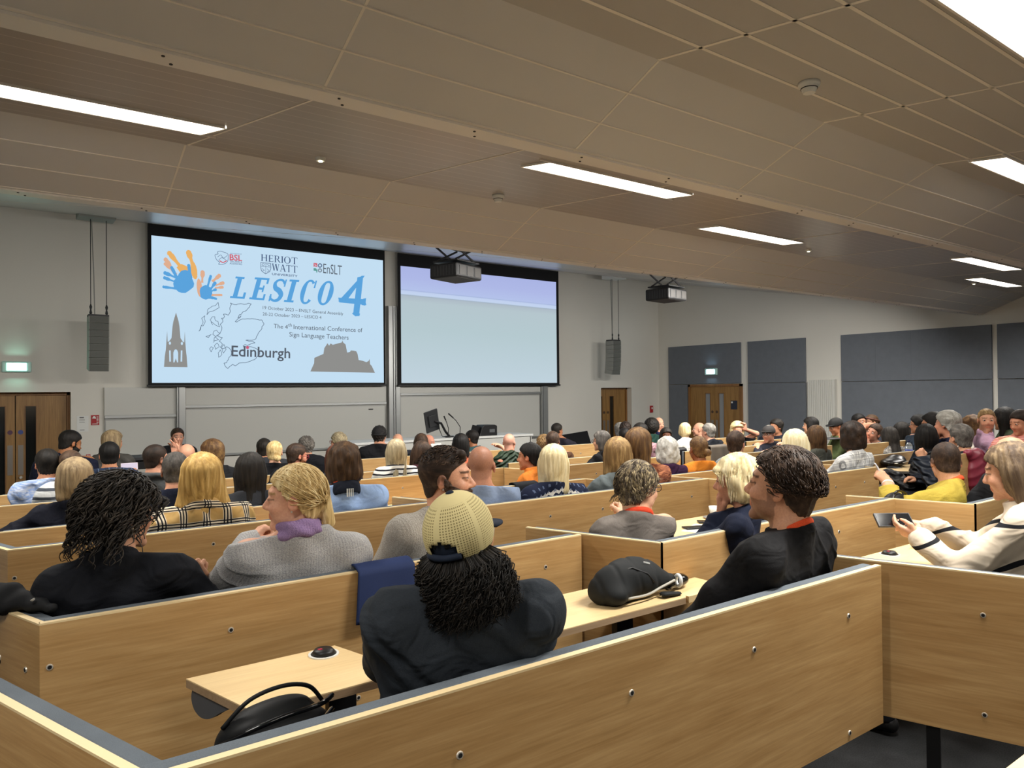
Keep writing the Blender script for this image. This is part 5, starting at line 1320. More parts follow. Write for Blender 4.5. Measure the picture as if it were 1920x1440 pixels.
    if glasses:
        b = MB(); tk = .0018 if dist < 5 else .0028
        for sx in (-1, 1):
            n_ = 14; b.tube([(sx*(.032+.024*math.cos(2*math.pi*i/n_)), .103-abs(.024*math.cos(2*math.pi*i/n_)+.0)*.15, .006+.019*math.sin(2*math.pi*i/n_)) for i in range(n_+1)], tk, 5)
            b.tube([(sx*.056, .098, .010), (sx*.074, .055, .010), (sx*.079, -.005, .012)], tk, 5)
        b.tube([(-.008, .105, .010), (.008, .105, .010)], tk, 5)
        o = b.build('glasses', plain('frame_'+glasses, glasses, .3), root, True); o.matrix_local = Mh
    if hat:
        hat_build(root, Mh, hat)
    if extra: extra(root, H, Rh, N, arms, s_, Mh)
    return root, H, arms
def strand_hair(root, H, Rh, s_, n, st, m, seed, hw_):
    rng = random.Random(seed); r0 = st.get('r', .0022); Ln = st.get('len', .22); wave = st.get('wave', .012); wl = st.get('wl', .06); clump = []
    b = MB(); vol = st.get('vol', .02); minz = st.get('minz', -.05); maxz = st.get('maxz', .14)
    for i in range(n):
        ok = False
        for _ in range(40):
            th = rng.uniform(-math.pi, math.pi); ph = rng.uniform(-.7, 1.5)
            d = V3(math.cos(ph)*math.sin(th), math.cos(ph)*math.cos(th), math.sin(ph)); p = V3(0, -.014, .038)+d*V3(.078, .098, .09)*st.get('shell', 1.06)
            if p[2] < minz or p[2] > maxz or p[2] < float(hairline(np.array(p[1]-.008))): continue
            ok = True; break
        if not ok: continue
        L_ = Ln*rng.uniform(.6, 1.1); k = 11; pts = []
        v = V3(d[0]*.8, -st.get('back', .3), -st.get('down', .5)); v = v-d*(v@d)*.9+d*st.get('lift', .1); v /= max(np.linalg.norm(v), 1e-3); c = p.copy(); a1, a2 = rng.uniform(0, 6.28), rng.uniform(0, 6.28); fr = L_/k
        for j in range(k+1):
            t = j*fr; u = t/wl*2*math.pi; e = min(1, j/2.5); pts.append(c+V3(math.sin(u+a1), math.cos(u+a1), .6*math.sin(u+a2))*wave*e)
            v = v+V3(0, -.02, -1)*st.get('grav', .30); v /= np.linalg.norm(v); c = c+v*fr
            g_ = (c-V3(0, -.014, .02))/V3(.080+vol, .10+vol, .10+vol); lg_ = np.linalg.norm(g_)
            if lg_ > 1.04 and c[2] > -.03: c = V3(0, -.014, .02)+(c-V3(0, -.014, .02))*(1.04/lg_)
            q = c-V3(0, -.014, .02); q2 = q/V3(.080+vol, .10+vol, .10+vol); l2 = np.linalg.norm(q2)
            if l2 < 1 and c[2] > -.10: c = V3(0, -.014, .02)+q/max(l2, .2)
            # keep off the face
            if c[1] > .03 and abs(c[0]) < .066 and c[2] < .05: c[0] = math.copysign(.070, c[0] if abs(c[0]) > .001 else rng.choice((-1, 1)))
        b.tube([tuple(x*V3(hw_, 1, 1)) for x in pts], [r0*(1.0 if j < k-2 else .55) for j in range(k+1)], 4)
    o = b.build('hair_strands', m, root, True); Mh = Matrix([list(map(float, r)) for r in Rh]).to_4x4(); Mh.translation = Vector(H.tolist()); o.matrix_local = Mh @ Matrix.Diagonal((s_, s_, s_, 1)); return o
def dome(rx, ry, rz, c, z0=-.2, n=28, m=14, cut=None, ext=1.12):
    vs = []; fs = []
    for i in range(m+1):
        th = math.pi/2*i/m*ext
        for j in range(n):
            ph = 2*math.pi*j/n; vs.append((c[0]+rx*math.sin(th)*math.cos(ph), c[1]+ry*math.sin(th)*math.sin(ph), c[2]+rz*math.cos(th)))
    for i in range(m):
        for j in range(n):
            f = (i*n+j, (i+1)*n+j, (i+1)*n+(j+1) % n, i*n+(j+1) % n)
            if cut and cut(vs[f[0]]): continue
            fs.append(f)
    return vs, fs
def hat_build(root, Mh, hat):
    kind, c1, c2 = hat
    if kind == 'trucker':
        # crown of mesh fabric, opening at the back, strap, button, brim
        arch = lambda v: v[1] < -.05 and abs(v[0]) < .046 and v[2] < .046-(abs(v[0])/.046)**2*.026
        vs, fs = dome(.094, .112, .112, (0, -.012, .030), n=48, m=26, cut=arch, ext=1.32); b = MB(); b.add(vs, fs); o = b.build('cap', c1, root, True); so = o.modifiers.new('s', 'SOLIDIFY'); so.thickness = .003; o.matrix_local = Mh
        b = MB(); b.tube([(.088*math.sin(a_), -.012-.106*math.cos(a_), -.004) for a_ in [math.radians(x) for x in range(-35, 36, 7)]], .0095, 8); q = b.build('strap', c2, o, True)
        b = MB(); vs, fs = dome(.087, .102, .10, (0, -.012, .028), ext=1.25); b.add(vs, fs); q = b.build('cap_lining', c2, o, True)
        b = MB(); vs, fs = dome(.012, .012, .006, (0, -.012, .141), m=5); b.add(vs, fs); b.build('button', c2, o, True)
        b = MB(); pl = [(.084*math.cos(t_), .062+.09*math.sin(t_)**.9 if math.sin(t_) > 0 else .05) for t_ in [math.pi*i/16 for i in range(17)]]
        b.prism(pl, .018, .023); br = b.build('brim', c2, o, True); br.matrix_local = Matrix.Rotation(math.radians(-10), 4, 'X')
    elif kind == 'cap':
        vs, fs = dome(.088, .104, .09, (0, -.012, .036)); b = MB(); b.add(vs, fs); o = b.build('cap', c1, root, True); so = o.modifiers.new('s', 'SOLIDIFY'); so.thickness = .004; o.matrix_local = Mh
        b = MB(); pl = [(.078*math.cos(t_), .062+.07*math.sin(t_)) for t_ in [math.pi*i/14 for i in range(15)]]; b.prism(pl, .045, .052); b.build('brim', c2, o, True)
    elif kind == 'beanie':
        vs, fs = dome(.092, .112, .11, (0, -.022, .030)); b = MB(); b.add(vs, fs); o = b.build('hat', c1, root, True); so = o.modifiers.new('s', 'SOLIDIFY'); so.thickness = .006; o.matrix_local = Mh
        b = MB(); b.tube([(.09*math.cos(t_), -.02+.108*math.sin(t_), .018) for t_ in [2*math.pi*i/20 for i in range(21)]], .012, 6, cap=False); b.build('hat_rim', c2, o, True)
    elif kind == 'band':
        b = MB(); b.tube([(.083*math.cos(t_), -.012+.103*math.sin(t_), .055+.025*math.sin(t_)) for t_ in [2*math.pi*i/20 for i in range(21)]], .010, 6, cap=False); o = b.build('headband', c1, root, True); o.matrix_local = Mh
# ------------------------------------------------------------------ the people, nearest first
def ear_stud(root, H, Rh, N, arms, s_, Mh):
    for sx in (-1, 1): o = MB().cyl((0, 0), .0035, 0, .004, 10, 0, None, Matrix.Translation((sx*.082, -.004, -.030)) @ Matrix.Rotation(math.pi/2, 4, 'Y')).build('ear_stud', M_CHROME, root); o.matrix_local = Mh
def collar_stripes(root, H, Rh, N, arms, s_, Mh):
    b = MB()
    for k in range(4): b.box(-.021+k*.012, -.015+k*.012, -.108, -.102, -.028, .022)
    o = b.build('collar_stripes', M_WHITE, root); o.location = (N+V3(0, .0, .0)).tolist()
def dark_collar(root, H, Rh, N, arms, s_, Mh):
    V, F = surface(lambda p: torus(p, N+V3(0, -.012, .008), V3(0, .35, 1), .080, .013, .32), N-.16, N+.16, .006); np_mesh('collar', V, F, cloth_mat('#151a26'), root)
def watch(root, H, Rh, N, arms, s_, Mh, side=0, m=None):
    sd, S, E, W, fd, pn, *_ = arms[side]; n = (W-E)/np.linalg.norm(W-E); V, F = surface(lambda p: torus(p, E+(W-E)*.93, n, .031*s_, .007, .6), W-.08, W+.08, .004); np_mesh('wrist_watch', V, F, m or M_BLACKM, root)
def tie(root, H, Rh, N, arms, s_, Mh):
    o = MB().tube([(-.02, -.105, .0), (.02, -.105, .0)], .012, 8).build('hair_tie', M_BLACK, root, True); o.matrix_local = Mh
def capmesh():
    t = NT('cap_mesh_fabric', '#d9c98d', .8, 0, .2); v = t.coords((1, 1, 1)); o = t.sep(v)
    an = t.math('ARCTAN2', o[0], o[1])
    fx = t.math('ABSOLUTE', t.math('SUBTRACT', t.math('FRACT', t.math('MULTIPLY', an, 14)), .5)); fz = t.math('ABSOLUTE', t.math('SUBTRACT', t.math('FRACT', t.math('MULTIPLY', o[2], 150)), .5))
    h = t.math('MULTIPLY', t.math('LESS_THAN', fx, .25), t.math('LESS_THAN', fz, .25)); h = t.math('MULTIPLY', h, t.math('LESS_THAN', o[2], .122))
    h = t.math('MULTIPLY', h, t.math('LESS_THAN', t.math('ABSOLUTE', t.math('SUBTRACT', t.math('FRACT', t.math('MULTIPLY', an, .955)), .5)), .43))
    t.col(t.mix(h, '#cdbf8c', '#857850')); t.bump(t.math('MULTIPLY', h, -1), .5, .002); return t.m
M_CAPM = mat('cap_mesh_fabric', lambda k: capmesh()); M_NAVYF = fabric('navy_twill', '#1c2433', .8)
rA, rB0, rB1, rB2 = 1.513, 2.745, 2.36, 1.94
person(868, 1010, rA+.19, 30, 24, 'curly', 'black', '#2a2f35', '#b98a6c', 'person in a pale yellow mesh cap with long dark curls, seated in the foreground', s=.98, tilt=14, roll=-6, sleeves='short', build=1.13, lanyard='#d8472c', lean=.15,
       L=dict(t=(-.16, .36, .72), pole=(-1.0, -.1, -.5)), R=dict(t=(.14, .36, .66), pole=(.5, -.1, -1)), hat=('trucker', M_CAPM, M_NAVYF), strands=1500,
       opts=dict(hp=dict(len=.20, t=.006, amp=.005, low=(.108, .088, .100, -.095)), strand=dict(len=.15, wave=.013, wl=.045, vol=.045, maxz=-.01, minz=-.16, grav=.25, down=.6, lift=.9, back=.0, r=.0017, shell=1.1)), fem=0.0)
person(226, 970, rB0+.19, 62, 8, 'curly', 'softblack', '#14161c', '#c9997c', 'person with wavy dark greying hair and glasses in a black blazer, seated second row left', coat='blazer', glasses='#d9d2c4', strands=700, build=1.02, lean=.15, fem=1.0, s=1.04,
       opts=dict(hp=dict(len=.155, t=.018, amp=.006), strand=dict(len=.105, wave=.011, wl=.07, vol=.036, maxz=.15, minz=-.09, grav=.14, back=.4, lift=.45, r=.0026)), L=dict(t=(-.38, .04, .52), pole=(-1, -.6, .1)), R=dict(t=(.28, .22, .90), pole=(.8, -.1, -.9), fd=(.1, .2, 1), pn=(-.5, -1, .2), curl=1.2), extra=ear_stud)
person(552, 936, rB0+.19, -80, 20, 'pony', 'blond', 'knit:#bdbcb9:#8d8c90', '#d8a58a', 'person with tied blond hair in a chunky light grey sweater and lilac cowl, profile left', s=1.10, scarf='knit:#a58bb5:#7e6590', build=1.14, lean=.15, fem=1.0, roll=-3, strands=260,
       opts=dict(hp=dict(len=.09, t=.012, px=.01), strand=dict(len=.12, wave=.003, wl=.16, vol=.008, maxz=.15, minz=-.04, grav=.03, back=1.2, down=.3, lift=.02, r=.0018)), L=dict(t=(-.20, .30, 1.02), pole=(-.7, .1, -1), fd=(.5, .3, .5), pn=(.6, .2, -.6), curl=1.1), R=dict(t=(.12, .34, .72), pole=(.8, -.3, -1)), extra=lambda *a: (ear_stud(*a), tie(*a)))
person(838, 899, rB0+.17, 98, 8, 'crop', 'darkbrown', 'knit:#b8b3aa:#8b857c', '#d19d80', 'bearded person in a fine grey striped shirt, turned right behind the cap', s=1.16, coat='collar', lanyard='#d8472c', beard='darkbrown', strands=300, tilt=2, build=.90, lean=.15, hipdx=-.04,
       opts=dict(hp=dict(t=.009, quiff=1), strand=dict(len=.035, wave=.004, wl=.03, vol=.012, maxz=.2, minz=.075, grav=.0, back=.2, down=0, lift=.5, r=.0017, shell=1.1), bt=.0075, stubble=.5, buzz=.7), extra=ear_stud)
person(1197, 916, rB1+.42, 42, 14, 'medium', 'streak', '#77706a', '#d6a98c', 'person with short dark and grey streaked hair in a taupe shirt, back turned', s=1.14, coat='collar', lanyard='#d8472c', glasses='#3a1f22', build=.9, strands=700, tilt=-4, lean=.15, fem=0,
       opts=dict(hp=dict(t=.016, hl=-.01), strand=dict(len=.055, wave=.003, wl=.05, vol=.012, maxz=.2, minz=-.06, grav=.08, back=.3, down=.3, lift=.25, r=.0016, shell=1.12)), R=dict(t=(.18, .32, .93), pole=(.8, -.2, -1), fd=(.3, .7, .5), pn=(-.6, 0, -.5), curl=.9), L=dict(t=(-.2, .25, .55)))
person(1382, 903, rB1+.10, -80, -25, 'full', 'platinum', '#161c2e', '#cf9a80', 'person with short white blond hair in navy, chin on hand, profile left', s=1.13, tilt=-4, coat='collar', build=1.0, lean=.10, fem=1.0, strands=330, curl=.8,
       opts=dict(hp=dict(len=.075, t=.018, flow='z', fringe=1, open=-.004), strand=dict(len=.10, wave=.002, wl=.2, vol=.012, maxz=.15, minz=.0, grav=.16, back=-.25, down=.7, lift=.05, r=.0022)), L=dict(head=(-.01, .080, -.150), pole=(-.4, .6, -1), fd=(.15, .25, 1), pn=(.3, -.9, .3), curl=.7), R=dict(t=(.12, .34, .74)), extra=ear_stud)
person(1466, 916, rA+.19, -74, -8, 'medium', 'softblack', '#141416', '#cc9a7c', 'dark haired person in a black overshirt with an orange lanyard, looking left in the foreground', s=1.27, coat='collar', lanyard='#e0542e', tilt=8, build=1.06, lean=.15, fem=0, strands=900,
       opts=dict(hp=dict(t=.017, hl=.006, flow='c'), stubble=.45, hcol='darkbrown', strand=dict(len=.055, wave=.004, wl=.05, vol=.012, maxz=.2, minz=-.0, grav=.05, back=.9, down=.1, lift=.25, r=.0016, shell=1.12)), L=dict(t=(-.22, .33, .60), pole=(-.8, -.1, -.9)), R=dict(t=(.22, .22, .56)))
beige = person(1896, 886, 1.36, -80, -14, 'long', 'mousy', 'bands:#c7b9a5:#17181c', '#d3a184', 'person with light brown hair in a beige sweater with black lines, right edge', s=1.06, tilt=-12, build=1.05, lean=.06, fem=1.0,
       opts=dict(hp=dict(len=.19, t=.014, front=0)), L=dict(t=(-.10, .30, .98), pole=(-.8, -.2, -1), fd=(.1, 1, .25), pn=(.5, .1, .6), curl=.45), R=dict(t=(.10, .30, 1.0), pole=(.9, -.2, -1), fd=(-.1, 1, .2), pn=(-.1, .2, -1), curl=.5))
# ---- right hand side
rC0, rC1, rC2 = 4.145, 3.82, 3.40
yellow = person(1773, 868, rB2+.52, -18, -24, 'crop', 'darkbrown', '#b09a3e', '#c99878', 'person with a shaved dark head in a mustard yellow sweater, holding a phone', s=1.22, tilt=-12, build=1.2, lean=.12, coat='none', lanyard='#e0542e', fem=0,
       opts=dict(buzz=.85, hp=dict(t=.004)), L=dict(t=(-.06, .26, .98), pole=(-1, -.1, -.6), fd=(.2, .6, .7), pn=(.6, .3, -.3), curl=.8), R=dict(t=(.36, .22, .76), pole=(1, -.4, -.6)), extra=lambda *a: watch(*a, side=0, m=M_WHITE))
person(1893, 853, 2.15, -100, -60, 'bald', 'grey', '#17181b', '#d5a182', 'bald person with dark red glasses half hidden behind the light brown hair', s=1.05, tilt=-10, glasses='#4a1a1c', build=1.0, lean=.1)
person(1736, 822, 3.75, -14, -20, 'long', 'black', 'quilt:#121316', '#b98a6c', 'person with very long black hair in a shiny black padded jacket at the table', s=1.15, coat='puffy', build=1.1, lean=.05, legs='check:#1d1d20:#8a8078:#b0a89c:9',
       opts=dict(hp=dict(len=.42, t=.02)), vox=.009)
person(1801, 823, 3.25, -38, -20, 'short', 'darkgrey', 'quilt:#1b2029', '#c99778', 'person with greying dark hair in a navy quilted jacket', s=1.15, coat='puffy', build=1.08, lean=.1, L=dict(t=(-.22, .22, .98), pole=(-.8, 0, -1), fd=(0, .3, .8), pn=(.4, -.3, -.6), curl=1.2))
person(1776, 797, 3.62, -62, -20, 'medium', 'silver', '#1b2038', '#cf9276', 'person with thick white hair in a navy top, hand at mouth, facing left', s=1.18, coat='collar', L=dict(head=(-.03, .09, -.12), pole=(-.5, .5, -1), fd=(.1, .2, 1), pn=(.3, -.8, 0)), fem=0)
person(1749, 800, 3.95, -80, -60, 'medium', 'black', '#20242c', '#b98566', 'dark haired person close behind the white haired one', s=1.25, fem=0)
person(1822, 803, 3.9, -50, -30, 'full', 'brown', '#e2ddd2', '#c99a7c', 'person with wavy brown hair in a cream top leaning forward', s=1.1, opts=dict(hp=dict(len=.11)))
person(1850, 789, 3.35, 172, 150, 'crop', 'lightbrown', '#c9a3bd', '#d59f80', 'person with receding light brown hair in a pink shirt, facing the camera with hands together', s=1.05, coat='collar', fem=0, build=1.05, opts=dict(hp=dict(t=.007), stubble=.35), L=dict(t=(-.04, .26, .98), pole=(-1, -.1, -.6), fd=(.9, .2, .2), pn=(0, -.6, -.6)), R=dict(t=(.05, .27, .97), pole=(1, -.1, -.6), fd=(-.9, .2, .2), pn=(0, -.6, -.6)))
person(1882, 787, 3.6, -60, -30, 'long', 'black', '#38412e', '#b98a6c', 'person with long straight black hair beside the pink shirt', s=1.12, opts=dict(hp=dict(len=.30, t=.02)))
person(1913, 793, 2.95, -138, -130, 'short', 'darkbrown', 'stripe:#d87a70:#efc0b0:60', '#c98f70', 'young person in a coral striped shirt at the right edge, arm raised', s=1.02, tilt=-14, coat='collar', fem=0, L=dict(t=(-.2, .3, .9), pole=(-1, -.1, -.7)), R=dict(t=(.22, .36, 1.02), pole=(1, -.1, -.6), fd=(.2, 1, .2), curl=.7))
person(1598, 822, rC2+.22, -20, -4, 'full', 'darkbrown', 'check:#d8d8d4:#9c9ca0:#54565c:18', '#cfa285', 'person with dark wavy hair in a white and grey checked shirt', s=1.1, coat='collar', fem=0, lean=.15, opts=dict(hp=dict(len=.07, t=.03)))
person(1490, 838, rC2+.22, -16, 6, 'long', 'platinum', '#17181b', '#d8a88c', 'person with very long pale blond hair in black, right of the foreground profile', s=1.12, lean=.15, opts=dict(hp=dict(len=.30, t=.02)), R=dict(t=(.30, .05, .62), pole=(1, -.5, 0)))
person(1638, 812, 5.9, -150, -140, 'short', 'darkbrown', '#221c20', '#c48f76', 'person lying low on the table with chin on hands, smiling face up', s=1.2, tilt=5, roll=-22, fem=0, L=dict(head=(-.03, .075, -.14), pole=(-1, 0, -.6)), R=dict(head=(.03, .075, -.14), pole=(1, 0, -.6)))
person(1668, 822, 5.45, -25, 10, 'long', 'black', 'blur:#d8d4cc:#4a4440', '#b98a6c', 'person with long black hair hanging forward in a pale patterned top', s=1.15, opts=dict(hp=dict(len=.2, t=.03)), tilt=-20)
person(1692, 812, 5.6, 20, 10, 'long', 'black', '#cfcac2', '#b98a6c', 'person with black hair and a white collar turned right', s=1.2, opts=dict(hp=dict(len=.2, t=.03)))
person(1722, 797, 5.2, -70, -60, 'medium', 'black', '#26303c', '#b07f62', 'dark haired person with round glasses seen above the very long hair', s=1.15, glasses='#3a3a3a', fem=0)
person(1611, 792, 6.6, 130, -100, 'short', 'black', '#1c1d22', '#c08c70', 'dark haired person covering the mouth with a raised hand', s=1.15, fem=0, R=dict(head=(.0, .11, -.05), pole=(1, 0, -.8), fd=(-1, .1, .1), pn=(0, -1, 0)), L=dict(t=(-.2, .2, .8)))
person(1633, 793, 6.5, -125, -120, 'bun', 'brown', '#2c3038', '#cf9c80', 'person with glasses and a patterned headband beside the raised hand', s=1.12, glasses='#3a2018', hat=('band', plain('band_brown', '#6b4038', .8), None))
person(1530, 822, 4.75, -12, 0, 'bob', 'brown', '#4a4b44', '#c99a7c', 'person with a brown bob in an olive grey top', s=1.1, opts=dict(hp=dict(len=.14, t=.022)), lean=.12)
person(1519, 799, 6.9, -75, -50, 'bob', 'black', 'stripe:#dcdad2:#23242a:24', '#c99a7c', 'person with a short black bob in a striped top, profile left', s=1.1, opts=dict(hp=dict(len=.08, t=.024)))
person(1567, 800, 6.4, -125, -40, 'crop', 'black', '#4f5a38', '#b07c5c', 'person in a dark cap and olive green jacket bending forward', s=1.15, hat=('cap', plain('cap_black', '#161616', .8), plain('cap_black', '#161616', .8)), tilt=-18, fem=0, build=1.15)
# middle
person(1380, 833, 4.95, 18, -4, 'short', 'darkbrown', 'knit:#8b8e90:#6f7274', '#c99478', 'person with short brown hair in a wide grey woollen jacket', s=1.12, coat='blazer', build=1.2, lean=.12, fem=0)
person(1309, 843, 4.82, -30, 2, 'bun', 'brown', '#d9822b', '#8b5a3c', 'person with braided brown hair in a bright orange shirt', s=1.05, opts=dict(hp=dict(px=.03, pz=-.02)), lean=.12, build=1.05)
person(1251, 848, 4.82, -8, 2, 'full', 'silver', '#3c2340', '#d6a98c', 'person with short wavy grey hair in a deep purple top', s=1.08, opts=dict(hp=dict(len=.07, t=.026)), coat='turtle', lean=.12, fem=1)
person(1198, 838, rC1+.26, 24, 20, 'bob', 'brown', 'blur:#b97a58:#5a2c26', '#d0a084', 'person with reddish brown hair wrapped in a salmon shawl', s=1.1, opts=dict(hp=dict(len=.12, t=.024)), build=1.12, lean=.12)
person(1158, 857, rC1+.22, -4, 4, 'bob', 'mousy', '#5f6769', '#d3a488', 'person with a tousled dark blond bob in a grey green top', s=1.1, opts=dict(hp=dict(len=.12, t=.024), hcol='lightbrown'), lean=.14)
person(1038, 872, rC1+.22, 2, 6, 'long', 'platinum', 'nordic:#1b2238:#dcd8cf:#5d6b88', '#d8a88c', 'person with straight pale blond hair in a navy and white patterned knit sweater', s=1.1, opts=dict(hp=dict(len=.17, t=.020, flow='z')), R=dict(t=(.30, .16, .86), pole=(1, -.2, -.6), fd=(.6, .8, .2), curl=.8), lean=.14, build=1.05)
person(902, 876, rC1+.2, 4, 2, 'bald', 'brown', '#7d8da8', '#bf8a70', 'bald person in a blue grey tee beside the bearded one', s=1.14, tilt=-4, lean=.14, fem=0, sleeves='short', build=1.02, opts=dict(buzz=.35, bald_top=0, hair='#6b4a38'))
person(645, 873, rC0+.22, -2, 6, 'full', 'brown', '#9bb6e0', '#d3a184', 'person with a brown bowl haircut in a light blue sweater and dark collar', s=1.1, coat='polo', lanyard='#e0542e', fem=0, build=1.05, lean=.14, opts=dict(lz=.04, hp=dict(len=.07, t=.022, flow='z', hl=.0)), extra=lambda *a: (dark_collar(*a), collar_stripes(*a)))
person(378, 903, rC0+.24, -6, 6, 'long', 'gold', 'tartan:#c8a468:#ded3bd:#1b1a20:9', '#d8a88c', 'person with golden blond hair draped in a beige and black tartan scarf', s=1.12, opts=dict(hp=dict(len=.13, t=.030, fl=.03)), build=1.08, lean=.14, scarf='tartan:#c8a468:#ded3bd:#1b1a20:9')
person(992, 858, 5.35, -70, -30, 'pony', 'black', '#d97f33', '#b97f60', 'dark haired person in an orange turtleneck, profile left', s=1.05, coat='turtle', opts=dict(hp=dict(len=.10, t=.014, px=.02)))
# row D, E
person(140, 902, 5.43, -8, 6, 'bob', 'ash', '#12141f', '#d3a488', 'person with an ash blond bob in a dark navy sweater, arm along the bench', s=1.08, opts=dict(hp=dict(len=.10, t=.024), hcol='mousy'), L=dict(t=(-.48, .0, .62), pole=(-1, -.4, .2)), lean=.13, build=1.05)
person(329, 884, 5.42, 2, -8, 'crop', 'darkgrey', '#161b2c', '#c99478', 'person with thinning cropped grey hair in a navy sweater', s=1.08, opts=dict(hp=dict(t=.006), buzz=.7), lean=.13, fem=0, build=1.05)
person(470, 888, 5.43, 4, 2, 'long', 'softblack', '#34363a', '#c99a7c', 'person with long dark hair in a charcoal sweater behind the tartan scarf', s=1.1, opts=dict(hp=dict(len=.26, t=.024)), lean=.13, build=1.05)
person(88, 872, 6.95, -10, 16, 'short', 'black', 'blur:#cfd6e6:#86a6de', '#b98566', 'dark haired person in a white and sky blue shirt at the left', s=1.0, lean=.1, fem=0)
person(134, 873, 6.92, 30, -14, 'crop', 'darkbrown', 'stripe:#c9cccd:#4a4f57:14', '#c99478', 'person in a pale grey top with dark striped sleeves behind the ash blond bob', s=1.0, lean=.12, fem=0, opts=dict(hp=dict(t=.007), buzz=.6))
person(293, 862, 6.95, 52, 10, 'crop', 'darkbrown', '#4b4d4e', '#cf9a80', 'bearded person in a grey hooded jacket raising a hand to the face', s=1.05, coat='hood', glasses='#1d1d20', beard='brown', fem=0, opts=dict(hp=dict(t=.008), buzz=.8), R=dict(head=(.03, .16, .02), pole=(1, .3, -.8), fd=(0, .2, 1), pn=(-.6, -.8, 0), curl=.3, spread=.3))
person(631, 862, 7.0, 6, 6, 'bob', 'brown', '#22242a', '#c99a7c', 'brown haired person in dark clothes left of the light blue sweater', s=1.1, opts=dict(hp=dict(len=.14, t=.024), hcol='dyedred'))
person(743, 850, 6.65, 2, 4, 'long', 'ash', 'stripe:#e0dfd8:#26262c:22', '#d3a488', 'person with long straight fair highlighted hair in a cream striped top', s=1.05, opts=dict(hp=dict(len=.26, t=.022)), lean=.12)
person(789, 852, 6.7, -4, 24, 'long', 'darkbrown', 'blur:#5a2c2c:#1c2036', '#c99a7c', 'person with long dark brown hair leaning right beside the striped top', s=1.05, opts=dict(hp=dict(len=.24, t=.02)), roll=10)
plaidman = person(205, 855, 7.95, -2, 6, 'short', 'black', 'plaid:#1b2030:#2c3a52:#6a7a92:14', '#b07c5c', 'dark haired person in a dark navy checked shirt holding up a phone', s=1.05, fem=0, lean=.12, R=dict(t=(.22, .32, 1.0), pole=(1, -.1, -.7), fd=(0, .4, 1), curl=.9), extra=None)
person(351, 856, 7.95, 14, 4, 'bald', 'brown', '#20242e', '#cf9c80', 'bald person in dark clothes below the standing presenter', s=1.05, fem=0)
person(397, 852, 7.95, -34, 6, 'long', 'brown', '#17181b', '#d3a488', 'person with long curly light brown hair and glasses in black', s=1.1, opts=dict(hp=dict(len=.24, t=.03, flow='c')), glasses='#222222')
person(557, 856, 7.55, 62, -6, 'short', 'darkbrown', '#15161b', '#cf8f76', 'person with short dark hair, reddish beard and red glasses in black, white collar', s=1.05, beard='ginger', glasses='#8a1d2a', coat='collar', fem=0, tilt=-8)
person(515, 849, 8.2, 10, 4, 'bun', 'blond', '#111216', '#d3a488', 'person with blond hair in a low bun with a pale tie, black top', s=1.05, opts=dict(hp=dict(px=.05, pz=-.05)))
person(495, 843, 9.35, 0, 6, 'short', 'black', '#33353a', '#b98566', 'person in a grey suit jacket with very dark short hair', s=1.1, coat='blazer', fem=0, build=1.1)
person(573, 837, 9.4, -40, 20, 'curly', 'darkgrey', '#14151a', '#c08c70', 'person with dark curly hair in black before the whiteboard', s=1.0, opts=dict(hp=dict(t=.022)), fem=0)
person(634, 829, 9.5, -60, -30, 'curly', 'ash', '#a3ad98', '#cf9c80', 'person with curly grey blond hair, glasses and a sage jacket', s=1.0, glasses='#7a2a2a', opts=dict(hp=dict(t=.02)), coat='blazer', fem=1)
person(712, 817, 9.3, 25, 8, 'curly', 'black', '#101114', '#c08c70', 'person in a black knitted hat and black coat', s=1.05, hat=('beanie', plain('hat_black', '#0e0e10', .9), plain('hat_black', '#0e0e10', .9)), build=1.15, fem=0, opts=dict(hp=dict(t=.018)))
person(746, 829, 10.0, 10, 10, 'bald', 'brown', '#2a2c34', '#d6a184', 'bald person behind the long fair highlighted hair', s=1.05, fem=0)
person(790, 831, 9.3, 14, 6, 'long', 'darkbrown', '#101114', '#c99a7c', 'person with long brown hair in black, right of the bald head', s=1.05, opts=dict(hp=dict(len=.2, t=.02)))
reader = person(804, 830, 9.9, 120, 60, 'bald', 'grey', '#20222a', '#d09078', 'bald person with a short grey beard reading white papers', s=1.0, beard='grey', fem=0, tilt=-12)
person(864, 835, 7.9, 2, 8, 'bob', 'black', '#c86a4a', '#c08c70', 'person with a black bob and coral neckline before the lecture desk', s=1.1, opts=dict(hp=dict(len=.13, t=.022), hcol='black'))
person(884, 823, 9.4, -62, -40, 'short', 'black', '#2e4a4c', '#a06c4c', 'dark haired bearded person in a teal shirt, profile left', s=1.05, beard='black', fem=0)
person(955, 831, 7.55, 20, -6, 'bald', 'silver', 'quilt:#2c3a2c', '#d09078', 'bald grey bearded person in a green padded vest', s=1.0, fem=0, coat='puffy', sleeves='none', opts=dict(buzz=.3, bald_top=1, hair='#9a958c'))
person(1019, 834, 7.75, -30, 0, 'curly', 'lightbrown', '#e3e0d8', '#d3a488', 'person with light brown curls stretching an arm to the left', s=1.0, fem=1, L=dict(t=(-.46, .26, 1.08), pole=(-.6, -.2, -1), fd=(-.8, .3, .5), curl=.3, spread=.3), opts=dict(hp=dict(t=.024)))
person(1037, 828, 7.5, 14, 8, 'crop', 'darkbrown', '#4b3222', '#b98566', 'person with cropped dark hair in a brown coat', s=1.1, fem=0, build=1.1, opts=dict(hp=dict(t=.009), buzz=.8))
person(1045, 808, 9.9, 45, 60, 'short', 'black', '#2a2730', '#a87454', 'dark haired person resting the chin on a hand beside the draped lectern', s=1.05, fem=0, R=dict(head=(.02, .10, -.12), pole=(1, 0, -.8)))
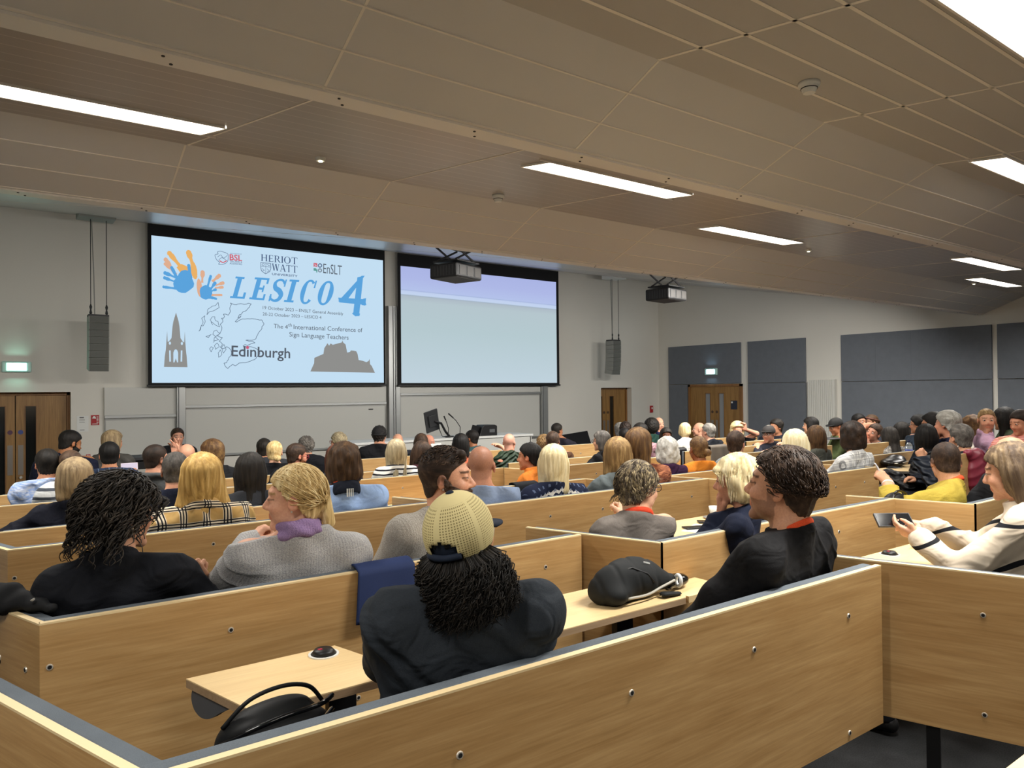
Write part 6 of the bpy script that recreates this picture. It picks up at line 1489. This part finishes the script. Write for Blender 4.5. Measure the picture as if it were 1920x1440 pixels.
person(1127, 828, 6.45, -62, -20, 'bob', 'darkgrey', '#111114', '#d3a488', 'person with a dark grey bob and glasses in black, pointing finger', s=.98, glasses='#1c1c1c', opts=dict(hp=dict(len=.10, t=.02)), L=dict(t=(-.24, .20, .74), pole=(-1, -.2, -.4), fd=(-.3, .3, 1), curl=.5), lean=.12)
# far right middle cluster
person(1163, 808, 9.2, 10, 10, 'medium', 'grey', '#5a5f92', '#c99a7c', 'grey haired person in a violet top before the recess door', s=1.1, fem=0)
person(1173, 806, 8.6, 14, 10, 'curly', 'darkbrown', '#2b2d38', '#b98566', 'person with curly brown hair close to the recess door', s=1.0, fem=0, opts=dict(hp=dict(t=.02)))
person(1171, 819, 7.7, 0, 6, 'short', 'black', '#7a2c28', '#a06c4c', 'person with short black hair in a rust red top', s=1.0, fem=0)
person(1202, 812, 7.8, 42, 20, 'long', 'black', 'print:#b0808c:#7a4a5c:#d0b0b0', '#8b5a3c', 'person with long black braids in a pink speckled top, turned right', s=1.1, opts=dict(hp=dict(len=.16, t=.026)), build=1.1)
person(1222, 802, 8.6, 4, -4, 'afro', 'black', '#1f3c34', '#8b5a3c', 'person with a round black afro in a dark green sweater', s=1.0, fem=1)
person(1236, 796, 9.2, 150, 120, 'bald', 'grey', '#22284a', '#dba488', 'bald person in a navy suit facing the camera', s=1.05, fem=0, coat='blazer')
person(1249, 818, 7.4, 165, 150, 'bob', 'black', '#4a3024', '#6b4028', 'smiling person with dark skin and a short black bob facing the camera', s=.95, opts=dict(hp=dict(len=.07, t=.02)))
person(1285, 808, 7.9, 25, -6, 'bob', 'platinum', '#e2e0d8', '#d8a88c', 'person with short pale blond hair in a white top before the far door', s=.98, opts=dict(hp=dict(len=.05, t=.022), hcol='blond'))
person(1310, 806, 8.6, -92, -60, 'bald', 'grey', '#2a2630', '#dba488', 'balding person with a pale forehead facing left', s=1.05, fem=0)
person(1328, 811, 7.3, -52, -6, 'short', 'grey', '#15181f', '#cf9a80', 'person with short grey hair in a black sweater and white collar', s=1.1, fem=0, coat='collar', build=1.12, scarf=None)
person(1383, 808, 7.6, 168, 160, 'long', 'blond', '#17181b', '#d69a80', 'person with curly blond hair facing the camera, hand at temple, black jacket', s=1.1, opts=dict(hp=dict(len=.12, t=.036, flow='c')), L=dict(head=(-.10, .04, .03), pole=(-1, .2, -.6), fd=(.2, -.2, 1), pn=(1, 0, 0)), build=1.1)
person(1441, 814, 6.7, -155, -155, 'crop', 'darkgrey', '#20222c', '#cf9a80', 'person with dark cap and glasses gesturing with both hands, facing the camera', s=1.1, glasses='#404040', fem=0, tilt=-6, hat=('cap', plain('cap_grey', '#2c2826', .8), plain('cap_grey', '#2c2826', .8)), L=dict(t=(-.05, .32, 1.0), pole=(-1, -.1, -.5), fd=(.8, .4, .4), curl=.4, spread=.25), R=dict(t=(.07, .30, .96), pole=(1, -.1, -.5), fd=(-.8, .4, .3), curl=.4, spread=.25), sleeves='rolled')
person(1455, 802, 7.3, -130, -120, 'medium', 'black', '#1b1d26', '#b98566', 'dark haired person close behind the gesturing cap wearer', s=1.1, fem=0)

# at the front wall
person(333, 820, 11.6, 172, 170, 'short', 'darkbrown', '#141417', '#d09a80', 'person in black standing before the whiteboard post, hand at the chin, facing the audience', s=1.08, fem=0, stand=True, fz=-2.1-.02, L=dict(head=(-.01, .09, -.15), pole=(-1, 0, -.7), fd=(.5, .2, .8), pn=(.3, -.9, 0), curl=1.0))
person(132, 832, 9.6, 62, 30, 'short', 'black', '#171b2e', '#a8744f', 'person in a navy sweater leaning forward before the left door', s=1.15, fem=0, tilt=-16, beard='black', build=1.2, lean=-.1)
person(212, 830, 10.1, 50, 20, 'bob', 'mousy', '#4e4c48', '#c99a7c', 'person with a wavy ash brown bob in a grey blazer right of the left door', s=1.1, coat='blazer', opts=dict(hp=dict(len=.09, t=.026)))
# ------------------------------------------------------------------ coats, bags and small things
def world_of(res, p):
    r = res[0]; z = r.rotation_euler[2]; q = rotz(z)@np.asarray(p, float); return q+np.array(r.location)
def drape(name, label, cat, x0, x1, Y, zr, front, back, m, flare=(0, 0), seed=1, amp=.012, rz=0.0, th=.008, slope=0.0, collar=None):
    """cloth hung over a rail: u runs along the rail, v goes up the viewer side, over the top and down behind"""
    t = thing(name, label, cat, (x0, Y, zr), rz); L = x1-x0; r_ = random.Random(seed); k = [(r_.uniform(8, 26), r_.uniform(0, 6)) for _ in range(5)]
    NU, NV = 30, 34; vs = []; tot = front+.07+back
    for i in range(NV+1):
        s = tot*i/NV
        for j in range(NU+1):
            u = j/NU
            if s < front: y, z, a = -.014, -(front-s), (front-s)/front
            elif s < front+.07: w = (s-front)/.07; y, z, a = -.014+.09*w, .012*math.sin(math.pi*w)+.004, 0
            else: y, z, a = .076, -(s-front-.07), (s-front-.07)/max(back, .01)
            x = L*u+(flare[0]*(u-1)*-1*-1 if False else 0)+(-flare[0]*(1-u)+flare[1]*u)*a
            f = sum(math.sin(kk*x*1.6+pp+2.0*z) for kk, pp in k)/5
            d = amp*(.25+a)*(f+.6); y2 = y-(abs(d)+.002 if y < 0 else -abs(d)-.002)
            vs.append((x, y2, z+slope*(u-.5)*a+(.004*math.sin(9*u+seed))*a))
    fs = [(i*(NU+1)+j, i*(NU+1)+j+1, (i+1)*(NU+1)+j+1, (i+1)*(NU+1)+j) for i in range(NV) for j in range(NU)]
    o = mesh_obj('cloth', vs, fs, m, t, True); so = o.modifiers.new('s', 'SOLIDIFY'); so.thickness = th; so.offset = 1
    return t
def sdf_part(name, fn, lo, hi, h, m, parent):
    V, F = surface(fn, lo, hi, h); return np_mesh(name, V, F, m, parent)
X_ = lambda px, py, Y: float(atY(px, py, Y)[0]); Z_ = lambda px, py, Y: float(atY(px, py, Y)[2])
Yb = rB0-.002
drape('hung_jacket', 'plain navy blue jacket hung over the second bench back behind the cap', 'jacket', X_(668, 1080, Yb), X_(772, 1060, Yb), Yb, -dA, .20, .25, fabric('navy_jacket', '#27345a', .75, 400, .05), (.015, .035), 4, .010)
# dark jacket over the left end of the second bench
t = thing('draped_jacket', 'black jacket with metal stud lying over the bench corner at the left edge', 'jacket', (.06, 2.98, -dA))
def jk(p):
    d = rcone(p, (-.35, .28, .05), (.02, .03, .03), .07, .045); d = smin(d, rcone(p, (.02, .03, .03), (.13, -.13, .018), .04, .018), .04)
    d = smin(d, rcone(p, (-.12, .02, .02), (-.16, -.02, -.26), .06, .03), .05); d = smin(d, rcone(p, (-.3, .1, .0), (-.32, .0, -.3), .07, .05), .06)
    return d+.006*np.sin(p@V3(50, 35, 20))+.003*np.sin(p@V3(-40, 70, 60))
jm = fabric('black_jacket_cloth', '#191a1c', .8); sdf_part('cloth', jk, (-.5, -.2, -.4), (.22, .42, .18), .007, jm, t)
MB().cyl((0, 0), .007, 0, .004, 12, 0, None, Matrix.Translation((.085, -.105, .047)) @ Matrix.Rotation(-.5, 4, 'Y')).build('stud', M_CHROME, t)
# coats and vests hung on far benches
drape('hung_coat', 'black coat hung over the end of the short bench, left of the knit sweater', 'coat', 3.66, 3.90, 4.978, -.80, .26, .2, fabric('black_coat', '#1a1c20', .85), (.0, .02), 5)
drape('hung_coat', 'black leather coat hung behind the white top near the far door', 'coat', X_(1272, 840, 6.9), X_(1300, 838, 6.9), 7.045, -.86, .26, .1, plain('black_leather', '#141416', .35), (.02, .03), 7)
drape('hung_coat', 'taupe grey padded jacket hung beside the orange shirt', 'coat', X_(1330, 850, 5.6), X_(1362, 850, 5.6), 5.6, Z_(1345, 838, 5.6), .22, .1, fabric('taupe_coat', '#6d6459', .7), (.03, .03), 8, .03)
t = thing('backrest_board', 'narrow upright wooden board carrying the maroon vest', 'panel', (X_(1794, 868, 3.0), 3.0, 0))
L = X_(1842, 868, 3.0)-X_(1794, 868, 3.0); bd = MB().box(0, L, 0, PT, -1.25, Z_(1800, 852, 3.0)).build('panel', M_OAK, t); bolt(bd, .03, 0, -.55, 1); MB().box(L*.4, L*.4+.05, PT, PT+.03, -1.7, -1.2).build('support_post', M_BLACKM, t)
t = thing('padded_vest', 'maroon quilted padded vest hung over the upright board', 'vest', (X_(1832, 850, 2.97), 2.96, Z_(1832, 850, 2.97)))
def vst(p):
    d = ell(p*V3(1, 1, 1), (.03, .03, -.20), (.17, .085, .24)); d = smin(d, rcone(p, (-.12, .04, .0), (.10, .05, -.02), .045, .05), .06)
    return d+.007*np.abs(np.sin(p[:, 2]*38+np.abs(p[:, 0])*22+6*p[:, 0]))
sdf_part('quilted_body', vst, (-.25, -.15, -.5), (.3, .2, .1), .008, plain('maroon_nylon', '#7a2335', .45), t)
t = thing('hung_coat', 'black coat hung right of the maroon vest', 'coat', (X_(1866, 862, 2.9), 2.9, Z_(1866, 850, 2.9)))
sdf_part('cloth', lambda p: smin(ell(p, (0, 0, -.16), (.12, .07, .22)), rcone(p, (-.1, 0, 0), (.12, 0, -.02), .04, .04), .05)+.006*np.sin(p@V3(40, 20, 30)), (-.25, -.15, -.45), (.25, .15, .1), .009, fabric('black_coat2', '#1a1f1d', .8), t)
# backpack behind the nearest bench
p0 = atY(512, 1372, 1.80); t = thing('backpack', 'glossy black backpack with a top handle standing behind the nearest bench', 'backpack', p0.tolist())
def bp(p):
    q = p.copy(); d = ell(q, (0, 0, -.10), (.165, .10, .185)); d = smin(d, ell(q, (.02, .02, -.22), (.16, .11, .15)), .05); d = d+.004*np.sin(p@V3(30, 10, 25))+.0025*np.sin(p@V3(-20, 40, 90)); return d
mb_ = fabric('backpack_nylon', '#151617', .5); mb_gl = plain('glossy_black', '#0d0e10', .12)
sdf_part('bag_body', bp, (-.22, -.16, -.42), (.24, .18, .14), .006, mb_, t)
MB().tube(spl([(-.12, .0, .04), (-.06, -.01, .095), (.02, -.01, .11), (.09, .0, .09), (.13, .01, .04)], 6), .0055, 8).build('handle', mb_, t, True)
for k, zz in enumerate((.065, .03, -.01)):
    MB().tube(spl([(-.15+.01*k, -.02, zz-.06), (-.09, -.078-.006*k, zz-.015), (0, -.092-.006*k, zz+.006), (.09, -.078-.006*k, zz+.006), (.14, -.03, zz)], 6), .0065, 6).build('glossy_seam', mb_gl, t, True)
# backpack lying on the table
Yt = 2.26; p0 = atY(1192, 1100, Yt); t = thing('backpack', 'flat matt black backpack lying on the pale table, white ring at its strap', 'backpack', (float(p0[0]), Yt, TZ), .04)
def bq(p):
    d = ell(p, (-.03, .03, .085), (.185, .085, .090)); d = smin(d, ell(p, (-.14, .02, .05), (.085, .10, .06)), .04); d = smin(d, rcone(p, (.08, .0, .07), (.19, -.02, .05), .055, .035), .05)
    d = np.maximum(d, -p[:, 2]+.002)
    return d+.004*np.sin(p@V3(22, 40, 10))+.004*np.maximum(0, np.sin(p@V3(60, -25, 20)))**4
m2 = fabric('matt_black_bag', '#1d1f20', .7); sdf_part('bag_body', bq, (-.30, -.20, -.01), (.28, .20, .22), .006, m2, t)
MB().tube(spl([(-.12, -.065, .035), (0, -.065, .03), (.10, -.060, .045), (.19, -.06, .06)], 5), .006, 6).build('pale_piping', plain('pale_trim', '#a7a397', .6), t, True)
MB().tube([(.215+.006*math.cos(c), -.06+.020*math.cos(c), .055+.024*math.sin(c)) for c in [2*math.pi*i/16 for i in range(17)]], .0085, 8, cap=False).build('white_ring', M_WHITE, t, True)
MB().tube([(-.17, -.0, .125), (-.06, -.035, .150), (.02, -.05, .115), (.05, -.065, .075)], .0045, 6).build('zip', M_BLACK, t, True)
b = MB()
for k in range(6): b.box(.030+k*.007, .034+k*.007, -.022, -.019, .155-k*.0022, .161-k*.0022)
b.build('small_lettering', M_WHITE, t)
sdf_part('strap', lambda p: smin(ell(p, (.275, .0, .035), (.07, .045, .03)), rcone(p, (.18, -.03, .03), (.26, -.01, .03), .02, .02), .02), (.1, -.12, -.01), (.38, .06, .09), .006, mb_gl, t)
sdf_part('side_strap', lambda p: rcone(p*V3(1, 1, 2.2), (.10, -.075, .04), (.18, -.085, .02), .022, .018), (.05, -.18, -.01), (.23, -.09, .06), .006, m2, t)
# phones, plates, cup
def phone(loc, rz, label, tiltm=None, scr='#141518', cs='#1a1b1e'):
    t = thing('phone', label, 'phone', loc, rz); M = tiltm or Matrix.Identity(4)
    MB().box(-.037, .037, -.078, .078, 0, .009, 0, M).build('case', plain('phone_'+cs, cs, .4), t, bevel=.003)
    MB().box(-.033, .033, -.073, .073, .009, .0095, 0, M).build('screen', emis('phone_screen_'+scr, scr, 1.0) if scr != '#141518' else plain('phone_off', scr, .1), t); return t
ZT_ = TZ
def onT(px, py): a = atZ(px, py, ZT_+.004); return (float(a[0]), float(a[1]))
def plate(px, py, r, label):
    x, y = onT(px, py); t = thing('paper_plate', label, 'plate', (x, y, ZT_)); MB().cyl((0, 0), r*.7, 0, .004, 32, 0, r).cyl((0, 0), r, .004, .006, 32).build('plate', M_WHITE, t, True); return x, y
def sheet(px, py, w_, h_, rz, label, z=ZT_, m=None):
    a = atZ(px, py, z); t = thing('paper_sheet', label, 'paper', (float(a[0]), float(a[1]), z), rz); MB().box(-w_/2, w_/2, -h_/2, h_/2, .0005, .002).build('sheet', m or M_WHITE, t); return t
def onTz(px, py, z): a = atZ(px, py, z); return (float(a[0]), float(a[1]), z)
sheet(1320, 992, .30, .21, .4, 'white papers on the table beside the taupe shirt')
phone(onTz(1303, 990, ZT_+.004), 1.2, 'black phone lying on papers, the nearer of two beside the taupe shirt'); phone(onTz(1330, 979, ZT_+.004), .9, 'second black phone near the white cup')
x, y, z = onTz(1338, 972, ZT_); t = thing('saucer', 'white saucer under the cup by the bench panel', 'saucer', (x, y, z)); MB().cyl((0, 0), .04, 0, .010, 28, 0, .075).build('dish', M_WHITE, t, True)
t = thing('coffee_cup', 'white cup half hidden by the navy sleeve', 'cup', (x+.01, y, z+.010)); b = MB(); b.cyl((0, 0), .026, 0, .075, 28, 0, .040); b.build('cup_body', M_WHITE, t, True)
MB().tube(spl([(.036, 0, .06), (.060, 0, .055), (.058, 0, .03), (.032, 0, .02)], 5), .004, 6).build('handle', M_WHITE, t, True)
a = onTz(1723, 1028, ZT_); t = thing('crumpled_tissue', 'crumpled white and red wrapper on the table under the raised phone', 'wrapper', a)
sdf_part('wrapper', lambda p: smin(ell(p, (-.005, .0, .03), (.045, .03, .035)), ell(p, (.03, -.03, .012), (.05, .022, .014)), .01)+.005*np.sin(p@V3(160, 90, 120))+.003*np.sin(p@V3(-90, 220, 60)), (-.08, -.08, -.005), (.11, .06, .09), .004, fabric('tissue_white', '#e6e0dc', .8), t)
MB().box(.012, .035, -.028, -.02, .02, .045).build('red_print', plain('print_red', '#d0705c', .6), t, bevel=.003)
a = atZ(768, 930, -1.09); t = thing('folded_cloth', 'crumpled white cloth lying behind the angled partition', 'cloth', (float(a[0]), float(a[1]), -1.09))
sdf_part('cloth', lambda p: smin(ell(p, (-.05, 0, .035), (.13, .09, .045)), ell(p, (.10, .0, .02), (.09, .07, .03)), .03)+.008*np.sin(p@V3(55, 40, 30)), (-.25, -.15, -.01), (.25, .15, .12), .008, fabric('cloth_offwhite', '#cfc9bb', .9), t)
sheet(286, 968, .20, .28, .3, 'white sheet beside the tartan scarf', -1.0); sheet(240, 866, .3, .2, .1, 'white papers on the desk behind the checked shirt', -1.10)
sheet(350, 1112, .08, .18, 1.2, 'white paper edge on the seat beside the black blazer', -1.0)
# bottle and case on the dark table
a = atZ(1697, 866, ZT_); t = thing('water_bottle', 'plastic water bottle with a blue label and dark cap', 'bottle', (float(a[0])+.1, float(a[1]), ZT_))
mg = NT('bottle_plastic', '#cfd8de', .1, 0, .5); mg.b.inputs['Transmission Weight'].default_value = .6; MATS['bottle_plastic'] = mg.m
MB().cyl((0, 0), .042, 0, .19, 24).cyl((0, 0), .042, .19, .235, 24, 0, .016).build('bottle_body', mg.m, t, True); MB().cyl((0, 0), .0425, .07, .15, 24).build('label', plain('label_blue', '#3c4fa0', .5), t, True); MB().cyl((0, 0), .018, .235, .26, 16).build('cap', plain('cap_navy', '#232a50', .4), t)
a = atZ(1672, 874, ZT_); t = thing('instrument_case', 'black shiny case on the dark table', 'case', (float(a[0]), float(a[1])-.02, ZT_), .2)
sdf_part('shell', lambda p: smin(ell(p, (0, 0, .05), (.20, .13, .05)), ell(p, (.1, 0, .07), (.13, .10, .06)), .03), (-.25, -.2, -.01), (.28, .2, .16), .010, plain('case_black', '#121214', .3), t); MB().tube([(-.19, -.06, .05), (-.05, -.125, .055), (.1, -.13, .06)], .006, 6).build('zip', M_CHROME, t)
a = atY(1678, 933, 2.62); t = thing('shoulder_bag', 'black shoulder bag with a handle behind the angled partition at right', 'bag', a.tolist())
sdf_part('bag_body', lambda p: ell(p, (0, 0, -.11), (.155, .09, .15)), (-.2, -.12, -.3), (.2, .12, .08), .008, mb_, t); MB().tube(spl([(-.09, -.03, .0), (-.05, -.03, .045), (.02, -.03, .05), (.10, -.03, .02), (.13, -.02, -.03)], 5), .009, 8).build('handle', mb_gl, t, True)
def lap(px, py, z, w_, label):
    a = atZ(px, py, z); t = thing('laptop', label, 'laptop', (float(a[0]), float(a[1]), z), -.2); MB().box(-w_/2, w_/2, -.12, .12, 0, .018).build('base', plain('laptop_grey', '#77787a', .4, .5), t, bevel=.004); MB().box(-w_/2+.02, w_/2-.02, -.1, .08, .018, .02).build('keyboard', M_BLACK, t)
lap(1640, 846, -1.04, .5, 'dark flat laptop beside the reclining face'); lap(1558, 823, -.80, .34, 'grey closed laptop on the desk in front of the olive jacket')
# hand-held things

sd, S, E_, W, fd, pn, *_ = beige[2][0]; w = world_of(beige, (W+fd/np.linalg.norm(fd)*.11+V3(.04, .02, .028)))
t = phone(w.tolist(), .95, 'large dark grey phone held above the pale table', Matrix.Rotation(-.75, 4, 'Y') @ Matrix.Diagonal((1.1, 1.15, 1.6, 1)), '#141518', '#3c3e42')
sd, S, E_, W, fd, pn, *_ = yellow[2][0]; w = world_of(yellow, (W+fd/np.linalg.norm(fd)*.09+V3(.05, .0, .0)))
phone(w.tolist(), .6, 'phone with a bright blue screen held by the yellow sweater', Matrix.Rotation(1.1, 4, 'X'), '#5f74d8', '#d8dce6')
sd, S, E_, W, fd, pn, *_ = plaidman[2][1]; w = world_of(plaidman, (W+V3(-.03, .03, .10)))
phone(w.tolist(), 0, 'bright phone held up before the dark checked shirt', Matrix.Rotation(1.3, 4, 'X') @ Matrix.Rotation(math.pi/2, 4, 'Z'), '#e0d4e4', '#d8c8d0')
a = atY(825, 850, 9.75); t = thing('paper_sheet', 'white papers held by the bald reader before the desk', 'paper', a.tolist(), .4)
MB().box(-.13, .13, -.002, .002, -.02, .17, 0, Matrix.Rotation(-.5, 4, 'X')).build('sheet', M_WHITE, t)
